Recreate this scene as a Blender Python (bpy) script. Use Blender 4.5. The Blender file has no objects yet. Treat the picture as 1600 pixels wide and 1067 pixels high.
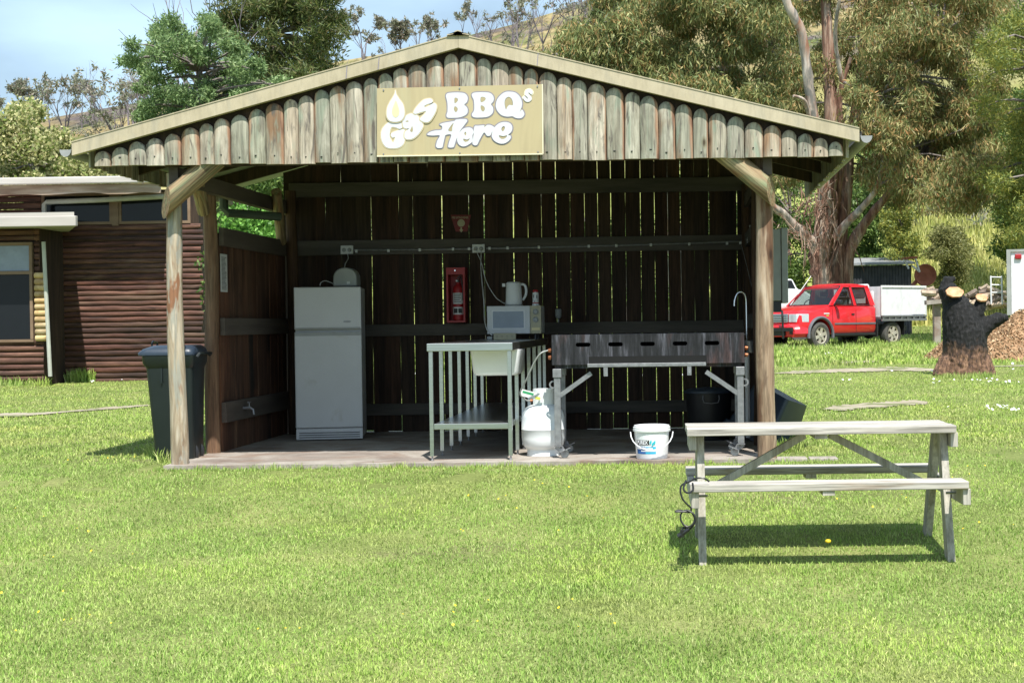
import bpy, math, random
import numpy as np
from mathutils import Vector, Matrix
random.seed(7); RNG = np.random.default_rng(11)
SC = bpy.context.scene
COL = SC.collection
PI = math.pi

# ------------------------------------------------------------------ camera
F = 2400.0                       # focal length in photo pixels (1600 wide)
CAMZ = 1.11
PCX, PCY = 1012.0, 533.5         # principal point of the (cropped) photograph
yaw, pitch, roll = 0.020, -0.0121, 0.0132
fw = Vector((-math.sin(yaw)*math.cos(pitch), math.cos(yaw)*math.cos(pitch), math.sin(pitch)))
rt = fw.cross(Vector((0, 0, 1))).normalized()
up = rt.cross(fw).normalized()
r2 = rt*math.cos(roll) - up*math.sin(roll)
u2 = up*math.cos(roll) + rt*math.sin(roll)
cam_data = bpy.data.cameras.new('camera')
cam = bpy.data.objects.new('camera', cam_data); COL.objects.link(cam)
m = Matrix((r2, u2, -fw)).transposed().to_4x4(); m.translation = Vector((0, 0, CAMZ))
cam.matrix_world = m
cam_data.sensor_fit = 'HORIZONTAL'; cam_data.sensor_width = 36
cam_data.lens = F/1600*36
cam_data.shift_x = -(PCX-800)/1600
cam_data.clip_start = 0.1; cam_data.clip_end = 3000
SC.camera = cam

def ray(px, py):
    return fw + r2*((px-PCX)/F) + u2*((PCY-py)/F)
def W(px, py, Y):
    d = ray(px, py); t = Y/d.y
    return Vector((d.x*t, Y, CAMZ+d.z*t))
def WX(px, py, Y): return W(px, py, Y).x
def WZ(px, py, Y): return W(px, py, Y).z

# ------------------------------------------------------------------ sky and sun
SUN = Vector((0.16, -0.55, 1.0)).normalized()
wd = bpy.data.worlds.new("World"); SC.world = wd; wd.use_nodes = True
wn = wd.node_tree; wn.nodes.clear()
wo = wn.nodes.new('ShaderNodeOutputWorld'); bg = wn.nodes.new('ShaderNodeBackground')
sky = wn.nodes.new('ShaderNodeTexSky'); sky.sky_type = 'NISHITA'; sky.sun_disc = False
sky.sun_elevation = math.asin(SUN.z); sky.sun_rotation = math.atan2(SUN.x, SUN.y)
sky.air_density = 1.0; sky.dust_density = 1.2; sky.ozone_density = 1.0
# thin high cloud mixed over the sky
tc = wn.nodes.new('ShaderNodeTexCoord'); mp = wn.nodes.new('ShaderNodeMapping')
mp.inputs['Scale'].default_value = (1.3, 1.3, 4.0)
nz = wn.nodes.new('ShaderNodeTexNoise'); nz.inputs['Scale'].default_value = 3.0; nz.inputs['Detail'].default_value = 8
cr = wn.nodes.new('ShaderNodeValToRGB')
cr.color_ramp.elements[0].position = 0.40; cr.color_ramp.elements[0].color = (0.38, 0.38, 0.38, 1)
cr.color_ramp.elements[1].position = 0.72; cr.color_ramp.elements[1].color = (0.85, 0.85, 0.85, 1)
mx = wn.nodes.new('ShaderNodeMixRGB'); mx.inputs['Color2'].default_value = (9.0, 12.4, 15.4, 1)
wn.links.new(tc.outputs['Generated'], mp.inputs['Vector']); wn.links.new(mp.outputs[0], nz.inputs['Vector'])
wn.links.new(nz.outputs['Fac'], cr.inputs[0]); wn.links.new(cr.outputs[0], mx.inputs['Fac'])
wn.links.new(sky.outputs[0], mx.inputs['Color1']); wn.links.new(mx.outputs[0], bg.inputs['Color'])
bg.inputs['Strength'].default_value = 0.068
wn.links.new(bg.outputs[0], wo.inputs[0])
sl = bpy.data.lights.new('sun', 'SUN'); sl.energy = 5.0; sl.angle = math.radians(0.53); sl.color = (1.0, 0.965, 0.90)
so = bpy.data.objects.new('sun', sl); COL.objects.link(so)
so.rotation_euler = SUN.to_track_quat('Z', 'Y').to_euler(); so.location = (5, -10, 30)
SC.view_settings.view_transform = 'Standard'; SC.view_settings.look = 'None'
SC.view_settings.exposure = 0.55; SC.view_settings.gamma = 1.0
SC.view_settings.use_curve_mapping = False
SC.cycles.use_denoising = True
SC.cycles.max_bounces = 8; SC.cycles.transparent_max_bounces = 8
SC.cycles.diffuse_bounces = 3

# ------------------------------------------------------------------ terrain height
GY = [-30, 0, 6, 8.5, 9.6, 11.5, 11.9, 26, 42, 60]
GZ = [-0.7, -0.55, -0.36, -0.23, -0.16, 0.0, 0.03, 0.17, 0.36, 0.6]
RPX = [-900, -300, 0, 100, 230, 400, 530, 620, 718, 800, 900, 1000, 1200, 1600, 2400]
RPY = [290, 240, 198, 180, 157, 122, 95, 80, 58, 38, 8, -25, -90, -190, -260]
RD = 180.0
RXs = [WX(a, b, RD) for a, b in zip(RPX, RPY)]; RZs = [WZ(a, b, RD) for a, b in zip(RPX, RPY)]
def gh(x, y):
    x = np.asarray(x, float); y = np.asarray(y, float)
    base = np.interp(y, GY, GZ)
    # soften kinks
    base = (base + np.interp(y-0.5, GY, GZ) + np.interp(y+0.5, GY, GZ))/3
    inside = (y > 11.3) & (y < 16) & (x > -5) & (x < 2)
    base = np.where(inside, np.minimum(base, 0.03), base)
    xr = x*RD/np.maximum(y, 60)
    rz = np.interp(xr, RXs, RZs)
    t = np.clip((y-58)/(RD-58), 0, 1.0)
    hill = (rz-0.6)*(t**1.25)
    far = np.clip((y-RD)/60, 0, 1)
    hill = hill*(1-0.55*far*far)
    bumps = np.sin(x*0.13+y*0.05)*np.sin(y*0.11+1.3)*1.1*np.clip(t*3, 0, 1)*(1-np.clip(t*1.05,0,1))
    return base + hill + bumps + 0.012*np.sin(x*1.3+0.7*y)*np.clip((y-13)/6, 0, 1)
def G(x, y): return float(gh(x, y))

# ------------------------------------------------------------------ materials
def _ramp(nt, cols, lo=0.3, hi=0.7):
    r = nt.nodes.new('ShaderNodeValToRGB'); e = r.color_ramp.elements
    n = len(cols)
    while len(e) < n: e.new(0.5)
    for i, c in enumerate(cols):
        e[i].position = lo+(hi-lo)*i/max(1, n-1); e[i].color = (c[0], c[1], c[2], 1)
    return r
def _noise(nt, src, scale, stretch=(1, 1, 1), detail=6, rough=0.6, dist=0.0):
    mp = nt.nodes.new('ShaderNodeMapping'); mp.inputs['Scale'].default_value = stretch
    nt.links.new(src, mp.inputs['Vector'])
    n = nt.nodes.new('ShaderNodeTexNoise'); n.inputs['Scale'].default_value = scale
    n.inputs['Detail'].default_value = detail; n.inputs['Roughness'].default_value = rough
    n.inputs['Distortion'].default_value = dist
    nt.links.new(mp.outputs[0], n.inputs['Vector'])
    return n
def M(name, cols, scale=5, stretch=(1, 1, 1), rough=0.6, metal=0.0, bump=0.0, island=0.0, island_cols=None,
      stain=None, stain_scale=1.0, stain_stretch=(1, 1, 1), stain_lo=0.5, stain_hi=0.7, trans=0.0, spec=0.5,
      coat=0.0, lo=0.3, hi=0.7, detail=6, dist=0.0, fine=None, bump_dist=0.01, knots=0.0, sheen=0.0):
    mt = bpy.data.materials.new(name); mt.use_nodes = True; nt = mt.node_tree
    b = nt.nodes['Principled BSDF']; out = nt.nodes['Material Output']
    tc = nt.nodes.new('ShaderNodeTexCoord'); co = tc.outputs['Object']
    geo = nt.nodes.new('ShaderNodeNewGeometry')
    if island or island_cols:   # offset the pattern from plank to plank
        ad = nt.nodes.new('ShaderNodeVectorMath'); ad.operation = 'ADD'
        mu = nt.nodes.new('ShaderNodeVectorMath'); mu.operation = 'SCALE'; mu.inputs['Scale'].default_value = 37.0
        cb = nt.nodes.new('ShaderNodeCombineXYZ')
        for k in range(3): nt.links.new(geo.outputs['Random Per Island'], cb.inputs[k])
        nt.links.new(cb.outputs[0], mu.inputs[0]); nt.links.new(co, ad.inputs[0]); nt.links.new(mu.outputs[0], ad.inputs[1])
        cs = ad.outputs[0]
    else: cs = co
    n = _noise(nt, cs, scale, stretch, detail, 0.62, dist)
    r = _ramp(nt, cols, lo, hi); nt.links.new(n.outputs['Fac'], r.inputs[0]); c = r.outputs[0]
    if island_cols:
        ir = _ramp(nt, island_cols, 0, 1); nt.links.new(geo.outputs['Random Per Island'], ir.inputs[0])
        m1 = nt.nodes.new('ShaderNodeMixRGB'); m1.blend_type = 'MULTIPLY'; m1.inputs[0].default_value = 1
        nt.links.new(c, m1.inputs[1]); nt.links.new(ir.outputs[0], m1.inputs[2]); c = m1.outputs[0]
    if stain:
        for i, st in enumerate(stain if isinstance(stain[0], (tuple, list)) else [stain]):
            n2 = _noise(nt, cs, stain_scale*(1+0.37*i), stain_stretch, 4, 0.6); n2.inputs['Distortion'].default_value = 0.5+i
            rr = _ramp(nt, [(0, 0, 0), (1, 1, 1)], stain_lo, stain_hi); nt.links.new(n2.outputs['Fac'], rr.inputs[0])
            m2 = nt.nodes.new('ShaderNodeMixRGB'); nt.links.new(rr.outputs[0], m2.inputs[0])
            nt.links.new(c, m2.inputs[1]); m2.inputs[2].default_value = (*st, 1); c = m2.outputs[0]
    if fine:
        n3 = _noise(nt, cs, fine[0], fine[1], 3, 0.7)
        rr = _ramp(nt, [(fine[2],)*3, (1, 1, 1)], 0.38, 0.56); nt.links.new(n3.outputs['Fac'], rr.inputs[0])
        m3 = nt.nodes.new('ShaderNodeMixRGB'); m3.blend_type = 'MULTIPLY'; m3.inputs[0].default_value = 1
        nt.links.new(c, m3.inputs[1]); nt.links.new(rr.outputs[0], m3.inputs[2]); c = m3.outputs[0]
    if knots:
        v = nt.nodes.new('ShaderNodeTexVoronoi'); v.inputs['Scale'].default_value = knots; v.inputs['Randomness'].default_value = 1
        mpv = nt.nodes.new('ShaderNodeMapping'); mpv.inputs['Scale'].default_value = (1.0, 1.0, 0.45); nt.links.new(cs, mpv.inputs[0]); nt.links.new(mpv.outputs[0], v.inputs['Vector'])
        rr = _ramp(nt, [(0.22, 0.16, 0.12), (0.75, 0.7, 0.62), (1, 1, 1)], 0.03, 0.12); nt.links.new(v.outputs['Distance'], rr.inputs[0])
        m3 = nt.nodes.new('ShaderNodeMixRGB'); m3.blend_type = 'MULTIPLY'; m3.inputs[0].default_value = 1
        nt.links.new(c, m3.inputs[1]); nt.links.new(rr.outputs[0], m3.inputs[2]); c = m3.outputs[0]
    if island:
        mr = nt.nodes.new('ShaderNodeMapRange'); mr.inputs['To Min'].default_value = 1-island; mr.inputs['To Max'].default_value = 1+island
        nt.links.new(geo.outputs['Random Per Island'], mr.inputs[0])
        h = nt.nodes.new('ShaderNodeHueSaturation'); nt.links.new(mr.outputs[0], h.inputs['Value']); nt.links.new(c, h.inputs['Color']); c = h.outputs[0]
    nt.links.new(c, b.inputs['Base Color'])
    b.inputs['Roughness'].default_value = rough; b.inputs['Metallic'].default_value = metal
    b.inputs['Specular IOR Level'].default_value = spec; b.inputs['Coat Weight'].default_value = coat
    if bump:
        bp = nt.nodes.new('ShaderNodeBump'); bp.inputs['Strength'].default_value = bump; bp.inputs['Distance'].default_value = bump_dist
        nt.links.new(n.outputs['Fac'], bp.inputs['Height']); nt.links.new(bp.outputs[0], b.inputs['Normal'])
    if trans:
        tr = nt.nodes.new('ShaderNodeBsdfTranslucent'); nt.links.new(c, tr.inputs[0])
        ms = nt.nodes.new('ShaderNodeMixShader'); ms.inputs[0].default_value = trans
        nt.links.new(b.outputs[0], ms.inputs[1]); nt.links.new(tr.outputs[0], ms.inputs[2]); nt.links.new(ms.outputs[0], out.inputs[0])
    return mt
def plain(name, c, rough=0.5, metal=0.0, var=0.12, scale=6, bump=0.0, coat=0.0, spec=0.5):
    return M(name, [tuple(x*(1-var) for x in c), tuple(min(1, x*(1+var)) for x in c)], scale=scale, rough=rough, metal=metal, bump=bump, coat=coat, spec=spec)
def glass_mat(name, tint=(0.9, 0.95, 0.95), rough=0.02):
    mt = bpy.data.materials.new(name); mt.use_nodes = True; nt = mt.node_tree; nt.nodes.clear()
    o = nt.nodes.new('ShaderNodeOutputMaterial'); g = nt.nodes.new('ShaderNodeBsdfGlossy'); t = nt.nodes.new('ShaderNodeBsdfTransparent')
    g.inputs['Roughness'].default_value = rough; t.inputs[0].default_value = (*tint, 1)
    lw = nt.nodes.new('ShaderNodeLayerWeight'); lw.inputs[0].default_value = .25; f = nt.nodes.new('ShaderNodeMath'); f.operation = 'MULTIPLY_ADD'; f.inputs[1].default_value = .30; f.inputs[2].default_value = .03; nt.links.new(lw.outputs['Facing'], f.inputs[0]); ms = nt.nodes.new('ShaderNodeMixShader')
    nt.links.new(f.outputs[0], ms.inputs[0]); nt.links.new(t.outputs[0], ms.inputs[1]); nt.links.new(g.outputs[0], ms.inputs[2]); nt.links.new(ms.outputs[0], o.inputs[0])
    return mt

ZS = (1, 1, 0.10)
MT = {}
MT['slab_wood'] = M('weathered_slab_wood', [(0.22, 0.20, 0.165), (0.38, 0.36, 0.31), (0.54, 0.51, 0.45)], 9, (1.5, 1.5, 0.32), 0.85, bump=0.5, dist=0.8,
    island=0.15, island_cols=[(1.0, 0.98, 0.9), (0.93, 0.96, 0.86), (1.06, 0.97, 0.86), (1.15, 1.11, 1.03), (0.88, 0.92, 0.80), (1.08, 0.94, 0.82), (1.05, 1.02, .95)],
    stain=[(0.27, 0.16, 0.09), (0.30, 0.33, 0.25), (0.14, 0.12, 0.10)], stain_scale=2.8, stain_stretch=(2.2, 2.2, 0.35), stain_lo=0.55, stain_hi=0.68,
    fine=(32, (2.0, 2.0, 0.07), 0.66), knots=4.5, bump_dist=0.006)
def bark_edges(mt):      # reddish inner bark left along the edges of the slabs
    nt = mt.node_tree; b = nt.nodes['Principled BSDF']; src = b.inputs['Base Color'].links[0].from_socket
    at = nt.nodes.new('ShaderNodeAttribute'); at.attribute_name = 'edge'
    tc = nt.nodes.new('ShaderNodeTexCoord'); n = _noise(nt, tc.outputs['Object'], 7, (1.5, 1.5, .35), 5, .65)
    ad = nt.nodes.new('ShaderNodeMath'); ad.operation = 'ADD'; nt.links.new(at.outputs['Fac'], ad.inputs[0]); nt.links.new(n.outputs['Fac'], ad.inputs[1])
    r = _ramp(nt, [(0, 0, 0), (.85, .85, .85)], .98, 1.0); mr = nt.nodes.new('ShaderNodeMapRange'); mr.inputs['From Min'].default_value = 0.95; mr.inputs['From Max'].default_value = 1.25; nt.links.new(ad.outputs[0], mr.inputs[0])
    n2 = _noise(nt, tc.outputs['Object'], 14, (2, 2, .2), 4, .6); cr_ = _ramp(nt, [(0.14, 0.07, 0.045), (0.34, 0.19, 0.115), (0.44, 0.31, 0.21)], .35, .65); nt.links.new(n2.outputs['Fac'], cr_.inputs[0])
    m_ = nt.nodes.new('ShaderNodeMixRGB'); nt.links.new(mr.outputs[0], m_.inputs[0]); nt.links.new(src, m_.inputs[1]); nt.links.new(cr_.outputs[0], m_.inputs[2]); nt.links.new(m_.outputs[0], b.inputs['Base Color'])
bark_edges(MT['slab_wood'])
MT['post_wood'] = M('pale_post_wood', [(0.24, 0.16, 0.10), (0.42, 0.34, 0.24), (0.58, 0.52, 0.42)], 6, (2.5, 2.5, 0.3), 0.8, bump=0.5, dist=1.2,
    stain=[(0.26, 0.12, 0.06), (0.36, 0.34, 0.28)], stain_scale=3.0, stain_stretch=(2.2, 2.2, 0.45), stain_lo=0.53, stain_hi=0.60, fine=(22, (2, 2, 0.15), 0.7), knots=3.5)
MT['post_tan'] = M('tan_post_wood', [(0.16, 0.095, 0.055), (0.33, 0.23, 0.15), (0.48, 0.38, 0.28)], 6, (2.5, 2.5, 0.3), 0.8, bump=0.5, dist=1.0,
    stain=[(0.15, 0.075, 0.04)], stain_scale=3.0, stain_stretch=(2, 2, 0.5), stain_lo=0.53, stain_hi=0.62, fine=(22, (2, 2, 0.15), 0.6), knots=3.0)
MT['post_brown'] = M('brown_post_wood', [(0.10, 0.055, 0.03), (0.20, 0.11, 0.06), (0.30, 0.20, 0.12)], 6, (2.5, 2.5, 0.25), 0.8, bump=0.5,
    fine=(25, (2, 2, 0.12), 0.6), knots=3.0)
MT['brace_wood'] = M('sawn_brace_wood', [(0.15, 0.09, 0.045), (0.34, 0.25, 0.14), (0.50, 0.40, 0.25)], 9, (2.2, 2.2, 0.18), 0.8, bump=0.6,
    stain=[(0.28, 0.14, 0.07), (0.26, 0.29, 0.16)], stain_scale=3, stain_stretch=(2, 2, .4), stain_lo=0.5, stain_hi=0.66, fine=(30, (2.2, 2.2, .07), .45))
MT['cut_wood'] = M('fresh_cut_wood', [(0.55, 0.43, 0.26), (0.74, 0.62, 0.42)], 14, rough=0.8, bump=0.2)
MT['cut_orange'] = M('orange_cut_wood', [(0.50, 0.22, 0.10), (0.72, 0.44, 0.26)], 9, rough=0.8, bump=0.2)
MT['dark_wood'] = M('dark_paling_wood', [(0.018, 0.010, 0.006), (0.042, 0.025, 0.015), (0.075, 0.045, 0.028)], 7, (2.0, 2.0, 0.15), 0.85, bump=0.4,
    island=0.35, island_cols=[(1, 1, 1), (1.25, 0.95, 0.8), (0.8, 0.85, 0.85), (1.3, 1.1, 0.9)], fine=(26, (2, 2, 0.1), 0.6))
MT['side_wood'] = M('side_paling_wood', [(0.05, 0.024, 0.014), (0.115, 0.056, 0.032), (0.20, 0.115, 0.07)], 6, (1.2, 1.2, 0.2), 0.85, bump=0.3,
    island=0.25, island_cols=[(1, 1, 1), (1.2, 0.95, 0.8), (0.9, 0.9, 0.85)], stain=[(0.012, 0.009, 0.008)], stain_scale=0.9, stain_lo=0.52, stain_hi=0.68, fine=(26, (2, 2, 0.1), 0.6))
MT['rail_wood'] = M('grey_rail_wood', [(0.045, 0.04, 0.035), (0.085, 0.075, 0.062), (0.12, 0.105, 0.09)], 5, (0.2, 1, 2), 0.85, bump=0.3)
MT['rail_side'] = M('grey_side_rail_wood', [(0.07, 0.055, 0.045), (0.13, 0.105, 0.085)], 5, (1, 0.2, 2), 0.85, bump=0.3)
MT['table_wood'] = M('grey_table_wood', [(0.30, 0.27, 0.225), (0.50, 0.465, 0.415), (0.66, 0.615, 0.56)], 8, (0.12, 2, 2), 0.85, bump=0.4,
    island=0.06, fine=(34, (0.08, 2.5, 2.5), 0.55), bump_dist=0.004, stain=[(0.30, 0.27, 0.22), (0.36, 0.26, 0.18)], stain_scale=2.5, stain_stretch=(.4, 2, 2), stain_lo=.55, stain_hi=.75)
MT['table_leg'] = M('grey_table_leg_wood', [(0.26, 0.23, 0.18), (0.44, 0.41, 0.35), (0.56, 0.52, 0.46)], 8, (2, 2, 0.2), 0.85, bump=0.3, fine=(34, (2, 2, 0.15), 0.7))
MT['brown_trim'] = M('brown_trim_wood', [(0.16, 0.10, 0.06), (0.25, 0.17, 0.11)], 6, (0.2, 1, 1), 0.8)
MT['cream_metal'] = M('cream_painted_metal', [(0.42, 0.355, 0.235), (0.47, 0.40, 0.275), (0.51, 0.44, 0.31)], 3, rough=0.5, stain=[(0.33, 0.28, 0.18), (0.36, 0.33, 0.25)], stain_scale=2.2, stain_stretch=(1, 1, .4), stain_lo=0.56, stain_hi=0.8, fine=(26, (1, 1, .2), .88))
MT['zinc'] = M('galvanised_roof', [(0.24, 0.245, 0.245), (0.34, 0.345, 0.345)], 7, rough=0.6, metal=0.1)
MT['roof_under'] = plain('pale_roof_underside', (0.42, 0.45, 0.40), 0.7)
MT['concrete'] = M('stained_concrete', [(0.26, 0.23, 0.195), (0.35, 0.31, 0.27), (0.42, 0.38, 0.335)], 3, rough=0.9, bump=0.25,
    stain=[(0.17, 0.13, 0.11), (0.24, 0.17, 0.13)], stain_scale=1.2, stain_lo=0.5, stain_hi=0.68, fine=(60, (1, 1, 1), 0.85))
MT['sign_face'] = M('tan_sign_paint', [(0.435, 0.36, 0.205), (0.475, 0.395, 0.23)], 0.8, rough=0.45, stain=[(0.44, 0.43, 0.27), (0.40, 0.33, 0.19)], stain_scale=2.2, stain_stretch=(1, 1, 0.15), stain_lo=0.55, stain_hi=0.68)
MT['white_paint'] = M('white_paint', [(0.66, 0.66, 0.68), (0.76, 0.76, 0.78), (0.79, 0.79, 0.80)], 7, (1, 1, .5), 0.5, fine=(40, (1, 1, .5), .93))
MT['cream_glow'] = plain('cream_paint', (0.76, 0.70, 0.50), 0.5, var=0.03)
MT['grey_line'] = plain('grey_line_paint', (0.24, 0.22, 0.26), 0.6, var=0.05)
MT['flame_tan'] = plain('flame_yellow_paint', (0.78, 0.66, 0.36), 0.5, var=0.05)
MT['white_plastic'] = plain('white_plastic', (0.80, 0.81, 0.82), 0.35, var=0.02)
MT['fridge_white'] = M('aged_white_enamel', [(0.54, 0.54, 0.54), (0.62, 0.62, 0.62)], 1.5, rough=0.35, fine=(90, (1, 1, 1), 0.95), stain=[(0.38, 0.35, 0.28)], stain_scale=3.5, stain_lo=.62, stain_hi=.8)
MT['grey_plastic'] = plain('grey_plastic', (0.32, 0.33, 0.32), 0.5)
MT['beige_plastic'] = plain('beige_plastic', (0.42, 0.38, 0.25), 0.5)
MT['black_plastic'] = plain('black_plastic', (0.018, 0.018, 0.02), 0.4)
MT['green_black'] = M('dark_green_plastic', [(0.006, 0.011, 0.011), (0.011, 0.017, 0.017)], 4, rough=0.42)
MT['navy_plastic'] = M('navy_plastic', [(0.020, 0.032, 0.052), (0.034, 0.050, 0.075)], 5, rough=0.4)
MT['steel'] = M('brushed_stainless', [(0.50, 0.51, 0.50), (0.62, 0.63, 0.62)], 20, (0.2, 1, 4), 0.28, metal=1.0)
MT['steel_dull'] = M('dull_galvanised_steel', [(0.22, 0.22, 0.23), (0.36, 0.36, 0.37)], 24, rough=0.5, metal=0.7, bump=0.1)
MT['chrome'] = plain('chrome', (0.7, 0.7, 0.72), 0.12, 1.0, var=0.02)
MT['bbq_steel'] = M('blackened_steel', [(0.008, 0.008, 0.010), (0.025, 0.025, 0.03), (0.13, 0.13, 0.155)], 9, (3.0, 1, 0.28), 0.6, metal=0.25,
    stain=[(0.11, 0.055, 0.05), (0.008, 0.008, 0.01)], stain_scale=2.0, stain_stretch=(1.5, 1, 0.5), stain_lo=0.52, stain_hi=0.7, lo=0.34, hi=0.70, fine=(60, (1.5, 1, 0.12), 0.35))
MT['black_hole'] = plain('opening_shade_black', (0.004, 0.004, 0.004), 0.9)  # near-black colour standing in for shade inside slots, gaps and recesses
MT['brass'] = plain('dull_brass', (0.42, 0.16, 0.08), 0.4, 0.8)
MT['bottle_white'] = M('gas_bottle_paint', [(0.72, 0.76, 0.77), (0.78, 0.81, 0.81)], 3, rough=0.3, stain=[(0.60, 0.64, 0.64)], stain_scale=4, stain_lo=0.6, stain_hi=0.8)
MT['red_paint'] = M('red_car_paint', [(0.62, 0.012, 0.02), (0.70, 0.018, 0.028)], 2, rough=0.28, coat=0.6, stain=[(0.50, 0.03, 0.03)], stain_scale=1.5, stain_lo=0.55, stain_hi=0.8)
MT['red_metal'] = plain('red_painted_metal', (0.36, 0.014, 0.018), 0.45, var=0.1)
MT['maroon_sign'] = plain('maroon_sign', (0.17, 0.010, 0.012), 0.5)
MT['label_white'] = plain('white_label', (0.7, 0.7, 0.7), 0.6, var=0.05)
MT['black_ink'] = plain('black_ink', (0.02, 0.02, 0.02), 0.6)
MT['green_ink'] = plain('green_ink', (0.03, 0.30, 0.12), 0.6)
MT['yellow_ink'] = plain('yellow_ink', (0.6, 0.6, 0.1), 0.6)
MT['blue_ink'] = plain('blue_ink', (0.02, 0.12, 0.38), 0.5)
MT['cyan_ink'] = plain('cyan_ink', (0.03, 0.42, 0.66), 0.5)
MT['teal_ink'] = plain('teal_ink', (0.02, 0.40, 0.46), 0.5)
MT['tyre'] = M('dusty_tyre', [(0.045, 0.042, 0.038), (0.10, 0.095, 0.085)], 12, rough=0.85)
MT['rim'] = M('dusty_alloy', [(0.42, 0.37, 0.28), (0.62, 0.58, 0.50)], 5, rough=0.4, metal=0.35)
MT['car_grey'] = plain('grey_trim_plastic', (0.12, 0.12, 0.14), 0.5)
MT['glass'] = glass_mat('clear_glass', (0.60, 0.66, 0.62))
MT['lamp_glass'] = plain('lamp_glass', (0.62, 0.66, 0.70), 0.12, 0.3)
MT['dark_interior'] = plain('dark_interior', (0.02, 0.02, 0.02), 0.8)
MT['seat_grey'] = plain('grey_seat_fabric', (0.10, 0.11, 0.12), 0.9)
MT['rust'] = M('rusty_red_steel', [(0.26, 0.08, 0.05), (0.42, 0.15, 0.09)], 4, rough=0.8)
MT['log_siding'] = M('red_brown_log_siding', [(0.04, 0.016, 0.011), (0.105, 0.042, 0.029), (0.22, 0.10, 0.07)], 5, (0.25, 1.5, 1.5), 0.75, bump=0.4,
    island=0.25, island_cols=[(1, 1, 1), (1.35, 1.2, 1.05), (0.6, 0.65, 0.65), (1.1, 1.3, 1.2), (0.9, 0.8, 0.8), (1.2, 1.35, 1.25), (.75, .7, .7)], stain=[(0.16, 0.10, 0.065), (0.035, 0.014, 0.01)], stain_scale=1.4, stain_stretch=(0.5, 1, 3), stain_lo=0.56, stain_hi=0.74, fine=(30, (0.06, 2.4, 2.4), 0.4), knots=2.2)
MT['window_glass'] = plain('dark_window_glass', (0.012, 0.014, 0.016), 0.05, var=0.05, spec=0.25)
MT['glass_sheen'] = plain('pale_glass_sheen', (0.22, 0.26, 0.32), 0.25, spec=0.6)  # pale blue glass, reflection put into the base colour
MT['pale_metal'] = M('weathered_white_metal', [(0.42, 0.38, 0.35), (0.54, 0.50, 0.46)], 2, (0.3, 1, 3), rough=0.5)
MT['fascia_wood'] = M('peeling_fascia_wood', [(0.16, 0.09, 0.055), (0.34, 0.25, 0.18), (0.48, 0.42, 0.36)], 3, (0.25, 1, 2), 0.85, bump=0.3)
MT['grey_green_metal'] = plain('grey_green_metal', (0.33, 0.34, 0.32), 0.5)
MT['pipe_pvc'] = plain('pale_pipe', (0.45, 0.46, 0.40), 0.5)
MT['pipe_green'] = plain('dark_green_pipe', (0.05, 0.07, 0.05), 0.5)
MT['char'] = M('charred_bark', [(0.0015, 0.0015, 0.0015), (0.005, 0.0048, 0.0048), (0.04, 0.037, 0.037)], 17, (1.6, 1.6, 0.4), 0.85, bump=0.9, bump_dist=0.03, lo=0.3, hi=0.75, detail=10)
MT['log_end'] = M('pale_yellow_log', [(0.26, 0.18, 0.09), (0.46, 0.36, 0.20), (0.56, 0.47, 0.29)], 6, rough=.8, island=.18, island_cols=[(1, 1, 1), (1, .8, .62), (1.05, 1.02, .85)])
MT['letter_white'] = plain('letter_white', (0.60, 0.60, 0.62), 0.55, var=.05, scale=14)
MT['letter_edge'] = plain('letter_edge', (0.56, 0.47, 0.29), 0.6)
MT['letter_counter'] = plain('letter_counter', (0.36, 0.30, 0.17), 0.6)
MT['mulch'] = M('mulch_base', [(0.12, 0.065, 0.03), (0.28, 0.16, 0.08), (0.42, 0.27, 0.15)], 12, rough=.9, bump=.6)
MT['chips'] = M('mulch_chips', [(0.5, 0.5, 0.5), (1, 1, 1)], 3, rough=.9, island=.2, island_cols=[(0.15, 0.08, 0.04), (0.36, 0.21, 0.10), (0.52, 0.34, 0.18), (0.62, 0.46, 0.28), (0.42, 0.24, 0.12)])
MT['firewood'] = M('split_firewood', [(0.30, 0.22, 0.15), (0.55, 0.44, 0.33)], 9, rough=.8)
MT['firewood_bark'] = M('firewood_bark', [(0.12, 0.09, 0.07), (0.28, 0.22, 0.18)], 9, rough=.9)
MT['shed_iron'] = M('old_corrugated_iron', [(0.025, 0.028, 0.035), (0.07, 0.07, 0.08)], 3, rough=.7)
# char: brown towards foot of the stump is real unburnt bark
def char_mat():
    mt = MT['char']; nt = mt.node_tree; b = nt.nodes['Principled BSDF']; src = b.inputs['Base Color'].links[0].from_socket
    tc = nt.nodes.new('ShaderNodeTexCoord'); sp = nt.nodes.new('ShaderNodeSeparateXYZ'); nt.links.new(tc.outputs['Object'], sp.inputs[0])
    n = _noise(nt, tc.outputs['Object'], 9, (1, 1, .5), 8, .7); ad = nt.nodes.new('ShaderNodeMath'); ad.operation = 'MULTIPLY_ADD'; nt.links.new(n.outputs['Fac'], ad.inputs[0]); ad.inputs[1].default_value = .9; nt.links.new(sp.outputs[2], ad.inputs[2])
    r = _ramp(nt, [(1, 1, 1), (0, 0, 0)], .72, .98); nt.links.new(ad.outputs[0], r.inputs[0])
    bn = _noise(nt, tc.outputs['Object'], 22, (1, 1, .4), 6, .7); br = _ramp(nt, [(0.025, 0.014, 0.01), (0.16, 0.085, 0.05), (0.34, 0.20, 0.12)], .35, .68); nt.links.new(bn.outputs['Fac'], br.inputs[0])
    m_ = nt.nodes.new('ShaderNodeMixRGB'); nt.links.new(r.outputs[0], m_.inputs[0]); nt.links.new(src, m_.inputs[1]); nt.links.new(br.outputs[0], m_.inputs[2]); nt.links.new(m_.outputs[0], b.inputs['Base Color'])
char_mat()
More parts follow.
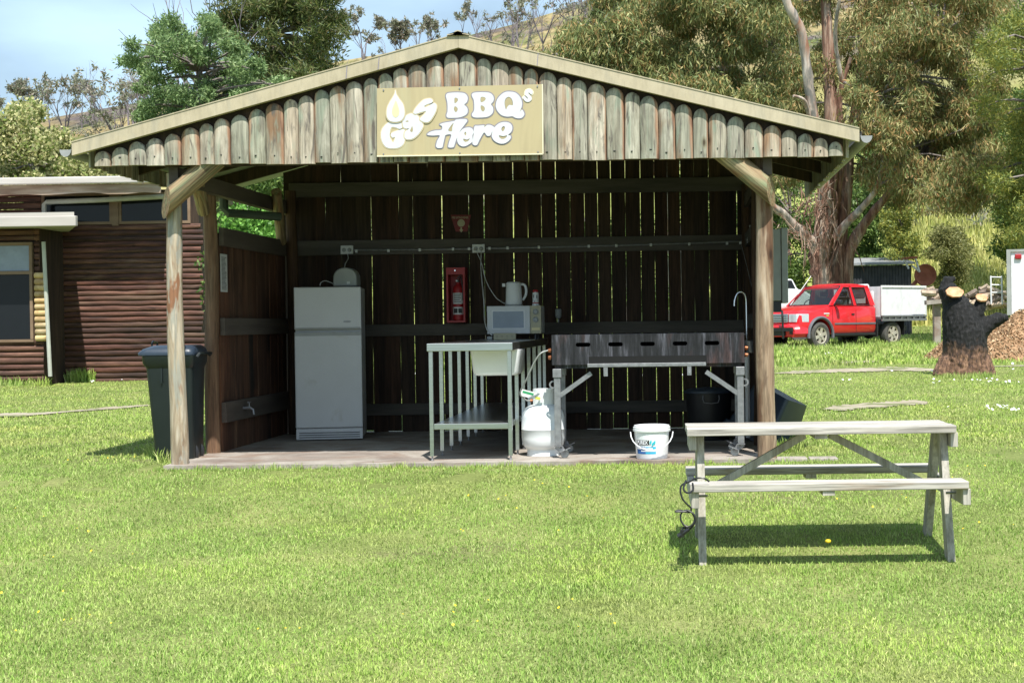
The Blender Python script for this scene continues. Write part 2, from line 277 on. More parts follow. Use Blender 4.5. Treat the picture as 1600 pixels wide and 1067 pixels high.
# ------------------------------------------------------------------ mesh helpers
def world_off(o):
    v = Vector((0, 0, 0))
    while o is not None: v = v + o.location; o = o.parent
    return v
def link(me, name, parent):
    o = bpy.data.objects.new(name, me); COL.objects.link(o)
    if parent is not None: o.parent = parent
    return o
class MB:
    def __init__(s): s.v = []; s.f = []
    def add(s, vs, fs):
        b = len(s.v); s.v += [tuple(p) for p in vs]; s.f += [tuple(b+i for i in f) for f in fs]; return s
    def box(s, x0, x1, y0, y1, z0, z1):
        vs = [(x, y, z) for z in (z0, z1) for y in (y0, y1) for x in (x0, x1)]
        return s.add(vs, [(0, 2, 3, 1), (4, 5, 7, 6), (0, 1, 5, 4), (2, 6, 7, 3), (0, 4, 6, 2), (1, 3, 7, 5)])
    def rbox(s, c, size, mat):     # oriented box; mat = 3x3
        hx, hy, hz = size[0]/2, size[1]/2, size[2]/2; c = Vector(c)
        vs = [c+mat@Vector((x, y, z)) for z in (-hz, hz) for y in (-hy, hy) for x in (-hx, hx)]
        return s.add(vs, [(0, 2, 3, 1), (4, 5, 7, 6), (0, 1, 5, 4), (2, 6, 7, 3), (0, 4, 6, 2), (1, 3, 7, 5)])
    def beam(s, a, b, w, h, upv=(0, 0, 1)):   # bar from a to b; w across, h along upv
        a = Vector(a); b = Vector(b); x = (b-a); L = x.length; x.normalize(); z = Vector(upv); y = z.cross(x).normalized(); z = x.cross(y)
        return s.rbox((a+b)/2, (L, w, h), Matrix((x, y, z)).transposed())
    def tube(s, pts, rad, n=8, cap=True, squash=None):
        pts = [Vector(p) for p in pts]; k = len(pts)
        if not isinstance(rad, (list, tuple)): rad = [rad]*k
        t0 = (pts[1]-pts[0]).normalized(); a = Vector((0, 0, 1)) if abs(t0.z) < 0.9 else Vector((1, 0, 0))
        nrm = t0.cross(a).normalized(); vs = []; fs = []
        for i in range(k):
            t = (pts[min(i+1, k-1)]-pts[max(i-1, 0)]).normalized()
            nrm = (nrm - t*nrm.dot(t)); 
            if nrm.length < 1e-6: nrm = t.orthogonal()
            nrm.normalize(); bn = t.cross(nrm)
            for j in range(n):
                an = 2*PI*j/n; vs.append(pts[i]+(nrm*math.cos(an)+bn*math.sin(an))*rad[i])
        for i in range(k-1):
            for j in range(n):
                q = (j+1) % n; fs.append((i*n+j, i*n+q, (i+1)*n+q, (i+1)*n+j))
        if cap: fs.append(tuple(range(n-1, -1, -1))); fs.append(tuple((k-1)*n+j for j in range(n)))
        return s.add(vs, fs)
    def lathe(s, prof, c=(0, 0, 0), n=24, axis='z', cap=True, sx=1.0, sy=1.0):
        vs = []; fs = []; k = len(prof); c = Vector(c)
        for r, h in prof:
            for j in range(n):
                a = 2*PI*j/n; p = (math.cos(a)*r*sx, math.sin(a)*r*sy, h)
                if axis == 'y': p = (p[0], p[2], p[1])
                if axis == 'x': p = (p[2], p[0], p[1])
                vs.append(c+Vector(p))
        for i in range(k-1):
            for j in range(n):
                q = (j+1) % n; fs.append((i*n+j, i*n+q, (i+1)*n+q, (i+1)*n+j))
        if cap: fs.append(tuple(range(n-1, -1, -1))); fs.append(tuple((k-1)*n+j for j in range(n)))
        return s.add(vs, fs)
    def prism(s, poly, a, b, axis='y'):     # poly in the two other axes, extruded from a to b
        n = len(poly); vs = []
        for h in (a, b):
            for p in poly:
                vs.append({'y': (p[0], h, p[1]), 'x': (h, p[0], p[1]), 'z': (p[0], p[1], h)}[axis])
        fs = [tuple(range(n)), tuple(range(2*n-1, n-1, -1))]
        for i in range(n):
            j = (i+1) % n; fs.append((i, n+i, n+j, j))
        return s.add(vs, fs)
    def xf(s, mat, start=0):
        s.v[start:] = [tuple(mat@Vector(p)) for p in s.v[start:]]; return s
    def build(s, name, mat, parent=None, smooth=False, bevel=0.0, world=True, seg=2, auto=None, weld=False):
        off = world_off(parent) if (parent is not None and world) else Vector((0, 0, 0))
        me = bpy.data.meshes.new(name)
        me.from_pydata([(p[0]-off.x, p[1]-off.y, p[2]-off.z) for p in s.v], [], s.f)
        me.materials.append(MT[mat] if isinstance(mat, str) else mat)
        me.validate(); me.update()
        import bmesh
        bm = bmesh.new(); bm.from_mesh(me)
        if weld: bmesh.ops.remove_doubles(bm, verts=bm.verts, dist=1e-4)
        bmesh.ops.recalc_face_normals(bm, faces=bm.faces); bm.to_mesh(me); bm.free()
        if smooth:
            me.polygons.foreach_set('use_smooth', [True]*len(me.polygons))
            if auto is None: auto = 40
            me.set_sharp_from_angle(angle=math.radians(auto))
        o = link(me, name, parent)
        if bevel:
            bv = o.modifiers.new('bevel', 'BEVEL'); bv.width = bevel; bv.segments = seg; bv.limit_method = 'ANGLE'; bv.angle_limit = math.radians(35)
        return o
def align(o, d, kids=True):
    """turn the object's own axes so its local z runs along d, leaving the shape where it is"""
    q = Vector(d).normalized().to_track_quat('Z', 'Y').to_matrix().to_4x4()
    c = sum((v.co for v in o.data.vertices), Vector())/len(o.data.vertices); m_ = Matrix.Translation(c)@q
    o.data.transform(m_.inverted()); o.matrix_local = m_@o.matrix_local if False else m_
    return o
def tag(o, label=None, cat=None, group=None, kind=None):
    if label: o['label'] = label
    if cat: o['category'] = cat
    if group: o['group'] = group
    if kind: o['kind'] = kind
    return o
def thing(name, label, cat, loc=(0, 0, 0), group=None):
    o = bpy.data.objects.new(name, None); COL.objects.link(o); o.location = loc; o.empty_display_size = 0.2
    return tag(o, label, cat, group)
def rot(axis, deg): return Matrix.Rotation(math.radians(deg), 3, axis)
def rot4(axis, deg): return Matrix.Rotation(math.radians(deg), 4, axis)
def T(x, y, z): return Matrix.Translation((x, y, z))
def npmesh(name, V, Fc, mat, parent=None, smooth=False):
    """V (n,3), Fc (m,k) constant k"""
    me = bpy.data.meshes.new(name); nv = len(V); m_, k = Fc.shape
    me.vertices.add(nv); me.vertices.foreach_set('co', V.astype(np.float32).ravel())
    me.loops.add(m_*k); me.loops.foreach_set('vertex_index', Fc.astype(np.int32).ravel())
    me.polygons.add(m_); me.polygons.foreach_set('loop_start', np.arange(0, m_*k, k, dtype=np.int32))
    try: me.polygons.foreach_set('loop_total', np.full(m_, k, dtype=np.int32))
    except Exception: pass
    me.materials.append(MT[mat] if isinstance(mat, str) else mat)
    me.update(calc_edges=True)
    if smooth: me.polygons.foreach_set('use_smooth', [True]*m_)
    return link(me, name, parent)

def catmull(P, k=5):
    n = len(P); out = []
    for i in range(n):
        p0, p1, p2, p3 = [np.array(P[(i+d) % n], float) for d in (-1, 0, 1, 2)]
        for j in range(k):
            t = j/k
            out.append(tuple(0.5*((2*p1)+(-p0+p2)*t+(2*p0-5*p1+4*p2-p3)*t*t+(-p0+3*p1-3*p2+p3)*t**3)))
    return out
def flat_shape(name, loops, to3, mat, parent, offset=0.0, thick=0.0008, smooth_k=5):
    """loops: 2-D closed outlines (outer first, then holes); to3(x, y) gives the world point"""
    cu = bpy.data.curves.new(name, 'CURVE'); cu.dimensions = '2D'; cu.fill_mode = 'BOTH'; cu.offset = offset; cu.extrude = thick
    for L in loops:
        L = catmull(L, smooth_k) if smooth_k > 1 else L
        sp = cu.splines.new('POLY'); sp.points.add(len(L)-1); sp.use_cyclic_u = True
        for p, q in zip(sp.points, L): p.co = (q[0], q[1], 0, 1)
    ob = bpy.data.objects.new(name+'_tmp', cu); COL.objects.link(ob)
    dg = bpy.context.evaluated_depsgraph_get(); dg.update()
    me = bpy.data.meshes.new_from_object(ob.evaluated_get(dg)); bpy.data.objects.remove(ob); bpy.data.curves.remove(cu)
    off = world_off(parent)
    for v in me.vertices: v.co = to3(v.co.x, v.co.y, v.co.z) - off
    me.materials.clear(); me.materials.append(MT[mat]); me.name = name
    return link(me, name, parent)
def text(name, body, origin, xdir, ydir, size, mat, parent, bold=0.0, thick=0.0006, shear=0.0, align='LEFT', sx=1.0):
    cu = bpy.data.curves.new(name, 'FONT'); cu.body = body; cu.size = size; cu.extrude = thick; cu.offset = bold; cu.shear = shear; cu.align_x = align
    ob = bpy.data.objects.new(name+'_tmp', cu); COL.objects.link(ob)
    dg = bpy.context.evaluated_depsgraph_get(); dg.update()
    me = bpy.data.meshes.new_from_object(ob.evaluated_get(dg)); bpy.data.objects.remove(ob); bpy.data.curves.remove(cu)
    X = Vector(xdir).normalized(); Y = Vector(ydir).normalized(); N = X.cross(Y); off = world_off(parent); o0 = Vector(origin)
    for v in me.vertices: v.co = o0+X*v.co.x*sx+Y*v.co.y+N*v.co.z-off
    me.materials.clear(); me.materials.append(MT[mat])
    return link(me, name, parent)

# ------------------------------------------------------------------ the barbecue shelter
SLAB = 0.05
YF = 11.80          # front face of the gable cladding
YP = 12.00          # front posts
YB = 15.40          # back wall
XL, XR = -3.92, 0.70
AP = W(718, 66, YF); EL = W(118, 233.5, YF); ER = W(1341, 212, YF)
def roofz(x):
    if x < AP.x: return AP.z+(EL.z-AP.z)*(x-AP.x)/(EL.x-AP.x)
    return AP.z+(ER.z-AP.z)*(x-AP.x)/(ER.x-AP.x)
EAVEL, EAVER = EL.x, ER.x
sh = thing('barbecue_shelter', 'open-fronted timber barbecue shelter with gabled roof on a concrete slab', 'shelter', (-1.6, 12.0, 0))
# floor slab with a slightly ragged front edge
mb = MB(); n = 60; vs = []
x0, x1 = WX(255, 728, 11.85), WX(1212, 716, 11.85)
for i in range(n+1):
    x = x0+(x1-x0)*i/n; e = 11.84+0.02*math.sin(i*1.7)+0.015*math.sin(i*0.6+1)
    vs += [(x, e, SLAB), (x, 15.5, SLAB), (x, e, -0.10)]
fs = []
for i in range(n): a = 3*i; b = a+3; fs += [(a, b, b+1, a+1), (a, a+2, b+2, b)]
mb.add(vs, fs); mb.build('floor_slab', 'concrete', sh)
# posts
def post(px, pyb, Y, rb, rt_, ztop, mat, lean=0.0, seed=0):
    b = W(px, pyb, Y); x = b.x; rr = random.Random(seed); pts = []; rad = []
    for i in range(15):
        t = i/14; pts.append((x+lean*t+0.006*math.sin(t*7+seed), Y+0.006*math.cos(t*5+seed), SLAB-0.03+(ztop-SLAB)*t))
        rad.append(rb+(rt_-rb)*t+rr.uniform(-.0025, .0025))
    return MB().tube(pts, rad, 16).build('post', mat, sh, smooth=True)
post(280.5, 725, YP, 0.069, 0.058, 2.36, 'post_wood', -0.015, 1)
post(1198, 710, YP, 0.073, 0.066, 2.40, 'post_tan', 0.0, 2)
post(334, 708, 13.05, 0.063, 0.055, 2.30, 'post_brown', 0.0, 3)
post(461, 680, 15.25, 0.06, 0.055, 2.5, 'dark_wood', 0.0, 4)
post(1172, 677, 15.3, 0.06, 0.055, 2.5, 'dark_wood', 0.0, 5)
post(1188, 700, 13.2, 0.055, 0.05, 2.4, 'dark_wood', 0.0, 6)
# gable cladding: half-round slabs with rounded tops
mb = MB(); rr = random.Random(5)
xe0, xe1 = WX(148, 258, YF), WX(1318, 243, YF); NAILS = []; N = 45; ws = [rr.uniform(.88, 1.14) for _ in range(N)]; tot = sum(ws); x = xe0
zb0, zb1 = WZ(150, 260, YF), WZ(1316, 245, YF); EDG = []
for i in range(N):
    w = (xe1-xe0)*ws[i]/tot; c = x+w/2; NAILS.append((c, YF-w*.5*.36-.004)); hw = w/2-0.0022; x += w
    zt = min(roofz(c-hw*.2), roofz(c+hw*.2))-0.070-rr.uniform(0, .018); zb = zb0+(zb1-zb0)*(c-xe0)/(xe1-xe0)+rr.uniform(-.006, .006)
    depth = hw*rr.uniform(.30, .40); A = 9; rows = []
    arch = hw*rr.uniform(.95, 1.25); lean = rr.uniform(-.012, .012)
    zs = [zb, zb+(zt-arch-zb)*.33, zb+(zt-arch-zb)*.66, zt-arch]
    zs = [z for z in zs] + [zt-arch+arch*math.sin(a) for a in (0.35, 0.7, 1.0, 1.25, 1.45, 1.565)]
    for k, z in enumerate(zs):
        q = 1.0 if k < 4 else math.cos((0.35, 0.7, 1.0, 1.25, 1.45, 1.565)[k-4]); rows.append((z, hw*q, depth*q if q < 1 else depth))
    base = len(mb.v); es = rr.choice([-1, 1, 1, 0]); ea = rr.uniform(.55, 1.0)
    wob = [rr.uniform(-.004, .004) for _ in zs]
    for k, (z, h, d) in enumerate(rows):
        for j in range(A):
            a = PI*j/(A-1); t = (z-zb)/max(.01, zt-zb)
            mb.v.append((c-h*math.cos(a)+lean*t*.4+wob[k]*.5, YF-max(d, depth*.25 if k > 6 else d)*math.sin(a)-(.006 if k < 99 else 0)+wob[k]*.3, z))
            EDG.append((ea*max(0, -math.cos(a)*es)**1.5+.35*abs(math.cos(a))**5 if es else ea*.6*abs(math.cos(a))**4)*(1 if k > 2 else .8))
        mb.v.append((c-h, YF+.02, z)); mb.v.append((c+h, YF+.02, z)); EDG += [0.6, 0.6]
    S = A+2
    for k in range(len(rows)-1):
        o = base+k*S
        ring = list(range(A))+[A+1, A]
        for q in range(S):
            a_, b_ = ring[q], ring[(q+1) % S]
            mb.f.append((o+a_, o+b_, o+S+b_, o+S+a_))
    ring = list(range(A))+[A+1, A]
    mb.f.append(tuple(base+q for q in ring)); mb.f.append(tuple(base+(len(rows)-1)*S+q for q in reversed(ring)))
go_ = mb.build('gable_cladding', 'slab_wood', sh, smooth=True, auto=50)
ea_ = go_.data.attributes.new('edge', 'FLOAT', 'POINT'); ea_.data.foreach_set('value', EDG[:len(go_.data.vertices)])
mb = MB(); rr = random.Random(14)
for q_ in range(len(NAILS)):
    c_, yq = NAILS[q_]; z_ = zb0+(zb1-zb0)*(c_-xe0)/(xe1-xe0)+.06+rr.uniform(-.015, .015); mb.tube([(c_+rr.uniform(-.02, .02), yq-.001, z_), (c_, yq-.006, z_)], .0045, 6)
nl_ = mb.build('nail_heads', 'black_ink', sh); nl_['kind'] = 'stuff'
# dark framing board behind the slabs, following the roof
mb = MB()
poly = [(xe0, zb0+.02), (xe1, zb1+.02), (xe1, roofz(xe1)-.03), (AP.x, AP.z-.03), (xe0, roofz(xe0)-.03)]
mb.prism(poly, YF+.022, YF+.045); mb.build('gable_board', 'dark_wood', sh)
# barge boards with an upstand lip, one part each
def barge(xa, xb):
    m_ = MB(); a = Vector((xa, 0, roofz(xa))); b = Vector((xb, 0, roofz(xb))); h = 0.088
    for (y0, y1, d0, d1) in ((YF-.075, YF-.055, -h/2-.012, h/2),):
        q = [(a.x, a.z+d0), (b.x, b.z+d0), (b.x, b.z+d1), (a.x, a.z+d1)]; m_.prism(q, y0, y1)
    q = [(a.x, a.z+h/2), (b.x, b.z+h/2), (b.x, b.z+h/2+.008), (a.x, a.z+h/2+.008)]; m_.prism(q, YF-.080, YF+.09)
    q = [(a.x, a.z-h/2-.012), (b.x, b.z-h/2-.012), (b.x, b.z-h/2-.006), (a.x, a.z-h/2-.006)]; m_.prism(q, YF-.0545, YF-.02)
    return m_.build('barge_board', 'cream_metal', sh)
barge(EAVEL, AP.x-.001); barge(AP.x+.001, EAVER)
for px in (593, 840, 543):
    mb = MB()
    xx = WX(px, 100, YF); mb.prism([(xx, roofz(xx)-.053), (xx+.006, roofz(xx)-.053), (xx+.016, roofz(xx)+.042), (xx+.010, roofz(xx)+.042)], YF-.079, YF-.0755)
    mb.build('barge_joint', 'grey_line', sh)
# roof sheets, ridge, gutters
for sx, (xa, xb) in enumerate(((EAVEL-.03, AP.x), (AP.x, EAVER+.03))):
    mb = MB(); n = 120; y0, y1 = YF-.03, 15.75; k = 0
    vs = []
    for i in range(n+1):
        y = y0+(y1-y0)*i/n; rz = .012*(1 if (i % 6) in (0, 1) else 0)
        vs += [(xa, y, roofz(xa)+.018+rz), (xb, y, roofz(xb)+.018+rz), (xa, y, roofz(xa)+.014), (xb, y, roofz(xb)+.014)]
    fs = []
    for i in range(n): a = 4*i; b = a+4; fs += [(a, a+1, b+1, b), (a+2, b+2, b+3, a+3)]
    mb.add(vs, fs); mb.build('roof_sheet', 'zinc' , sh)
mb = MB()
for xa, xb in ((EAVEL+.02, AP.x), (AP.x, EAVER-.02)):
    mb.prism([(xa, roofz(xa)+.000), (xb, roofz(xb)+.000), (xb, roofz(xb)+.012), (xa, roofz(xa)+.012)], YF+.05, 15.7)
mb.build('roof_lining', 'roof_under', sh)
mb = MB(); pts = []
for k in range(7):
    a = PI*k/6; pts.append((AP.x-math.cos(a)*.035, AP.z+0.044+math.sin(a)*.03))
pts += [(AP.x+.085, AP.z+0.034), (AP.x+.08, AP.z+0.044), (AP.x+.03, AP.z+0.049)]
for k in range(5):
    a = PI-PI*k/4; pts.append((AP.x-math.cos(a)*.027, AP.z+0.044+math.sin(a)*.022))
pts += [(AP.x-.03, AP.z+0.049), (AP.x-.08, AP.z+0.044), (AP.x-.085, AP.z+0.034)]
mb.prism(pts, YF-.09, 15.78); mb.build('ridge_cap', 'cream_metal', sh)
for s_, xe in ((-1, EAVEL), (1, EAVER)):
    mb = MB(); z = roofz(xe)-.01; q = []
    for k in range(9):
        a = PI*k/8; q.append((xe+s_*(.01+.045-math.cos(a)*.045), z-.055*math.sin(a)))
    for k in range(8, -1, -1):
        a = PI*k/8; q.append((xe+s_*(.01+.045-math.cos(a)*.04), z-.048*math.sin(a)+.003))
    mb.prism(q, YF-.06, 15.75); mb.prism(q[:9], YF-.0625, YF-.0602); mb.build('gutter', 'zinc' , sh)
# short slabs hanging along the two side eaves
for s_, xe in ((-1, EAVEL+.09), (1, EAVER-.09)):
    mb = MB(); y = YF+.06; rr = random.Random(9)
    zt = roofz(xe)-.02
    while y < 15.6:
        w = rr.uniform(.12, .15); zb = (zb0 if s_ < 0 else zb1)+rr.uniform(-.01, .01); q = []
        for k in range(7):
            a = PI*k/6; q.append((xe+s_*.03*math.sin(a), y+w/2-math.cos(a)*(w/2-.003)))
        mb.prism([(p[0], p[1]) for p in q], zb, zt, axis='z'); y += w
    mb.build('eave_cladding', 'slab_wood', sh)
# plates, rafters, front beam
mb = MB(); mb.box(XL-.05, XR+.1, YF+.06, YF+.13, 2.37, 2.52); mb.build('front_beam', 'dark_wood', sh)
for xx in (XL, XR): MB().box(xx-.03, xx+.04, YP-.1, 15.6, 2.24, 2.37).build('wall_plate', 'rail_side', sh)
for yy in (12.9, 13.8, 14.7):
    mb = MB()
    for xa, xb in ((EAVEL+.1, AP.x-.01), (AP.x+.01, EAVER-.1)):
        mb.prism([(xa, roofz(xa)-.12), (xb, roofz(xb)-.12), (xb, roofz(xb)-.004), (xa, roofz(xa)-.004)], yy, yy+.045)
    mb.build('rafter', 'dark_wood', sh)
# round braces: half logs in front of the corner posts, sawn ends showing
ENDN = {True: Vector((-.80, -.60, 0)), False: Vector((.90, -.43, 0))}
def brace(a, b, r, end_first, name='brace'):
    a = Vector(a); b = Vector(b); t = (b-a).normalized(); nrm = Vector((0, -1, 0)); side = t.cross(nrm)
    mb = MB(); rings = []; A = 18
    for i in range(6):
        p = a.lerp(b, i/5); base = len(mb.v)
        for j in range(A):
            an = 2*PI*j/A; q = r*(1+.012*math.sin(i*1.1+j*.3)); mb.v.append(tuple(p+side*math.cos(an)*q+nrm*math.sin(an)*q*1.0))
        rings.append(base)
    # cut the lower end plumb
    for i in range(5):
        for j in range(A):
            k = (j+1) % A; mb.f.append((rings[i]+j, rings[i]+k, rings[i+1]+k, rings[i+1]+j))
    for base in (rings[0], rings[-1]):
        for j in range(A):
            p = Vector(mb.v[base+j]); c = a if base == rings[0] else b
            if base == rings[0]:      # vertical end face
                nn = ENDN[t.x > 0]; d = nn.dot(c-p)/nn.dot(t); p = p+t*d; mb.v[base+j] = tuple(p)
        mb.f.append(tuple(base+j for j in range(A)))
    o = mb.build(name, 'brace_wood', sh, smooth=True); Tb = t
    e = MB(); pts = [Vector(mb.v[rings[0]+j])-t*.003 for j in range(A)]; e.add(pts+[p+ENDN[t.x > 0]*.010 for p in pts], [tuple(range(A)), tuple(range(2*A-1, A-1, -1))]+[(i, (i+1) % A, A+(i+1) % A, A+i) for i in range(A)])
    se = e.build('sawn_end', 'cut_wood', o); align(o, t); se.data.transform(o.matrix_local.inverted()); return o
brace(W(259, 318, 11.88), W(345, 243, 11.88), .082, True)
brace(W(1205, 300, 11.88), W(1118, 228, 11.88), .082, True)
align(MB().tube([W(318, 330, 12.95), W(303, 262, 12.3)], .055, 10).build('side_brace', 'brace_wood', sh, smooth=True), W(318, 330, 12.95)-W(303, 262, 12.3))
align(MB().tube([W(440, 378, 15.1), W(432, 300, 14.5)], .05, 10).build('side_brace', 'brace_wood', sh, smooth=True), W(440, 378, 15.1)-W(432, 300, 14.5))
# left side wall: palings with three rails
mb = MB(); y = 13.12; rr = random.Random(3)
while y < 15.3:
    w = rr.uniform(.13, .16); mb.box(XL-.035, XL-.012+rr.uniform(-.003, .003), y, y+w-.003, SLAB-.02, 1.93); y += w
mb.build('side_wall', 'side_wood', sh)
for z0, z1 in ((1.82, 1.975), (1.05, 1.20), (0.30, 0.475)):
    MB().box(XL-.011, XL+.03, 13.11, 15.32, z0, z1).build('rail', 'rail_side', sh, bevel=.004)
# right side wall
mb = MB(); y = 12.35
while y < 15.3:
    w = rr.uniform(.13, .16); mb.box(XR+.012, XR+.034, y, y+w-.006, SLAB, 2.3); y += w
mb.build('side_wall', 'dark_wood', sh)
for z in (.3, 1.05, 1.85): MB().box(XR-.03, XR+.011, 12.3, 15.3, z, z+.13).build('rail', 'rail_wood', sh)
# back wall: palings with open joints
mb = MB(); x = WX(448, 600, YB); rr = random.Random(21); i = 0
xend = WX(1182, 600, YB)
while x < xend:
    w = rr.uniform(.128, .158); g = rr.choice([.0008, .002, .0035, .005, .0065]) if i > 5 else rr.choice([.0005, .0015])
    bow = rr.uniform(-.004, .004); tilt = rr.uniform(-.003, .003); z0 = SLAB+rr.uniform(-.02, .02); z1 = (roofz(x)+roofz(x+w))/2-.02
    segs = 12; vs = []
    for k in range(segs+1):
        t = k/segs; z = z0+(z1-z0)*t; sl = (roofz(x+w)-roofz(x))/2 if k == segs else 0; dx = bow*math.sin(PI*t)+tilt*t; e = rr.uniform(-.0025, .0025)
        for yy in (YB, YB+.018):
            vs += [(x+dx+e, yy, z-sl), (x+w-g+dx+e*.5, yy, z+sl)]
    fs = [(0, 1, 3, 2)]
    for k in range(segs):
        o = 4*k; fs += [(o, o+4, o+5, o+1), (o+2, o+3, o+7, o+6), (o, o+2, o+6, o+4), (o+1, o+5, o+7, o+3)]
    mb.add(vs, fs); x += w; i += 1
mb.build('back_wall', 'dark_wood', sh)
for (pa, pb, sc_) in ((283, 305, 1), (373, 396, 1), (505, 523, 1), (628, 646, 1)):
    a = W(470, pa+4, YB); b = W(470, pb+4, YB)
    xr_ = WX(1170, 380, YB) if pa != 628 else WX(1170, 640, YB)
    MB().box(XL+.03, xr_, YB-.045, YB-.001, b.z, a.z).build('rail', 'rail_wood', sh, bevel=.004)
# downpipe at the back left
dp = MB().tube([W(350, 298, 14.0), W(350, 325, 14.0), W(356, 333, 14.0), W(438, 339, 14.3)], .04, 8); dp.build('downpipe', 'pipe_green', sh, smooth=True)

# ------------------------------------------------------------------ the sign
YS = 11.722
sg = thing('painted_sign', 'tan board with white lettering reading Gas BBQs Here and a flame drop, on the gable', 'sign', W(718, 243, YS))
c = [W(589, 138.5, YS), W(847.5, 132, YS), W(848.5, 241, YS), W(589, 244.5, YS)]
MB().prism([(p.x, p.z) for p in reversed(c)], YS, YS+.012).build('sign_board', 'sign_face', sg)
mb = MB()
for a, b in ((3, 2), (1, 2)): mb.beam(c[a]+Vector((0, -.002, 0)), c[b]+Vector((0, -.002, 0)), .006, .008)
mb.build('sign_edging', 'cream_glow', sg)
for q in (0.04, 0.5, 0.97):
    for w_ in (0.03, 0.97):
        p = c[0].lerp(c[1], q).lerp(c[3].lerp(c[2], q), w_); MB().tube([p+Vector((0, -.001, 0)), p+Vector((0, -.006, 0))], .006, 8).build('screw', 'steel_dull', sg)
K = 2400.0/YS
def sg3(dy):
    def f(x, y, z):
        p = W(x*K, -y*K, YS); return Vector((p.x, YS-dy-z, p.z))
    return f
def L_(pts, ox, oy, s): return [((ox+x/s)/K, -(oy+y/s)/K) for x, y in pts]
R1 = (588, 136, 9.7); R2 = (690, 136, 10.667); R3 = (664, 182, 11.43)
letters = [
 ('letter', R2, [[(75,170),(80,130),(110,108),(200,98),(300,98),(380,110),(425,150),(437,200),(420,260),(380,300),(420,340),(437,390),(430,440),(390,480),(300,512),(200,520),(110,518),(85,495),(85,460),(100,410),(100,300),(90,230)], [(218,190),(260,192),(275,218),(255,255),(218,275)], [(225,328),(260,350),(268,390),(240,425),(215,400),(207,360)]], 'grey_line'),
 ('letter', R2, [[(510,165),(510,120),(560,98),(700,93),(800,103),(855,145),(872,200),(860,250),(825,295),(855,340),(862,400),(840,455),(780,498),(700,512),(570,515),(515,495),(508,450),(540,400),(545,300),(535,220)], [(655,178),(710,175),(735,200),(710,240),(655,255)], [(665,312),(705,330),(722,370),(700,410),(675,405),(655,370),(652,330)]], 'grey_line'),
 ('letter', R2, [[(905,300),(925,220),(975,150),(1050,95),(1130,82),(1230,100),(1300,160),(1340,250),(1335,340),(1305,415),(1340,382),(1372,425),(1378,470),(1340,518),(1280,528),(1220,515),(1180,495),(1090,500),(1000,475),(935,410),(908,350)], [(1050,260),(1070,200),(1120,170),(1165,200),(1188,260),(1185,308),(1130,305),(1095,340),(1075,380),(1058,330)]], 'grey_line'),
 ('letter', R2, [[(1390,110),(1410,60),(1460,42),(1500,60),(1520,100),(1500,130),(1480,120),(1450,95),(1460,130),(1500,170),(1500,220),(1450,255),(1400,245),(1360,200),(1360,175),(1385,158),(1410,180),(1435,205),(1430,175),(1395,145)]], 'cream_glow'),
 ('letter', R3, [[(265,152),(330,122),(520,88),(560,62),(720,52),(755,75),(745,110),(640,250),(600,330),(560,420),(520,540),(495,560),(430,560),(418,530),(440,440),(470,335),(375,338),(350,400),(325,510),(310,560),(270,570),(220,565),(200,530),(220,440),(265,348),(150,348),(60,340),(45,320),(90,285),(180,258),(295,245),(310,200),(300,175)], [(510,125),(490,200),(480,268),(418,255),(460,180)]], 'grey_line'),
 ('letter', R3, [[(575,400),(605,315),(660,242),(730,208),(810,205),(855,235),(872,290),(850,350),(850,450),(780,510),(700,542),(630,525),(585,470)], [(720,280),(738,300),(728,345),(705,315)], [(690,405),(750,420),(800,400),(770,445),(725,460),(695,440)]], 'grey_line'),
 ('letter', R3, [[(885,185),(950,172),(1060,165),(1060,200),(1110,160),(1170,158),(1230,190),(1240,220),(1200,280),(1170,345),(1110,352),(1065,295),(1030,330),(980,420),(935,510),(890,522),(855,500),(850,450),(870,330)]], 'grey_line'),
 ('letter', R3, [[(1195,340),(1215,250),(1270,170),(1350,118),(1450,105),(1530,135),(1562,200),(1545,280),(1490,335),(1525,345),(1535,390),(1490,450),(1410,490),(1320,485),(1240,440),(1205,390)], [(1410,180),(1430,205),(1410,255),(1385,270),(1367,235),(1380,200)], [(1328,345),(1400,358),(1465,345),(1440,390),(1380,410),(1335,380)]], 'grey_line'),
 ('letter', R1, [[(385,550),(340,532),(270,535),(200,535),(140,575),(90,640),(72,720),(80,800),(115,880),(170,925),(260,935),(350,920),(410,870),(435,800),(440,740),(430,650),(380,650),(300,670),(235,700),(220,740),(245,770),(285,765),(270,820),(250,840),(225,800),(205,740),(212,660),(240,612),(300,620),(350,640),(390,625),(400,590)]], 'cream_glow'),
 ('letter', R1, [[(400,560),(400,510),(430,460),(480,420),(545,405),(610,425),(650,465),(670,510),(705,560),(708,610),(670,680),(620,740),(560,785),(490,800),(435,780),(428,720),(440,680),(480,650),(500,632),(450,636),(410,610)], [(545,600),(556,650),(545,688),(515,670),(530,630)], [(445,530),(470,512),(495,525),(470,535)]], 'cream_glow'),
 ('letter', R1, [[(565,385),(600,320),(660,250),(730,195),(800,180),(845,190),(858,222),(835,250),(775,268),(725,300),(770,305),(850,258),(890,250),(918,290),(905,370),(865,450),(815,520),(765,542),(700,528),(662,495),(690,455),(735,410),(752,372),(680,388),(600,415),(572,405)]], 'cream_glow'),
 ('flame_drop', R1, [[(293,50),(310,120),(355,190),(410,270),(432,370),(425,450),(390,505),(340,530),(270,535),(210,520),(170,470),(160,400),(170,320),(205,240),(255,160),(283,100)]], 'cream_glow')]
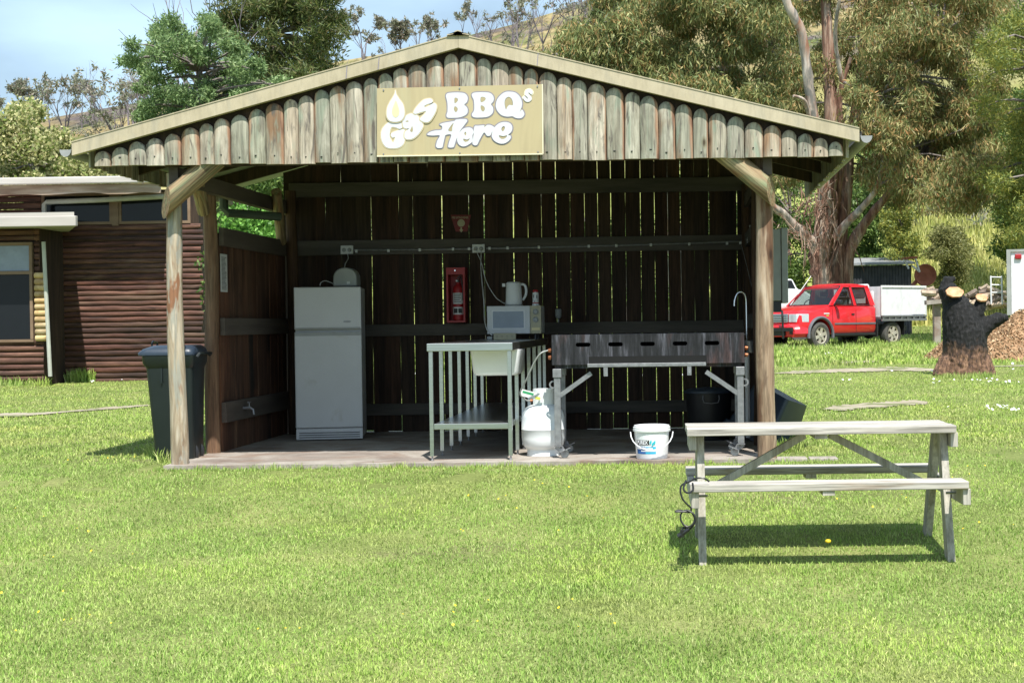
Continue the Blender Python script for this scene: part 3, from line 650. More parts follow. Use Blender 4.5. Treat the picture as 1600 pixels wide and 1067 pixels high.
for i, (nm, R, loops, edge) in enumerate(letters):
    LL = [L_(p, *R) for p in loops]
    g1 = R is R1; hf = .003+.0024*(i-8) if g1 else .003+.0004*i
    e = flat_shape(nm, LL, sg3(hf), 'letter_white' , sg, 0.0)
    o = .0085 if edge == 'grey_line' else .0075
    flat_shape('outline', LL[:1], sg3(.0012+.00012*i), edge, e, 0.0, thick=.0002) if False else None
    # outline: grown copy of the outer loop, a hair behind the face
    P = catmull(LL[0], 5); n = len(P); cen = []
    for k in range(n):
        a = np.array(P[k-1]); b = np.array(P[(k+1) % n]); t = b-a; t = t/(np.linalg.norm(t)+1e-9); cen.append((P[k][0]-t[1]*o, P[k][1]+t[0]*o, P[k][0]+t[1]*o, P[k][1]-t[0]*o))
    area = sum(P[k-1][0]*P[k][1]-P[k][0]*P[k-1][1] for k in range(n))
    out = [(q[2], q[3]) if area > 0 else (q[0], q[1]) for q in cen]
    flat_shape('outline', [out], sg3(hf-.0012 if g1 else .0016+.00006*i), 'letter_edge' if g1 else edge, e, 0.0, thick=.00002, smooth_k=1)
    for h in LL[1:]:   # counters show the board colour again, ringed by the outline
        ph = np.array(catmull(h, 5)); cc = ph.mean(0); small = [tuple(cc+(p-cc)*(.92 if edge == 'grey_line' else .95)) for p in ph]
        flat_shape('counter', [small], sg3(hf+.0010 if g1 else .0030), 'letter_counter', e, 0.0, thick=.0001, smooth_k=1)
fl = [p for p in L_([(300,215),(335,300),(352,370),(340,430),(300,465),(262,440),(243,390),(250,330),(275,270)], *R1)]
flat_shape('flame_heart', [fl], sg3(.0120), 'flame_tan', sg, 0.0)
# ------------------------------------------------------------------ things in the shelter
def gx(px, Y): return W(px, 600, Y).x
# fridge
Yf = 14.35
a = W(465, 684, Yf); b = W(567, 448, Yf); zb, zt = SLAB, b.z; x0, x1 = a.x, W(566, 600, Yf).x; zs = WZ(500, 517, Yf); zk = WZ(500, 668, Yf)
fr = thing('fridge', 'white upright fridge with top freezer against the left end of the back wall', 'fridge', ((x0+x1)/2, Yf+.3, SLAB))
MB().box(x0+.004, x1-.004, Yf+.055, Yf+.62, zb+.02, zt-.004).build('cabinet', 'fridge_white', fr, bevel=.008)
fd = MB().box(x0, x1, Yf, Yf+.05, zs+.012, zt).build('freezer_door', 'fridge_white', fr, bevel=.009)
ld = MB().box(x0, x1, Yf, Yf+.05, zk, zs-.008).build('fridge_door', 'fridge_white', fr, bevel=.009)
MB().box(x0+.004, x1-.004, Yf-.006, Yf-.0005, zs-.045, zs-.014).build('handle_strip', 'grey_plastic', ld, bevel=.003)
MB().box(x0+.01, x1-.01, Yf-.006, Yf-.0005, zs+.016, zs+.032).build('handle_strip', 'grey_plastic', fd, bevel=.003)
mb = MB(); mb.lathe([(0.001, -.004), (.036, -.003), (.038, 0)], (x1-.13, Yf, zs+.085), 16, 'y', sy=.28); mb.build('badge', 'steel_dull', fd, smooth=True)
kb = MB().box(x0+.004, x1-.004, Yf+.006, Yf+.05, zb+.012, zk-.006).build('plinth', 'fridge_white', fr)
mb = MB()
for k in range(3):
    z = zb+.028+k*.021; mb.box(x0+.03, x1-.03, Yf+.001, Yf+.0055, z, z+.007)
mb.build('vent', 'black_plastic', kb)
fr.rotation_euler = (0, 0, math.radians(8)); _c = Vector((x1-fr.location.x, Yf-fr.location.y, 0)); fr.location += _c-Matrix.Rotation(math.radians(8), 3, 'Z')@_c
# toaster on the fridge
tx = WX(543, 440, 14.6); tz = zt
t_ = thing('toaster', 'small grey toaster sitting on top of the fridge', 'toaster', (tx, 14.6, tz))
mb = MB(); prof = []
for k in range(13):
    a_ = PI*k/12; prof.append((tx-math.cos(a_)*(.105 if k not in (0, 12) else .11), tz+.012+.10+math.sin(a_)*.075))
prof = [(tx-.115, tz+.012)]+prof+[(tx+.115, tz+.012)]
mb.prism(list(reversed(prof)), 14.48, 14.66); mb.build('body', 'grey_plastic', t_, smooth=True, bevel=.012)
MB().box(tx-.10, tx+.10, 14.49, 14.65, tz, tz+.0115).build('base', 'black_plastic', t_)
MB().box(tx+.02, tx+.05, 14.468, 14.4795, tz+.03, tz+.055).build('lever', 'label_white', t_, bevel=.003)
MB().box(tx-.06, tx+.06, 14.53, 14.55, tz+.184, tz+.189).build('slot', 'black_hole', t_)
def cable(name, pts, r, mat, parent=None, n=6, sub=5):
    P = [np.array(p, float) for p in pts]; out = []
    for i in range(len(P)-1):
        p0 = P[max(i-1, 0)]; p1 = P[i]; p2 = P[i+1]; p3 = P[min(i+2, len(P)-1)]
        for j in range(sub):
            t = j/sub; out.append(0.5*((2*p1)+(-p0+p2)*t+(2*p0-5*p1+4*p2-p3)*t*t+(-p0+3*p1-3*p2+p3)*t**3))
    out.append(P[-1]); return MB().tube([Vector(p) for p in out], r, n).build(name, mat, parent, smooth=True)
cable('cord', [W(543, 397, 15.3), W(544, 404, 15.2), W(539, 414, 15.0), W(538, 428, 14.72)], .004, 'label_white', t_)
cable('cord', [W(500, 446.5, 14.5), W(502, 441, 14.5), W(510, 439, 14.5), W(524, 445, 14.55)], .0035, 'label_white', t_)
# wall sockets
def outlet(px, py, w, h, label, plugs):
    c = W(px, py, YB-.047); o = thing('wall_socket', label, 'socket', c)
    MB().box(c.x-w/2, c.x+w/2, c.y-.022, c.y, c.z-h/2, c.z+h/2).build('plate', 'label_white', o, bevel=.004)
    for i, s_ in enumerate((-1, 1)):
        mb = MB(); mb.lathe([(.001, -.002), (.020, -.002), (.021, 0)], (c.x+s_*w*.22, c.y-.0225, c.z-.002), 14, 'y'); so_ = mb.build('socket_face', 'grey_plastic', o)
        if i in plugs: MB().lathe([(.001, -.03), (.014, -.03), (.017, -.004)], (c.x+s_*w*.22, c.y-.022, c.z-.004), 12, 'y').build('plug', 'grey_plastic', o, smooth=True)
    return c
s1 = outlet(542.5, 390.5, .125, .085, 'double power socket above the toaster on the back rail', (1,))
s2 = outlet(748, 388.5, .125, .085, 'double power socket above the microwave with two cords plugged in', (0, 1))
# conduit with saddle clips
cd = thing('conduit', 'thin grey conduit clipped along the back wall rail', 'conduit', W(850, 391, YB-.06))
yc = YB-.058
MB().tube([W(552, 391, yc), W(650, 390.5, yc), W(738, 389, yc)], .009, 8).build('pipe', 'steel_dull', cd, smooth=True)
MB().tube([W(760, 388.5, yc), W(900, 385.5, yc), W(1060, 381, yc), W(1166, 377, yc)], .009, 8).build('pipe', 'steel_dull', cd, smooth=True)
for px in (557, 607, 656, 708, 733, 765, 793, 842, 920, 963, 1017, 1077, 1136, 1157):
    py = 392.5-(px-552)*.0215; c = W(px, py, yc)
    MB().box(c.x-.012, c.x+.012, c.y-.014, c.y+.010, c.z-.016, c.z+.012).build('clip', 'label_white', cd, bevel=.003)
# fire extinguisher sign
c = W(721, 348, YB-.003); s_ = 2400/YB
fs_ = thing('fire_sign', 'maroon fire extinguisher sign with round symbol and down arrow, high on the back wall', 'sign', c)
def pz(px, py): p = W(px, py, YB-.004); return (p.x, p.z)
MB().prism([pz(704, 336), pz(736, 336), pz(730, 362), pz(712, 362)], YB-.004, YB-.001).build('sign_board', 'maroon_sign', fs_)
text('lettering', 'FIRE EXTINGUISHER', W(706, 341.8, YB-.0055), (1, 0, -.0132), (0, 0, 1), .030, 'beige_plastic', fs_, sx=.62)
MB().lathe([(.001, -.001), (.038, -.001), (.038, 0)], W(720.5, 348.7, YB-.0052), 20, 'y').build('symbol', 'beige_plastic', fs_)
q = [pz(719.5, 355.5), pz(722, 355.5), pz(722, 359), pz(724, 359), pz(720.8, 363.5), pz(717.6, 359), pz(719.5, 359)]
MB().prism(q, YB-.0062, YB-.0048).build('arrow', 'beige_plastic', fs_)
# red cabinet and extinguisher
c = W(713, 461, 15.2); x0, x1 = WX(697.5, 460, 15.2), WX(726.5, 460, 15.2); z1, z0 = WZ(712, 418, 15.2), WZ(712, 504, 15.2)
cb = thing('extinguisher_cabinet', 'tall open red steel cabinet on the back wall holding the extinguisher', 'cabinet', (c.x, 15.3, z0))
mb = MB(); fwd = 15.2; 
mb.box(x0, x0+.018, fwd, 15.395, z0, z1); mb.box(x1-.018, x1, fwd, 15.395, z0, z1)
mb.box(x0+.0185, x1-.0185, fwd, 15.394, z1-.07, z1-.001); mb.box(x0+.0185, x1-.0185, fwd, 15.394, z0+.001, z0+.02)
mb.box(x0+.0185, x1-.0185, 15.385, 15.393, z0+.021, z1-.071)
mb.build('case', 'red_metal', cb)
MB().tube([(c.x-.01, fwd-.004, z1-.03), (c.x-.01, fwd-.001, z1-.03)], .007, 8).build('lock', 'chrome', cb)
ex = thing('fire_extinguisher', 'red fire extinguisher with white instruction labels inside the cabinet', 'extinguisher', (c.x+.005, 15.3, z0+.02))
ez = z0+.02; exx = c.x+.008
MB().lathe([(.001, 0), (.052, .002), (.055, .02), (.055, .30), (.05, .33), (.03, .355), (.02, .365), (.02, .38)], (exx, 15.29, ez), 20).build('cylinder', 'red_metal', ex, smooth=True)
for z_, h_ in ((.165, .11), (.06, .075)):
    lb = MB(); lb.lathe([(.0556, 0), (.0558, .001), (.0558, h_-.001), (.0556, h_)], (exx, 15.29, ez+z_), 24, cap=False); lb.build('label', 'label_white', ex, smooth=True)
mb = MB()
for k in range(5):
    mb.box(exx-.035, exx+.03-.01*(k % 2), 15.2335, 15.236, ez+.255-k*.018, ez+.262-k*.018)
mb.build('print', 'black_ink', ex)
mb = MB(); mb.box(exx-.04, exx-.004, 15.232, 15.2335, ez+.075, ez+.12); mb.box(exx+.006, exx+.042, 15.232, 15.2335, ez+.075, ez+.12); mb.build('symbol', 'black_ink', ex)
mb = MB(); mb.box(exx-.012, exx+.012, 15.27, 15.31, ez+.38, ez+.41); mb.build('valve', 'black_plastic', ex, bevel=.003)
MB().beam((exx-.01, 15.28, ez+.42), (exx+.05, 15.27, ez+.47), .012, .008).build('handle', 'black_plastic', ex)
cable('hose', [(exx+.01, 15.27, ez+.4), (exx+.035, 15.24, ez+.43), (exx+.05, 15.235, ez+.33), (exx+.052, 15.24, ez+.2)], .006, 'black_plastic', ex)
MB().lathe([(.001, 0), (.009, 0), (.009, .006), (.001, .006)], (exx-.012, 15.262, ez+.395), 10, 'y').build('gauge', 'label_white', ex)
# steel sink bench
xa, xb = WX(669, 545, 12.0), WX(799, 540, 12.0); zt = WZ(735, 536, 12.0); ya, yb = 12.0, 15.25
bn = thing('sink_bench', 'long stainless steel bench on thin square legs with a low shelf', 'bench', ((xa+xb)/2, 13.6, SLAB))
MB().box(xa-.01, xb+.01, ya-.01, yb, zt-.062, zt).build('bench_top', 'steel', bn, bevel=.004)
zsh = WZ(740, 661, 12.05)
MB().box(xa+.034, xb-.034, ya+.012, yb-.05, zsh-.045, zsh).build('shelf', 'steel', bn, bevel=.003)
for i in range(7):
    y = ya+.015+i*.52
    for x in (xa+.018, xb-.018):
        l = MB().box(x-.0155, x+.0155, y-.0155, y+.0155, SLAB+.035, zt-.0625).build('leg', 'steel', bn, bevel=.002)
        MB().lathe([(.014, 0), (.015, .006), (.007, .012), (.007, .035)], (x, y, SLAB+.0), 10).build('foot', 'steel_dull', l)
# tub under the bench
yt = 12.35; x0, x1 = WX(734, 560, yt), WX(813, 560, yt); zt2 = zt-.063; zb2 = WZ(770, 587, yt)
tb = MB(); q = []
def rrect(x0, x1, y0, y1, r, k=5):
    out = []
    for cx, cy, a0 in ((x1-r, y1-r, 0), (x0+r, y1-r, 90), (x0+r, y0+r, 180), (x1-r, y0+r, 270)):
        for j in range(k):
            a_ = math.radians(a0+90*j/(k-1)); out.append((cx+r*math.cos(a_), cy+r*math.sin(a_)))
    return out
def loft(mb, rings, cap0=True, cap1=True):   # rings: list of (list of xy, z)
    n = len(rings[0][0]); b = len(mb.v)
    for pts, z in rings: mb.v += [(p[0], p[1], z) for p in pts]
    for i in range(len(rings)-1):
        for j in range(n):
            q = (j+1) % n; mb.f.append((b+i*n+j, b+i*n+q, b+(i+1)*n+q, b+(i+1)*n+j))
    if cap0: mb.f.append(tuple(b+j for j in reversed(range(n))))
    if cap1: mb.f.append(tuple(b+(len(rings)-1)*n+j for j in range(n)))
    return mb
loft(tb, [(rrect(x0+.05, x1-.05, yt+.04, yt+.38, .04), zb2), (rrect(x0+.03, x1-.03, yt+.02, yt+.40, .05), zb2+.006), (rrect(x0+.018, x1-.018, yt+.01, yt+.41, .05), zb2+.03), (rrect(x0, x1, yt, yt+.42, .04), zt2)])
tbo = tb.build('sink_tub', 'white_plastic', bn, smooth=True, auto=60)
# microwave on the bench
ym = 14.35; x0, x1 = WX(761, 500, ym), WX(845.5, 500, ym); z1, z0 = WZ(800, 478, ym), WZ(800, 521.5, ym)
mw = thing('microwave', 'white microwave oven with beige dial panel on the far end of the steel bench', 'microwave', ((x0+x1)/2, ym+.2, zt))
MB().box(x0+.002, x1-.002, ym+.03, ym+.38, z0+.002, z1-.002).build('case', 'white_plastic', mw, bevel=.004)
xd = x0+(x1-x0)*.80
dr = MB().box(x0, xd-.002, ym, ym+.028, z0, z1).build('door', 'fridge_white', mw, bevel=.005)
MB().box(x0+.045, xd-.05, ym-.0015, ym-.0003, z0+.045, z1-.04).build('window_frame', 'label_white', dr)
MB().box(x0+.055, xd-.062, ym-.003, ym-.0017, z0+.055, z1-.05).build('window', 'glass_sheen', dr)
cp = MB().box(xd, x1, ym, ym+.028, z0, z1).build('control_panel', 'beige_plastic', mw, bevel=.003)
for f_ in (.78, .50):
    MB().lathe([(.001, -.018), (.018, -.018), (.021, -.006), (.027, -.004), (.028, -.0005)], ((xd+x1)/2, ym, z0+(z1-z0)*f_), 20, 'y').build('dial', 'grey_plastic', cp, smooth=True)
MB().box(xd+.012, x1-.012, ym-.006, ym-.0003, z0+.03, z0+.055).build('door_button', 'flame_tan', cp, bevel=.002)
for fx in (x0+.06, x1-.06):
    for fy in (ym+.06, ym+.33): MB().lathe([(.016, 0), (.014, max(.004, z0-zt))], (fx, fy, zt), 10).build('foot', 'black_plastic', mw)
# kettle
ky = ym+.17; kx = WX(803, 476, ky); kz = z1
kt = thing('kettle', 'pale grey jug kettle standing on the microwave', 'kettle', (kx, ky, kz))
MB().lathe([(.001, 0), (.082, .0), (.084, .012), (.080, .016)], (kx, ky, kz), 24).build('base', 'grey_plastic', kt, smooth=True)
MB().lathe([(.076, .017), (.079, .03), (.074, .14), (.070, .20), (.071, .215), (.06, .226), (.02, .232), (.001, .233)], (kx, ky, kz), 24).build('jug', 'label_white', kt, smooth=True)
MB().prism([(-.012, 0), (.012, 0), (.002, .03), (-.002, .03)], 0, .03, 'z').xf(T(kx-.079, ky, kz+.185)@rot4('Z', 90)).build('spout', 'label_white', kt)
cable('handle', [(kx+.062, ky, kz+.205), (kx+.10, ky, kz+.20), (kx+.118, ky, kz+.16), (kx+.112, ky, kz+.10), (kx+.085, ky, kz+.055)], .012, 'label_white', kt, 8)
cable('cord', [s2+Vector((-.027, -.02, -.02)), W(752, 410, 15.1), W(760, 440, 14.9), W(775, 465, 14.75), W(790, 475, 14.6)], .004, 'label_white', kt)
# spray can on the microwave
cx = WX(837.5, 475, ky)-.003
ca = thing('spray_can', 'white aerosol can with red cap beside the kettle', 'can', (cx, ky, z1))
MB().lathe([(.001, 0), (.033, 0), (.033, .012), (.030, .014), (.030, .118), (.024, .128)], (cx, ky, z1), 18).build('can_body', 'label_white', ca, smooth=True)
MB().lathe([(.026, .1285), (.026, .145), (.022, .152), (.001, .152)], (cx, ky, z1), 18).build('cap', 'red_metal', ca, smooth=True)
MB().lathe([(.0305, .022), (.0307, .024), (.0307, .03), (.0305, .031)], (cx, ky, z1), 18, cap=False).build('red_band', 'red_metal', ca)
mb = MB(); mb.prism([(cx-.014, z1+.036), (cx-.002, z1+.036), (cx-.008, z1+.05)], ky-.0315, ky-.0305); mb.box(cx-.02, cx-.012, ky-.0285, ky-.0275, z1+.075, z1+.105); mb.box(cx+.01, cx+.018, ky-.0295, ky-.0285, z1+.07, z1+.10); mb.build('print', 'black_ink', ca)
# power board
py_ = ym-.16; x0b, x1b = WX(771, 524, py_), WX(806, 524, py_)
pb = thing('power_board', 'beige four-way power board leaning against the microwave base', 'power board', ((x0b+x1b)/2, py_, zt))
MB().box(x0b, x1b, py_, py_+.04, zt+.001, zt+.062).build('body', 'beige_plastic', pb, bevel=.005)
for k in range(4):
    c_ = x0b+(x1b-x0b)*(.16+.225*k); mb = MB(); mb.box(c_-.009, c_-.006, py_-.001, py_-.0003, zt+.028, zt+.04); mb.box(c_+.004, c_+.007, py_-.001, py_-.0003, zt+.028, zt+.04); mb.box(c_-.002, c_, py_-.001, py_-.0003, zt+.014, zt+.022); mb.build('socket', 'black_ink', pb)
cable('cord', [s2+Vector((.027, -.02, -.02)), W(751.5, 420, 15.1), W(756, 470, 14.7), W(757, 500, 14.5), W(762, 517, 14.3), W(769, 524, 14.22)], .0045, 'label_white', pb)
MB().box(x0b-.06, x0b-.012, py_+.005, py_+.035, zt+.004, zt+.034).build('plug', 'grey_plastic', pb, bevel=.004)
# small glass jar hanging on the rail to the right
jx = W(872.5, 490, 15.33)
jr = thing('soap_dispenser', 'small grey dispenser fixed above the rail right of the microwave', 'dispenser', jx)
MB().lathe([(.001, -.05), (.018, -.05), (.03, -.035), (.033, -.02), (.033, .035), (.028, .045), (.001, .045)], jx, 16).build('bottle', 'grey_plastic', jr, smooth=True)
MB().lathe([(.006, -.09), (.008, -.052)], jx, 8).build('nozzle', 'grey_plastic', jr)
MB().box(jx.x-.012, jx.x+.012, jx.y+.033, YB-.001, jx.z-.02, jx.z+.02).build('bracket', 'steel_dull', jr)
# ruler-like thermometer strip on left wall
p0 = W(340.5, 398, 13.25)
th = thing('notice_strip', 'narrow white printed strip on the front edge of the left side wall', 'notice', (XL, 13.25, 1.5))
xw = XL-.010; zc0 = 1.11+(514-457)/2400*13.3; zc1 = 1.11+(514-398)/2400*13.3
MB().box(xw, xw+.004, 13.14, 13.33, zc0, zc1).build('strip', 'label_white', th)
mb = MB(); rr = random.Random(4)
for k in range(26):
    z = zc0+.02+k*(zc1-zc0-.04)/26; mb.box(xw+.0042, xw+.0048, 13.16, 13.31-rr.uniform(0, .05), z, z+.004)
mb.build('print', 'black_ink', th)
# tap low on left wall
tp = thing('tap', 'small brass garden tap on the lowest rail of the left side wall', 'tap', (XL+.03, 13.62, .40))
mb = MB(); mb.tube([(XL+.03, 13.62, .40), (XL+.10, 13.62, .40)], .013, 8); mb.tube([(XL+.09, 13.62, .40), (XL+.12, 13.62, .385), (XL+.125, 13.62, .34)], .012, 8); mb.build('spout', 'steel_dull', tp, smooth=True)
MB().tube([(XL+.085, 13.62, .41), (XL+.085, 13.62, .445)], .007, 8).build('stem', 'steel_dull', tp)
MB().beam((XL+.085, 13.58, .45), (XL+.085, 13.66, .45), .012, .01).build('handle', 'steel_dull', tp)

# ------------------------------------------------------------------ barbecue
YQ = 12.10
bx0, bx1 = WX(862, 545, YQ), WX(1163, 545, YQ); bz1, bz0 = WZ(1012, 521.5, YQ), WZ(1012, 568.5, YQ)
bq = thing('gas_barbecue', 'long blackened steel gas barbecue on braced caster legs', 'barbecue', ((bx0+bx1)/2, YQ+.3, SLAB))
def slotted(x0, x1, z0, z1, slots, y0, y1):
    mb = MB(); xs = [x0]+[v for s in slots for v in (s[0], s[1])]+[x1]; sa, sb = slots[0][2], slots[0][3]
    mb.box(x0, x1, y0, y1, sb, z1); mb.box(x0, x1, y0, y1, z0, sa)
    for i in range(0, len(xs), 2): mb.box(xs[i], xs[i+1], y0, y1, sa, sb)
    return mb
sl_ = []
for px in (911, 961.7, 1011.7, 1062.5, 1112.5):
    c_ = W(px, 537.5-(px-1012)*.012, YQ); sl_.append((c_.x-.058, c_.x+.058, WZ(1012, 540.5, YQ), WZ(1012, 534, YQ)))
pn = slotted(bx0, bx1, bz0, bz1, sl_, YQ, YQ+.006).build('front_panel', 'bbq_steel', bq)
mb = MB()
for s_ in sl_:     # rounded ends of the slots
    for xq, d in ((s_[0], 1), (s_[1], -1)):
        zc = (s_[2]+s_[3])/2; h = (s_[3]-s_[2])/2
        for sg_ in (1, -1): mb.prism([(xq-d*.001, zc+sg_*(h+.001)), (xq+d*h*.9, zc+sg_*(h+.001)), (xq+d*h*.3, zc+sg_*h*.7), (xq-d*.001, zc+sg_*.001)], YQ+.0012, YQ+.0055)
mb.build('slot_ends', 'bbq_steel', pn)
mb = MB(); mb.box(bx0, bx0+.006, YQ+.0065, YQ+.60, bz0, bz1); mb.box(bx1-.006, bx1, YQ+.0065, YQ+.60, bz0, bz1); mb.box(bx0+.0065, bx1-.0065, YQ+.594, YQ+.6, bz0, bz1); mb.box(bx0+.0065, bx1-.0065, YQ+.10, YQ+.593, bz0+.02, bz0+.03); mb.box(bx0+.0065, bx1-.0065, YQ+.06, YQ+.593, bz1-.06, bz1-.045); mb.build('firebox', 'bbq_steel', bq)
mb = MB(); mb.box(bx0+.02, bx1-.02, YQ+.03, YQ+.06, bz0-.03, bz0-.0005); mb.box(bx0+.02, bx1-.02, YQ+.54, YQ+.57, bz0-.03, bz0-.0005); mb.build('frame', 'bbq_steel', bq)
zz = WZ(1012, 556, YQ)
dq = MB().box(WX(920, 560, YQ), WX(1104, 560, YQ), YQ-.004, YQ-.0005, bz0-.005, zz).build('tray_recess_shade', 'black_hole', bq)  # flat black plate painting the shade of the tray recess
z_a, z_b = WZ(1012, 567, YQ), WZ(1012, 572.5, YQ)
MB().box(WX(918, 560, YQ), WX(1103, 560, YQ), YQ-.03, YQ-.0055, z_b, z_a).build('tray_rim', 'steel_dull', bq, bevel=.002)
for px in (946.5, 1077):
    c_ = WX(px, 575, YQ); o = MB().box(c_-.016, c_+.016, YQ-.028, YQ-.022, z_b-.072, z_b-.0005).build('tray_lug', 'steel_dull', bq)
    MB().tube([(c_, YQ-.031, z_b-.05), (c_, YQ-.0285, z_b-.05)], .006, 8).build('bolt', 'chrome', o)
for px, sgn in ((870.5, 1), (1157, -1)):
    for y in (YQ+.03, YQ+.55):
        x = WX(px, 600, YQ)
        l = MB().box(x-.026, x+.026, y-.026, y+.026, SLAB+.10, bz0-.10).build('leg', 'steel_dull', bq, bevel=.004)
        MB().box(x-.034, x+.034, y-.034, y+.034, bz0-.099, bz0-.031).build('leg_bracket', 'steel_dull', l, bevel=.003)
        c_ = MB(); c_.box(x-.03, x+.03, y-.03, y+.03, SLAB+.092, SLAB+.099); c_.beam((x-.02, y, SLAB+.09), (x+sgn*.05, y-.01, SLAB+.035), .012, .03); c_.beam((x+.02, y+.02, SLAB+.09), (x+sgn*.05, y+.02, SLAB+.035), .012, .03); c_.beam((x+sgn*.02, y-.02, SLAB+.05), (x+sgn*.10, y-.03, SLAB+.085), .03, .008)
        c_.build('caster_fork', 'steel_dull', l)
        w_ = MB().lathe([(.001, -.012), (.03, -.012), (.034, -.006), (.034, .006), (.03, .012), (.001, .012)], (x+sgn*.05, y+.005, SLAB+.034), 18, 'y'); w_.build('caster_wheel', 'grey_plastic', l, smooth=True)
        if y < YQ+.1:
            MB().lathe([(.02, -.006), (.032, -.006), (.032, .006), (.02, .006), (.02, -.006)], (x-sgn*.034, y, bz0-.155), 18, 'y', cap=False).build('ring', 'steel_dull', l)
            xb_ = x+sgn*.25; br = MB().beam((x+sgn*.02, y-.01, WZ(877, 618, YQ)), (xb_+sgn*.02, y-.01, WZ(925, 583, YQ)), .028, .035, upv=(0, 0, 1)).build('diagonal_brace', 'steel_dull', bq)
for s_, x in ((-1, bx0), (1, bx1)):
    for dz in (.115, .06):
        MB().lathe([(.001, s_*.03), (.014, s_*.03), (.018, s_*.01), (.010, s_*.0005)], (x, YQ+.03, bz0+dz), 12, 'x').build('gas_knob', 'brass', bq, smooth=True)
# gas bottle
gy = 12.42; gxx = WX(848.5, 660, gy); gz = SLAB; R = .172*1.0
R = (WX(882, 660, gy)-WX(815, 660, gy))/2; gh_ = WZ(849, 607, gy)-gz
gb = thing('gas_bottle', 'white gas bottle with a plastic tag beneath the left end of the barbecue', 'gas bottle', (gxx, gy, gz))
H = gh_*.77
prof = [(R*.5, .045), (R*.8, .055), (R*.95, .09), (R, .14), (R, H*.50), (R*1.012, H*.505), (R*1.012, H*.52), (R, H*.525), (R, H*.74), (R*.95, H*.84), (R*.80, H*.93), (R*.55, H*.985), (R*.3, H)]
MB().lathe(prof, (gxx, gy, gz), 40).build('tank', 'bottle_white', gb, smooth=True, auto=50)
MB().lathe([(R*.74, 0), (R*.77, .0), (R*.74, .055), (R*.70, .055), (R*.74, 0)], (gxx, gy, gz+.001), 32, cap=False).build('foot_ring', 'bottle_white', gb, smooth=True)
mb = MB(); cr_ = R*.52; k0 = 30
arc = [math.radians(215+i*(290/k0)) for i in range(k0+1)]; vs = []
for a_ in arc:
    for r_ in (cr_, cr_-.004):
        for z_ in (H*.955, gh_): vs.append((gxx+math.cos(a_)*r_, gy+math.sin(a_)*r_, gz+z_))
fs = []
for i in range(k0): o = 4*i; fs += [(o, o+4, o+5, o+1), (o+2, o+3, o+7, o+6), (o+1, o+5, o+7, o+3), (o, o+2, o+6, o+4)]
fs += [(0, 1, 3, 2), (4*k0, 4*k0+2, 4*k0+3, 4*k0+1)]
mb.add(vs, fs); mb.build('collar', 'bottle_white', gb, smooth=True)
mb = MB(); mb.tube([(gxx, gy, gz+H), (gxx, gy, gz+H+.06)], .02, 10); mb.tube([(gxx, gy, gz+H+.035), (gxx-.10, gy-.03, gz+H+.03)], .012, 8); mb.build('valve', 'brass', gb, smooth=True)
# safety tag: flat card tilted to the left
A_ = W(815, 613, gy-.13); B_ = W(846, 621, gy-.13); tx_ = (B_-A_).normalized(); tz_ = Vector((0, -1, 0)).cross(tx_)*-1
tgm = Matrix((tx_, Vector((0, 1, 0)), tx_.cross(Vector((0, 1, 0))))).transposed()
to = MB().rbox((A_+B_)/2, ((B_-A_).length+.02, .003, .055), tgm).build('safety_tag', 'label_white', gb)
up_ = tgm@Vector((0, 0, 1))
MB().rbox((A_+B_)/2-tx_*.03+up_*.008+Vector((0, -.0022, 0)), (.09, .001, .018), tgm).build('green_print', 'green_ink', to)
MB().rbox((A_+B_)/2+tx_*.055-up_*.012+Vector((0, -.0022, 0)), (.04, .001, .022), tgm).build('yellow_print', 'yellow_ink', to)
cable('gas_hose', [(bx0-.03, YQ+.03, bz0+.115), W(845, 552, YQ), W(835, 566, YQ+.03), W(824, 590, YQ+.08), W(815.5, 606, YQ+.14), W(813, 616, YQ+.18), W(822, 625, YQ+.26), (gxx-.10, gy-.03, gz+H+.03)], .007, 'steel_dull', bq)
bpy.data.objects['gas_hose'].data.materials[0] = MT['grey_plastic']
# bucket
ky_ = 12.05; kx_ = WX(1018.5, 690, ky_); kr = (WX(1047, 668, ky_)-WX(990, 668, ky_))/2; kh = WZ(1018, 663, ky_)-SLAB
bk = thing('bucket', 'white plastic chlorine bucket with lid on the slab under the barbecue', 'bucket', (kx_, ky_, SLAB))
MB().lathe([(.001, .0), (kr*.84, 0), (kr*.86, .008), (kr*.955, kh*.80), (kr*.955, kh*.84)], (kx_, ky_, SLAB), 40).build('pail', 'white_plastic', bk, smooth=True, auto=50)
MB().lathe([(kr*.99, kh*.805), (kr*1.03, kh*.81), (kr*1.035, kh*.87), (kr*1.0, kh*.89), (kr*1.02, kh*.90), (kr*1.02, kh*.935), (kr*.97, kh*.94), (kr*.965, kh*.985), (kr*.9, kh*.99), (kr*.88, kh*.955), (.001, kh*.95)], (kx_, ky_, SLAB), 40).build('lid', 'white_plastic', bk, smooth=True, auto=40)
hp = []
for k in range(13):
    a_ = PI*k/12; hp.append((kx_-math.cos(a_)*kr*1.16, ky_-.02-math.sin(a_)*kr*1.02, SLAB+kh*.78-math.sin(a_)*kh*.50))
MB().tube(hp, .0045, 6).build('bail_handle', 'white_plastic', bk, smooth=True)
def bucket_patch(name, a0, a1, f0, f1, mat, lift):
    mb = MB(); n = 14; vs = []
    for i in range(n+1):
        a_ = math.radians(a0+(a1-a0)*i/n)
        for f_ in (f0, f1):
            r_ = kr*(.86+.095*(f_*kh-.008)/(kh*.8-.008))+lift; vs.append((kx_+math.sin(a_)*r_, ky_-math.cos(a_)*r_, SLAB+f_*kh))
    mb.add(vs, [(2*i, 2*i+2, 2*i+3, 2*i+1) for i in range(n)]); return mb.build(name, mat, bk, smooth=True)
bucket_patch('label_black', -58, -8, .42, .565, 'black_ink', .0008)
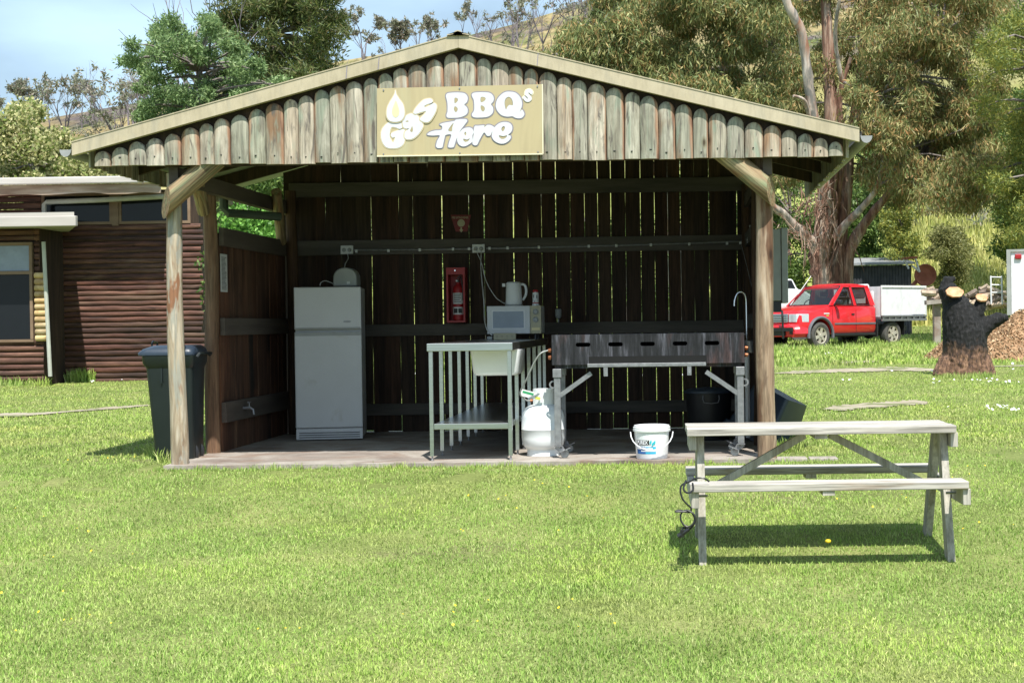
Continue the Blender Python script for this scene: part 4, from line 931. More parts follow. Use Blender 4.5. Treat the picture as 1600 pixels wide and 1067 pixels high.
bucket_patch('label_blue', -61, 15, .155, .37, 'cyan_ink', .0008)
bucket_patch('label_blue_band', -61, -22, .158, .366, 'blue_ink', .0014)
bucket_patch('label_stripe', -40, 14, .225, .265, 'white_paint', .0016)
def wrap_text(name, body, a0, a1, zf, size, mat, lift):
    mb = text(name, body, (0, 0, 0), (1, 0, 0), (0, 1, 0), size, mat, None, bold=.0012, thick=.0002); me = mb.data
    w = max(v.co.x for v in me.vertices); mb.parent = bk; off = world_off(bk)
    for v in me.vertices:
        a_ = math.radians(a0+(a1-a0)*v.co.x/w); f_ = zf; r_ = kr*(.86+.095*(f_*kh)/(kh*.8))+lift+v.co.z+ .002
        v.co = Vector((kx_+math.sin(a_)*r_, ky_-math.cos(a_)*r_, SLAB+zf*kh+v.co.y))-off
wrap_text('lettering', 'PUREX', -55, -12, .445, .040, 'white_paint', .0018)
wrap_text('lettering', 'Pool Chlorine', -58, 4, .30, .022, 'white_paint', .0022)
for i, (a_, z_) in enumerate(((-3, .50), (4, .445), (10, .49))):
    a_ = math.radians(a_); r_ = kr*.93; c_ = (kx_+math.sin(a_)*r_, ky_-math.cos(a_)*r_-.001, SLAB+kh*z_)
    MB().prism([(c_[0]-.009, c_[2]-.010), (c_[0]+.003, c_[2]-.012), (c_[0]+.008, c_[2]+.004), (c_[0]+.005, c_[2]+.022), (c_[0]-.007, c_[2]+.004)], c_[1]-.002, c_[1]+.004).build('water_drop', 'teal_ink', bk)
# black tub with lid behind the barbecue
dy = 13.9; dx = WX(1108, 660, dy); dr_ = (WX(1147, 610, dy)-WX(1069, 610, dy))/2; dz = WZ(1108, 604, dy)-SLAB
db = thing('rubbish_bin', 'round black plastic bin with lid and wire handle behind the barbecue', 'bin', (dx, dy, SLAB))
MB().lathe([(.001, 0), (dr_*.78, 0), (dr_*.80, .02), (dr_*.93, dz*.90)], (dx, dy, SLAB), 28).build('tub', 'black_plastic', db, smooth=True)
MB().lathe([(dr_*.97, dz*.885), (dr_*1.0, dz*.89), (dr_*1.0, dz*.93), (dr_*.9, dz*.96), (.001, dz)], (dx, dy, SLAB), 28).build('lid', 'navy_plastic', db, smooth=True)
hx = WX(1111, 620, dy-dr_); yh_ = dy-dr_*.93
cable('wire_handle', [(hx-.07, yh_, WZ(1100, 616, dy)), (hx-.062, yh_-.02, WZ(1100, 627, dy)), (hx+.062, yh_-.02, WZ(1100, 627, dy)), (hx+.07, yh_, WZ(1100, 616, dy))], .004, 'steel_dull', db, sub=2)
# hand basin with gooseneck tap at the right wall
y_ = 13.3; x0, x1 = WX(1163, 540, y_), XR-.03; z_ = WZ(1170, 533, y_)
hb = thing('hand_basin', 'small dark wall basin with chrome gooseneck tap near the right wall', 'basin', ((x0+x1)/2, y_, z_))
tbm = MB(); loft(tbm, [(rrect(x0+.03, x1, y_+.02, y_+.30, .04), z_-.10), (rrect(x0, x1, y_, y_+.32, .05), z_), (rrect(x0+.01, x1-.01, y_+.01, y_+.31, .04), z_+.004)]); tbm.build('bowl', 'steel_dull', hb, smooth=True)
tpx = WX(1167, 520, y_+.1)
cable('gooseneck', [(tpx, y_+.1, z_+.004), (tpx, y_+.1, WZ(1165, 490, y_)), (tpx-.004, y_+.1, WZ(1165, 466, y_)), (tpx-.03, y_+.1, WZ(1165, 456.5, y_)), (tpx-.075, y_+.1, WZ(1150, 458, y_)), (tpx-.10, y_+.1, WZ(1150, 468, y_)), (tpx-.105, y_+.1, WZ(1150, 478, y_))], .010, 'chrome', hb, 10, 6)
MB().tube([(tpx-.09, y_+.1, z_+.07), (tpx, y_+.1, z_+.06)], .008, 8).build('lever', 'chrome', hb, smooth=True)
MB().tube([(tpx, y_+.1, z_-.10), (tpx, y_+.1, .1)], .022, 8).build('waste_pipe', 'label_white', hb, smooth=True)
# small cup-like lamp bracket on right end of the rail
c_ = W(1172, 363, 14.6); lb = thing('hose_hook', 'small metal hook bracket beside the right front post, at the end of the conduit', 'hook', c_)
cable('hook', [W(1166, 374, 14.6), W(1173, 374, 14.6), W(1176, 362, 14.6), W(1172, 352, 14.6)], .016, 'steel_dull', lb, 8)
MB().box(c_.x-.03, c_.x+.05, 14.62, 14.64, c_.z-.10, c_.z-.05).build('back_plate', 'steel_dull', lb)
cable('string', [W(1158, 381, 14.6), W(1168, 420, 14.4), W(1180, 468, 14.2)], .003, 'steel_dull', lb)
# grey meter box outside the right wall
y_ = 13.6; x0, x1 = XR+.036, WX(1226, 440, y_); z1, z0 = WZ(1215, 358, y_), WZ(1215, 470, y_)
mbx = thing('meter_box', 'tall grey steel meter box on the outside of the right shelter wall', 'meter box', (x1, y_, z0))
MB().box(x0, x1-.03, y_, y_+.30, z0, z1).build('case', 'grey_green_metal', mbx, bevel=.006)
MB().box(x1-.026, x1+.03, y_-.008, y_+.31, z0-.02, z1+.01).build('door', 'grey_green_metal', mbx, bevel=.005)
MB().box(x0+.01, x1-.03, y_+.02, y_+.28, z0-.10, z0-.001).build('cable_box', 'black_plastic', mbx)
# ------------------------------------------------------------------ wheelie bin outside the left wall
def wheelie():
    o = thing('wheelie_bin', 'tall dark green wheelie bin with blue-black lid standing left of the shelter', 'bin', (0, 0, 0))
    mb = MB(); H = .885; d = .185; w = .225
    rings = [(rrect(-d*.72, d*.95, -w*.82, w*.82, .05), 0.01), (rrect(-d*.74, d*.97, -w*.84, w*.84, .05), .05), (rrect(-d*1.02, d*1.04, -w*1.0, w*1.0, .045), H-.10)]
    loft(mb, rings); mb.build('bin_body', 'green_black', o, smooth=True, auto=45, world=False)
    mb = MB(); loft(mb, [(rrect(-d*1.03, d*1.05, -w*1.01, w*1.01, .045), H-.10), (rrect(-d*1.14, d*1.12, -w*1.10, w*1.10, .04), H-.06), (rrect(-d*1.16, d*1.14, -w*1.12, w*1.12, .04), H)]); mb.build('rim', 'green_black', o, smooth=True, auto=45, world=False)
    mb = MB(); loft(mb, [(rrect(-d*1.32, d*1.14, -w*1.14, w*1.14, .05), H+.003), (rrect(-d*1.34, d*1.15, -w*1.15, w*1.15, .05), H+.022), (rrect(-d*1.15, d*1.12, -w*1.08, w*1.08, .06), H+.055), (rrect(-d*.8, d*1.0, -w*.8, w*.8, .08), H+.082)]); ld_ = mb.build('lid', 'navy_plastic', o, smooth=True, auto=60, world=False)
    MB().tube([(-.20, .20, H+.03), (-.20, .20, H+.10), (-.19, .04, H+.115), (-.19, -.0, H+.10), (-.19, -.0, H+.05)], .009, 6).build('lid_handle', 'black_plastic', ld_, smooth=True, world=False)
    MB().tube([(d*1.22, -w*.9, H-.01), (d*1.3, -w*.9, H+.01), (d*1.3, w*.9, H+.01), (d*1.22, w*.9, H-.01)], .014, 8).build('grab_bar', 'green_black', o, smooth=True, world=False)
    for s_ in (-1, 1): MB().lathe([(.001, -.02), (.08, -.02), (.095, -.01), (.095, .01), (.08, .02), (.001, .02)], (d*.58, s_*(w*.40), .085), 20, 'y').build('wheel', 'black_plastic', o, smooth=True, world=False)
    mb = MB()
    for s_ in (-.3, .35): mb.box(d*s_-.006, d*s_+.006, -w*1.06, -w*.985, H-.22, H-.10)
    mb.build('ribs', 'green_black', o, world=False)
    return o
wb = wheelie(); p = W(277, 720, 12.62); wb.location = (p.x, 12.62, .01); wb.rotation_euler = (0, 0, math.radians(4))
# tipped dark bin right of the post
yb_ = 13.7; p = W(1240, 660, yb_)
nb = thing('storage_tub', 'navy plastic tub lying tilted behind the right front post', 'tub', (0, 0, 0))
mb = MB(); loft(mb, [(rrect(-.15, .15, -.17, .17, .03), 0), (rrect(-.19, .19, -.21, .21, .03), .40)]); mb.build('tub_body', 'navy_plastic', nb, smooth=True, auto=45, world=False)
mb = MB(); loft(mb, [(rrect(-.205, .205, -.225, .225, .03), .37), (rrect(-.21, .21, -.23, .23, .03), .42)], True, True); rm = mb.build('rim', 'navy_plastic', nb, smooth=True, auto=45, world=False)
MB().box(-.03, .03, .05, .055, -.004, -.001).build('label', 'label_white', nb, world=False)
nb.location = (p.x-.10, yb_+.05, .46); nb.rotation_euler = (math.radians(12), math.radians(205), math.radians(-35)); nb.scale = (1.25, 1.25, 1.1)
tag(nb, None)
# concrete pieces beside the slab at right
ed = thing('concrete_edging', 'pale concrete edging strip lying in the grass right of the slab', 'edging', W(1260, 716, 12.0))
a = W(1206, 718, 11.95); b = W(1309, 717, 12.0)
mb = MB(); mb.box(a.x+.02, (a.x+b.x)/2+.02, 11.95, 12.12, -.03, .045); mb.box((a.x+b.x)/2+.035, b.x, 11.97, 12.13, -.03, .042); mb.build('edging_block', 'concrete', ed, bevel=.01)

# ------------------------------------------------------------------ picnic table
tb_ = thing('picnic_table', 'weathered grey timber picnic table with attached benches on the lawn', 'picnic table', (W(1290, 850, 8.85).x, 8.8, G(.8, 8.8)))
TX0, TX1 = WX(1072, 670, 8.55), WX(1494, 655, 8.55); TZ = 1.11-(669-503.0)/2400*8.55; SZ = 1.11-(756-503.0)/2400*8.27
tt = None
for i, (y0, y1) in enumerate(((8.55, 8.715), (8.722, 8.888), (8.895, 9.06))):
    MB().box(TX0+.004*(i % 2), TX1-.006*(i == 1), y0, y1, TZ-.042, TZ-.001*i).build('tabletop_board', 'table_wood', tb_, bevel=.004)
SX0, SX1 = WX(1075, 757, 8.27), WX(1511, 745, 8.27)
for (y0, y1) in ((8.25, 8.44), (9.16, 9.35)):
    MB().box(SX0, SX1, y0, y1, SZ-.042, SZ).build('seat', 'table_wood', tb_, bevel=.005)
LXa, LXb = WX(1096, 850, 8.6), WX(1480, 850, 8.6)
for x, s_ in ((LXa, -1), (LXb, 1)):
    for yf, yt_ in ((8.52, 8.74), (9.24, 8.90)):
        zf = G(x, yf)-.02
        MB().beam((x, yf, zf), (x, yt_, TZ-.043), .042, .095, upv=(0, 1, 0)).build('leg', 'table_leg', tb_, bevel=.003)
    xo = x+s_*.045
    MB().box(xo-.021, xo+.021, 8.60, 9.02, TZ-.125, TZ-.043).build('top_bearer', 'table_leg', tb_, bevel=.003)
    MB().box(xo-.021, xo+.021, 8.27, 9.33, SZ-.13, SZ-.043).build('seat_bearer', 'table_leg', tb_, bevel=.003)
xm = (TX0+TX1)/2
MB().box(xm-.035, xm+.035, 8.58, 9.03, TZ-.068, TZ-.0425).build('batten', 'table_leg', tb_)
for (y0, y1) in ((8.26, 8.43), (9.17, 9.34)): MB().box(xm-.03, xm+.035, y0, y1, SZ-.068, SZ-.0425).build('batten', 'table_leg', tb_)
for s_, x in ((-1, LXa), (1, LXb)): MB().beam((xm+s_*.07, 8.80, TZ-.06), (x+(-s_)*.10, 8.80, SZ-.06), .042, .042, upv=(0, 1, 0)).build('diagonal_brace', 'table_leg', tb_, bevel=.003)
for x in (LXa, LXb):
    MB().tube([(x-.03, 8.47, SZ-.085), (x+.03, 8.47, SZ-.085)], .007, 8).build('bolt', 'steel_dull', tb_)
tb_.rotation_euler = (0, 0, .018)
# electric lead hanging from the table
cr = thing('extension_lead', 'black electric lead looped over the left end of the picnic table', 'cord', W(1070, 780, 8.3))
q = [(1108, 752), (1100, 747), (1088, 747), (1078, 752), (1066, 757), (1063, 766), (1066, 778), (1072, 786), (1080, 794), (1076, 800), (1062, 797), (1055, 799), (1068, 799), (1078, 798), (1085, 808), (1083, 818), (1074, 823), (1065, 815), (1064, 803), (1072, 797), (1084, 803), (1086, 815), (1078, 826), (1068, 824), (1066, 831)]
cable('lead', [W(x, y, 8.235-.008*math.sin(i*1.3)) for i, (x, y) in enumerate(q)], .0055, 'black_plastic', cr, 6, 4)
cable('lead', [W(1072, 750, 8.235), W(1068, 764, 8.22), W(1075, 770, 8.22), W(1083, 765, 8.23), W(1082, 754, 8.24)], .0055, 'black_plastic', cr, 6, 4)
for a_, b_ in (((1066, 828), (1065, 838)), ((1077, 826), (1060, 838))): MB().tube([W(*a_, 8.23), W(*b_, 8.235)], [.011, .014], 8).build('plug', 'black_plastic', cr, smooth=True)
# ------------------------------------------------------------------ house on the left
HB, HF = 27.5, 26.4          # back wing wall and front wing wall distance
hs = thing('log_house', 'single-storey red-brown log-clad house with pale roof edge and dark windows', 'house', W(150, 590, 28))
def logs(x0, x1, y, z0, z1, pitch_, name, parent, mat='log_siding', jitter=.0, seed=1, skip=None):
    mb = MB(); z = z0; rr = random.Random(seed)
    while z < z1-.02:
        h = pitch_*rr.uniform(.88, 1.12); r = h/2; segs = 10; A = 6; base = len(mb.v); xa = x0+rr.uniform(-jitter, jitter); xb = x1+rr.uniform(-jitter, jitter)
        n = 14
        for i in range(n+1):
            xx = xa+(xb-xa)*i/n; wob = rr.uniform(-.007, .007)
            rr_ = r-.004+rr.uniform(-.005, .003) if 0 < i < n else r*.8
            for j in range(A):
                a_ = PI*j/(A-1); mb.v.append((xx, y-math.sin(a_)*rr_*.5, z+r-math.cos(a_)*rr_+wob))
        for i in range(n):
            for j in range(A-1): mb.f.append((base+i*A+j, base+(i+1)*A+j, base+(i+1)*A+j+1, base+i*A+j+1))
        mb.f.append(tuple(base+j for j in range(A))); mb.f.append(tuple(base+n*A+j for j in range(A)))
        z += h
    return mb.build(name, mat, parent, smooth=True, auto=50)
bxl, bxr = WX(40, 500, HB), WX(318, 500, HB)
gzb = G(-9, HB)-.05; ztop = WZ(160, 296, HB); zwin0, zwin1 = WZ(160, 351, HB), WZ(160, 312, HB)
MB().box(bxl, bxr-.06, HB+.002, HB+5, gzb, ztop-.02).build('wall', 'dark_wood', hs)
logs(bxl, bxr, HB, gzb, zwin0-.02, .10, 'log_cladding', hs, jitter=.03)
logs(bxl-4, WX(64, 300, HB), HB, zwin0-.02, ztop-.01, .112, 'log_cladding', hs, seed=4)
# clerestory windows
xs_ = [WX(66, 330, HB), WX(176, 330, HB), WX(186, 330, HB), WX(298, 330, HB)]
for i in (0, 2):
    w_ = MB(); x0, x1 = xs_[i], xs_[i+1]; z0, z1 = zwin0, zwin1+.12
    w_.box(x0, x1, HB-.03, HB, z0, z0+.05); w_.box(x0, x1, HB-.03, HB, z1-.05, z1); w_.box(x0, x0+.05, HB-.029, HB, z0+.051, z1-.051); w_.box(x1-.05, x1, HB-.029, HB, z0+.051, z1-.051)
    wo_ = w_.build('window', 'brown_trim', hs)
    MB().box(x0+.052, x1-.052, HB-.012, HB-.004, z0+.052, z1-.052).build('pane', 'window_glass', wo_)
MB().box(xs_[1], xs_[2], HB-.05, HB-.001, zwin0-.03, zwin1+.2).build('mullion', 'brown_trim', hs)
# roof edge and fascia of the back wing
YE = HB-.85; zr1, zr0 = WZ(120, 277, YE), WZ(120, 288, YE); zf0 = WZ(120, 303, YE); xr = WX(252, 290, YE)
MB().box(bxl-9, xr, YE-.10, YE, zr0, zr1).build('gutter', 'pale_metal', hs, bevel=.02)
mb = MB(); n = 40; xa_ = bxl-9; rr = random.Random(8); q = [(xa_+(xr-.02-xa_)*i/n, zf0+.025*math.sin(i*1.3)*math.sin(i*.4)+rr.uniform(-.01, .01)) for i in range(n+1)]
mb.prism(q+[(xr-.02, zr0-.004), (xa_, zr0-.004)], YE+.0, YE+.04); mb.build('fascia', 'fascia_wood', hs)
mb = MB(); mb.add([(bxl-9, YE, zr1+.005), (xr, YE, zr1+.005), (xr, HB+8, zr1+.9), (bxl-9, HB+8, zr1+.9), (bxl-9, YE, zr1-.05), (xr, YE, zr1-.05), (xr, HB+8, zr1+.84), (bxl-9, HB+8, zr1+.84)], [(0, 1, 2, 3), (4, 7, 6, 5), (0, 4, 5, 1), (1, 5, 6, 2), (2, 6, 7, 3), (3, 7, 4, 0)]); mb.build('roof', 'pale_metal', hs)
MB().tube([W(69, 338, HB-.2), W(69, 320, HB-.2), W(73, 316, HB-.2), W(150, 313, HB-.3), W(262, 307, HB-.3)], .045, 8).build('drain_pipe', 'pipe_pvc', hs, smooth=True)
# front wing
fxr = WX(69.5, 560, HF); fz0 = G(-10, HF)-.05; zsill, zhead = WZ(25, 534, HF), WZ(25, 380, HF); zt_ = WZ(25, 352, HF)
xwr = WX(53, 450, HF)
MB().box(fxr-9, fxr-.08, HF+.05, HB, fz0, zt_+.1).build('wall', 'dark_wood', hs)
logs(fxr-9, fxr, HF, fz0, zsill-.01, .108, 'log_cladding', hs, jitter=.015, seed=12)
logs(xwr+.02, fxr-.05, HF, WZ(60, 425, HF), zt_+.05, .11, 'log_cladding', hs, seed=13)
logs(fxr-9, xwr+.015, HF, zhead+.03, zt_+.05, .11, 'log_cladding', hs, seed=14)
mb = MB(); rr = random.Random(6); z = zsill+.005; ztop_ = WZ(60, 425, HF)
while z < ztop_-.05:
    r_ = .054; mb.lathe([(.02, -.19), (r_*.93, -.18), (r_, -.14), (r_, .14), (r_*.93, .18), (.02, .19)], (xwr+.03+.105+rr.uniform(-.006, .006), HF-.045, z+r_), 14, 'x'); z += 2*r_
mb.v = [((p[0]-(xwr+.135))*.52+(xwr+.135), p[1], p[2]) for p in mb.v]
mb.build('log_ends', 'log_end', hs, smooth=True)
wf = MB(); x0 = fxr-4; 
for (a_, b_) in ((zsill-.005, zsill+.04), (zhead-.045, zhead+.01), (WZ(25, 429, HF), WZ(25, 424, HF))): wf.box(x0, xwr, HF-.06, HF-.0, a_, b_)
wf.box(xwr-.05, xwr-.001, HF-.065, HF+.01, zsill+.041, zhead-.046); wfo = wf.build('window', 'brown_trim', hs)
MB().box(x0, xwr-.052, HF-.03, HF-.01, zsill+.041, WZ(25, 429.5, HF)).build('pane', 'window_glass', wfo)
MB().box(x0, xwr-.052, HF-.03, HF-.01, WZ(25, 423.5, HF), zhead-.046).build('pane', 'glass_sheen', wfo)  # upper pane: bluish reflection painted as a paler colour
ya_ = HF-.75; za1, zam, za0 = WZ(60, 332, ya_), WZ(60, 338, ya_), WZ(60, 354, ya_); xa_ = WX(118, 345, ya_)
MB().box(fxr-9, xa_, ya_, ya_+.10, za0, zam).build('gutter', 'pale_metal', hs, bevel=.012)
xk = WX(109, 370, HB-.05)
MB().prism([(fxr-9, ya_+.02), (xa_-.03, ya_+.02), (xk, HB-.08), (fxr-9, HB-.08)], zam+.002, za1, 'z').build('porch_roof', 'pale_metal', hs)
MB().prism([(fxr-9, ya_+.11), (xa_-.02, ya_+.11), (xk, HB-.08), (fxr-9, HB-.08)], za0+.02, za0+.04, 'z').build('soffit', 'pipe_pvc', hs)
MB().prism([(xa_-.03, ya_+.101), (xa_-.005, ya_+.101), (xk+.02, HB-.08), (xk-.005, HB-.08)], za0+.045, zam, 'z').build('fascia', 'pale_metal', hs)
MB().tube([W(68, 378, HF-.12), W(71, 440, HF-.12), W(78.5, 588, HF-.12)], .035, 8).build('downpipe', 'pipe_pvc', hs, smooth=True)

# ------------------------------------------------------------------ red utility truck
ut = thing('utility_truck', 'red extended-cab utility truck with white steel tray box parked on the grass', 'truck', (0, 0, 0))
def P3(s, y, z): return (s, y, z)          # s backwards from the front axle, y to the visible (left) side is negative
# body stations: s, half width low, half width belt, z bottom, z belt, z top, half width top
def ring(s, wb, w, zb, zm, zt, wt):
    return [(s, -wb, zb), (s, -w, zb+.10), (s, -w*1.012, zm*.5+zb*.5), (s, -w, zm), (s, -wt, zt-.03), (s, -wt+.10, zt), (s, wt-.10, zt), (s, wt, zt-.03), (s, w, zm), (s, w*1.012, zm*.5+zb*.5), (s, w, zb+.10), (s, wb, zb)]
st = [(-.78, .66, .70, .42, .78, .98, .60), (-.72, .74, .79, .36, .90, 1.05, .70), (-.50, .80, .84, .36, .98, 1.10, .74), (-.2, .81, .86, .40, 1.02, 1.15, .76), (.35, .81, .86, .40, 1.06, 1.20, .78), (.58, .81, .86, .40, 1.08, 1.215, .80),
      (2.28, .81, .86, .42, 1.10, 1.215, .81), (2.33, .79, .84, .44, 1.10, 1.20, .79)]
def skin(mb, stations, cap=True):
    b = len(mb.v); n = 12
    for s_ in stations: mb.v += ring(*s_)
    for i in range(len(stations)-1):
        for j in range(n): q = (j+1) % n; mb.f.append((b+i*n+j, b+i*n+q, b+(i+1)*n+q, b+(i+1)*n+j))
    mb.f.append(tuple(b+j for j in range(n))); mb.f.append(tuple(b+(len(stations)-1)*n+j for j in reversed(range(n))))
    return mb
# body with real wheel arch: cut with a boolean
body = skin(MB(), st).build('body', 'red_paint', ut, smooth=True, auto=35, world=False)
cut = MB().lathe([(.46, -1.2), (.46, 1.2)], (0, 0, .37), 28, 'y').build('cutter', 'black_hole', None, world=False)
bo = body.modifiers.new('arch', 'BOOLEAN'); bo.object = cut; bo.operation = 'DIFFERENCE'; bo.solver = 'EXACT'
dg = bpy.context.evaluated_depsgraph_get(); me2 = bpy.data.meshes.new_from_object(body.evaluated_get(dg)); body.modifiers.clear(); body.data = me2; bpy.data.objects.remove(cut)
body.data.materials.clear(); body.data.materials.append(MT['red_paint'])
# cabin frame: pillars and roof around open windows
def side_y(z): return .83-(z-1.19)*.27      # tumblehome
mb = MB()
roofp = [(1.02, 1.70), (1.12, 1.755), (1.35, 1.785), (1.8, 1.79), (2.10, 1.77), (2.20, 1.73)]
vs = []
for s_, z_ in roofp:
    w_ = side_y(z_)-.01
    vs += [(s_, -w_-.03, z_-.05), (s_, -w_+.03, z_-.005), (s_, -w_*.5, z_+.025), (s_, w_*.5, z_+.025), (s_, w_-.03, z_-.005), (s_, w_+.03, z_-.05), (s_, w_-.04, z_-.055), (s_, -w_+.04, z_-.055)]
fs = []
for i in range(len(roofp)-1):
    for j in range(8): q = (j+1) % 8; fs.append((i*8+j, i*8+q, i*8+8+q, i*8+8+j))
fs += [tuple(range(8)), tuple(40+j for j in reversed(range(8)))]
mb.add(vs, fs); mb.build('roof', 'red_paint', ut, smooth=True, auto=40, world=False)
mb = MB()
for sd in (-1, 1):
    def pl(poly, th=.05):
        b = len(mb.v); n = len(poly)
        for d in (0, th):
            for s_, z_ in poly: mb.v.append((s_, sd*(side_y(z_)-d), z_))
        mb.f.append(tuple(b+j for j in range(n))); mb.f.append(tuple(b+n+j for j in reversed(range(n))))
        for j in range(n): q = (j+1) % n; mb.f.append((b+j, b+n+j, b+n+q, b+q))
    pl([(.42, 1.19), (.56, 1.19), (1.13, 1.68), (1.20, 1.745), (1.06, 1.73)])            # A pillar
    pl([(1.40, 1.19), (1.54, 1.19), (1.47, 1.745), (1.37, 1.745)])                         # B pillar
    pl([(2.10, 1.19), (2.33, 1.19), (2.30, 1.35), (2.20, 1.745), (2.03, 1.745)])            # C pillar
    pl([(1.03, 1.685), (2.21, 1.685), (2.20, 1.75), (1.06, 1.75)])
mb.box(2.20, 2.26, -.72, .72, 1.19, 1.25); mb.box(.46, .60, -.79, .79, 1.17, 1.205); mb.box(2.12, 2.19, -.68, .68, 1.66, 1.745)
mb.box(2.17, 2.23, -.72, -.62, 1.25, 1.66); mb.box(2.17, 2.23, .62, .72, 1.25, 1.66)
mb.build('pillars', 'red_paint', ut, world=False)
# glass
def quad(name, vs_, mat, parent=ut): return MB().add(vs_, [tuple(range(len(vs_)))]).build(name, mat, parent, world=False)
quad('windscreen', [(.50, -.76, 1.20), (.50, .76, 1.20), (1.06, .66, 1.725), (1.06, -.66, 1.725)], 'glass')
for sd in (-1, 1):
    quad('side_window', [(s_, sd*(side_y(z_)-.025), z_) for s_, z_ in ((.56, 1.19), (1.42, 1.19), (1.38, 1.70), (1.13, 1.70))], 'glass')
    quad('side_window', [(s_, sd*(side_y(z_)-.025), z_) for s_, z_ in ((1.52, 1.19), (2.12, 1.19), (2.04, 1.70), (1.46, 1.70))], 'glass')
    # black rubber edges
    mb = MB()
    for poly in (((.60, 1.20), (1.40, 1.20), (1.365, 1.69), (1.15, 1.69)), ((1.55, 1.20), (2.09, 1.20), (2.02, 1.69), (1.485, 1.69))):
        for i in range(4):
            a_, b_ = poly[i], poly[(i+1) % 4]; mb.tube([(a_[0], sd*(side_y(a_[1])+.004), a_[1]), (b_[0], sd*(side_y(b_[1])+.004), b_[1])], .014, 6)
    mb.build('window_seal', 'black_plastic', ut, world=False)
mb = MB(); wq = [(.49, -.77, 1.215), (.49, .77, 1.215), (1.05, .665, 1.73), (1.05, -.665, 1.73)]
for i in range(4): mb.tube([wq[i], wq[(i+1) % 4]], .016, 6)
mb.build('windscreen_seal', 'black_plastic', ut, world=False)
mb = MB(); mb.box(.9, 1.9, -.7, .7, .8, .95); mb.box(.5, .8, -.76, .76, .95, 1.17); mb.build('interior', 'dark_interior', ut, world=False)
for y_ in (-.36, .36):
    mb = MB(); mb.beam((1.35, y_, .95), (1.52, y_, 1.42), .44, .12, upv=(1, 0, 0)); mb.box(1.47, 1.56, y_-.13, y_+.13, 1.45, 1.60); mb.build('seat', 'seat_grey', ut, world=False, bevel=.03)
st_ = [(.86+.06*math.cos(a_), .36+.17*math.sin(a_), 1.22+.15*math.cos(a_)) for a_ in [2*PI*k/16 for k in range(17)]]
MB().tube(st_, .014, 6, cap=False).build('steering_wheel', 'black_plastic', ut, world=False)
# lower trims, arches, bumper, lights
for sd in (-1, 1):
    pts = [(math.cos(a_)*.49, sd*.885, .37+math.sin(a_)*.49) for a_ in [math.radians(-8+k*196/16) for k in range(17)]]
    MB().tube(pts, .045, 6).build('wheel_flare', 'car_grey', ut, world=False, smooth=True)
    MB().box(.58, 2.31, sd*.86-.02, sd*.86+.02, .66, .71).build('side_strip', 'car_grey', ut, world=False, bevel=.005)
    MB().box(.60, 2.31, sd*.80-.05, sd*.80+.05, .36, .43).build('sill', 'black_plastic', ut, world=False)
mb = MB()
for s_ in (.50, 1.47, 2.31):
    mb.box(s_-.004, s_+.004, -.8745, -.871, .45, 1.12)
mb.build('door_gap', 'black_hole', ut, world=False)
MB().box(1.28, 1.40, -.885, -.868, .93, .965).build('door_handle', 'black_plastic', ut, world=False, bevel=.004)
mb = skin(MB(), [(-.93, .50, .60, .36, .50, .62, .5), (-.90, .70, .76, .34, .52, .66, .66), (-.78, .80, .86, .34, .52, .70, .78), (-.50, .82, .875, .34, .52, .70, .80)])
mb.build('bumper', 'red_paint', ut, smooth=True, auto=35, world=False)
MB().box(-.935, -.915, -.45, .45, .38, .50).build('lower_grille', 'black_plastic', ut, world=False)
MB().box(-.945, -.60, -.70, -.60, .42, .50).build('fog_lamp_recess', 'black_plastic', ut, world=False)
gr = MB().box(-.82, -.775, -.42, .42, .74, .97).build('grille', 'chrome', ut, world=False, bevel=.01)
mb = MB()
for k in range(4): mb.box(-.828, -.8205, -.38, .38, .765+k*.05, .79+k*.05)
mb.build('grille_slots', 'black_hole', gr, world=False)
for sd in (-1, 1):
    mb = MB(); q = [(-.80, .44), (-.79, .70), (-.66, .81), (-.45, .865), (-.45, .80), (-.70, .44)]; mb.prism([(p[0], sd*p[1]) for p in q], .74, .96, 'z')
    mb.build('headlight', 'lamp_glass', ut, world=False, bevel=.01)
mb = MB(); 
for y_ in (-.40, .40): mb.tube([(-.98, y_, .30), (-1.0, y_, .9), (-.97, y_*.9, 1.05)], .03, 8)
mb.tube([(-.97, -.36, 1.05), (-.97, .36, 1.05)], .03, 8); mb.box(-1.0, -.95, -.75, .75, .50, .60)
mb.build('bull_bar', 'black_plastic', ut, world=False)
mi = MB(); mi.box(.58, .70, -1.08, -.90, 1.20, 1.34); mi.build('side_mirror', 'black_plastic', ut, world=False, bevel=.035, seg=3)
MB().beam((.66, -.83, 1.22), (.66, -.93, 1.25), .05, .03).build('mirror_arm', 'black_plastic', ut, world=False)
text('badge', 'RANGER', (.28, -.872, .98), (1, 0, 0), (0, 0, 1), .055, 'label_white', ut, bold=.002) if False else None
MB().box(.14, .36, -.874, -.869, .955, .985).build('badge', 'label_white', ut, world=False)
MB().box(.24, .34, -.874, -.869, .90, .925).build('badge', 'yellow_ink', ut, world=False)
MB().tube([(.56, -.77, 1.18), (.0, -.80, 1.05), (-.0, -.80, 1.05)], .004, 4).build('bonnet_edge', 'red_paint', ut, world=False)
MB().tube([(.50, .74, 1.20), (1.35, .70, 2.05)], .010, 5).build('aerial', 'label_white', ut, world=False)
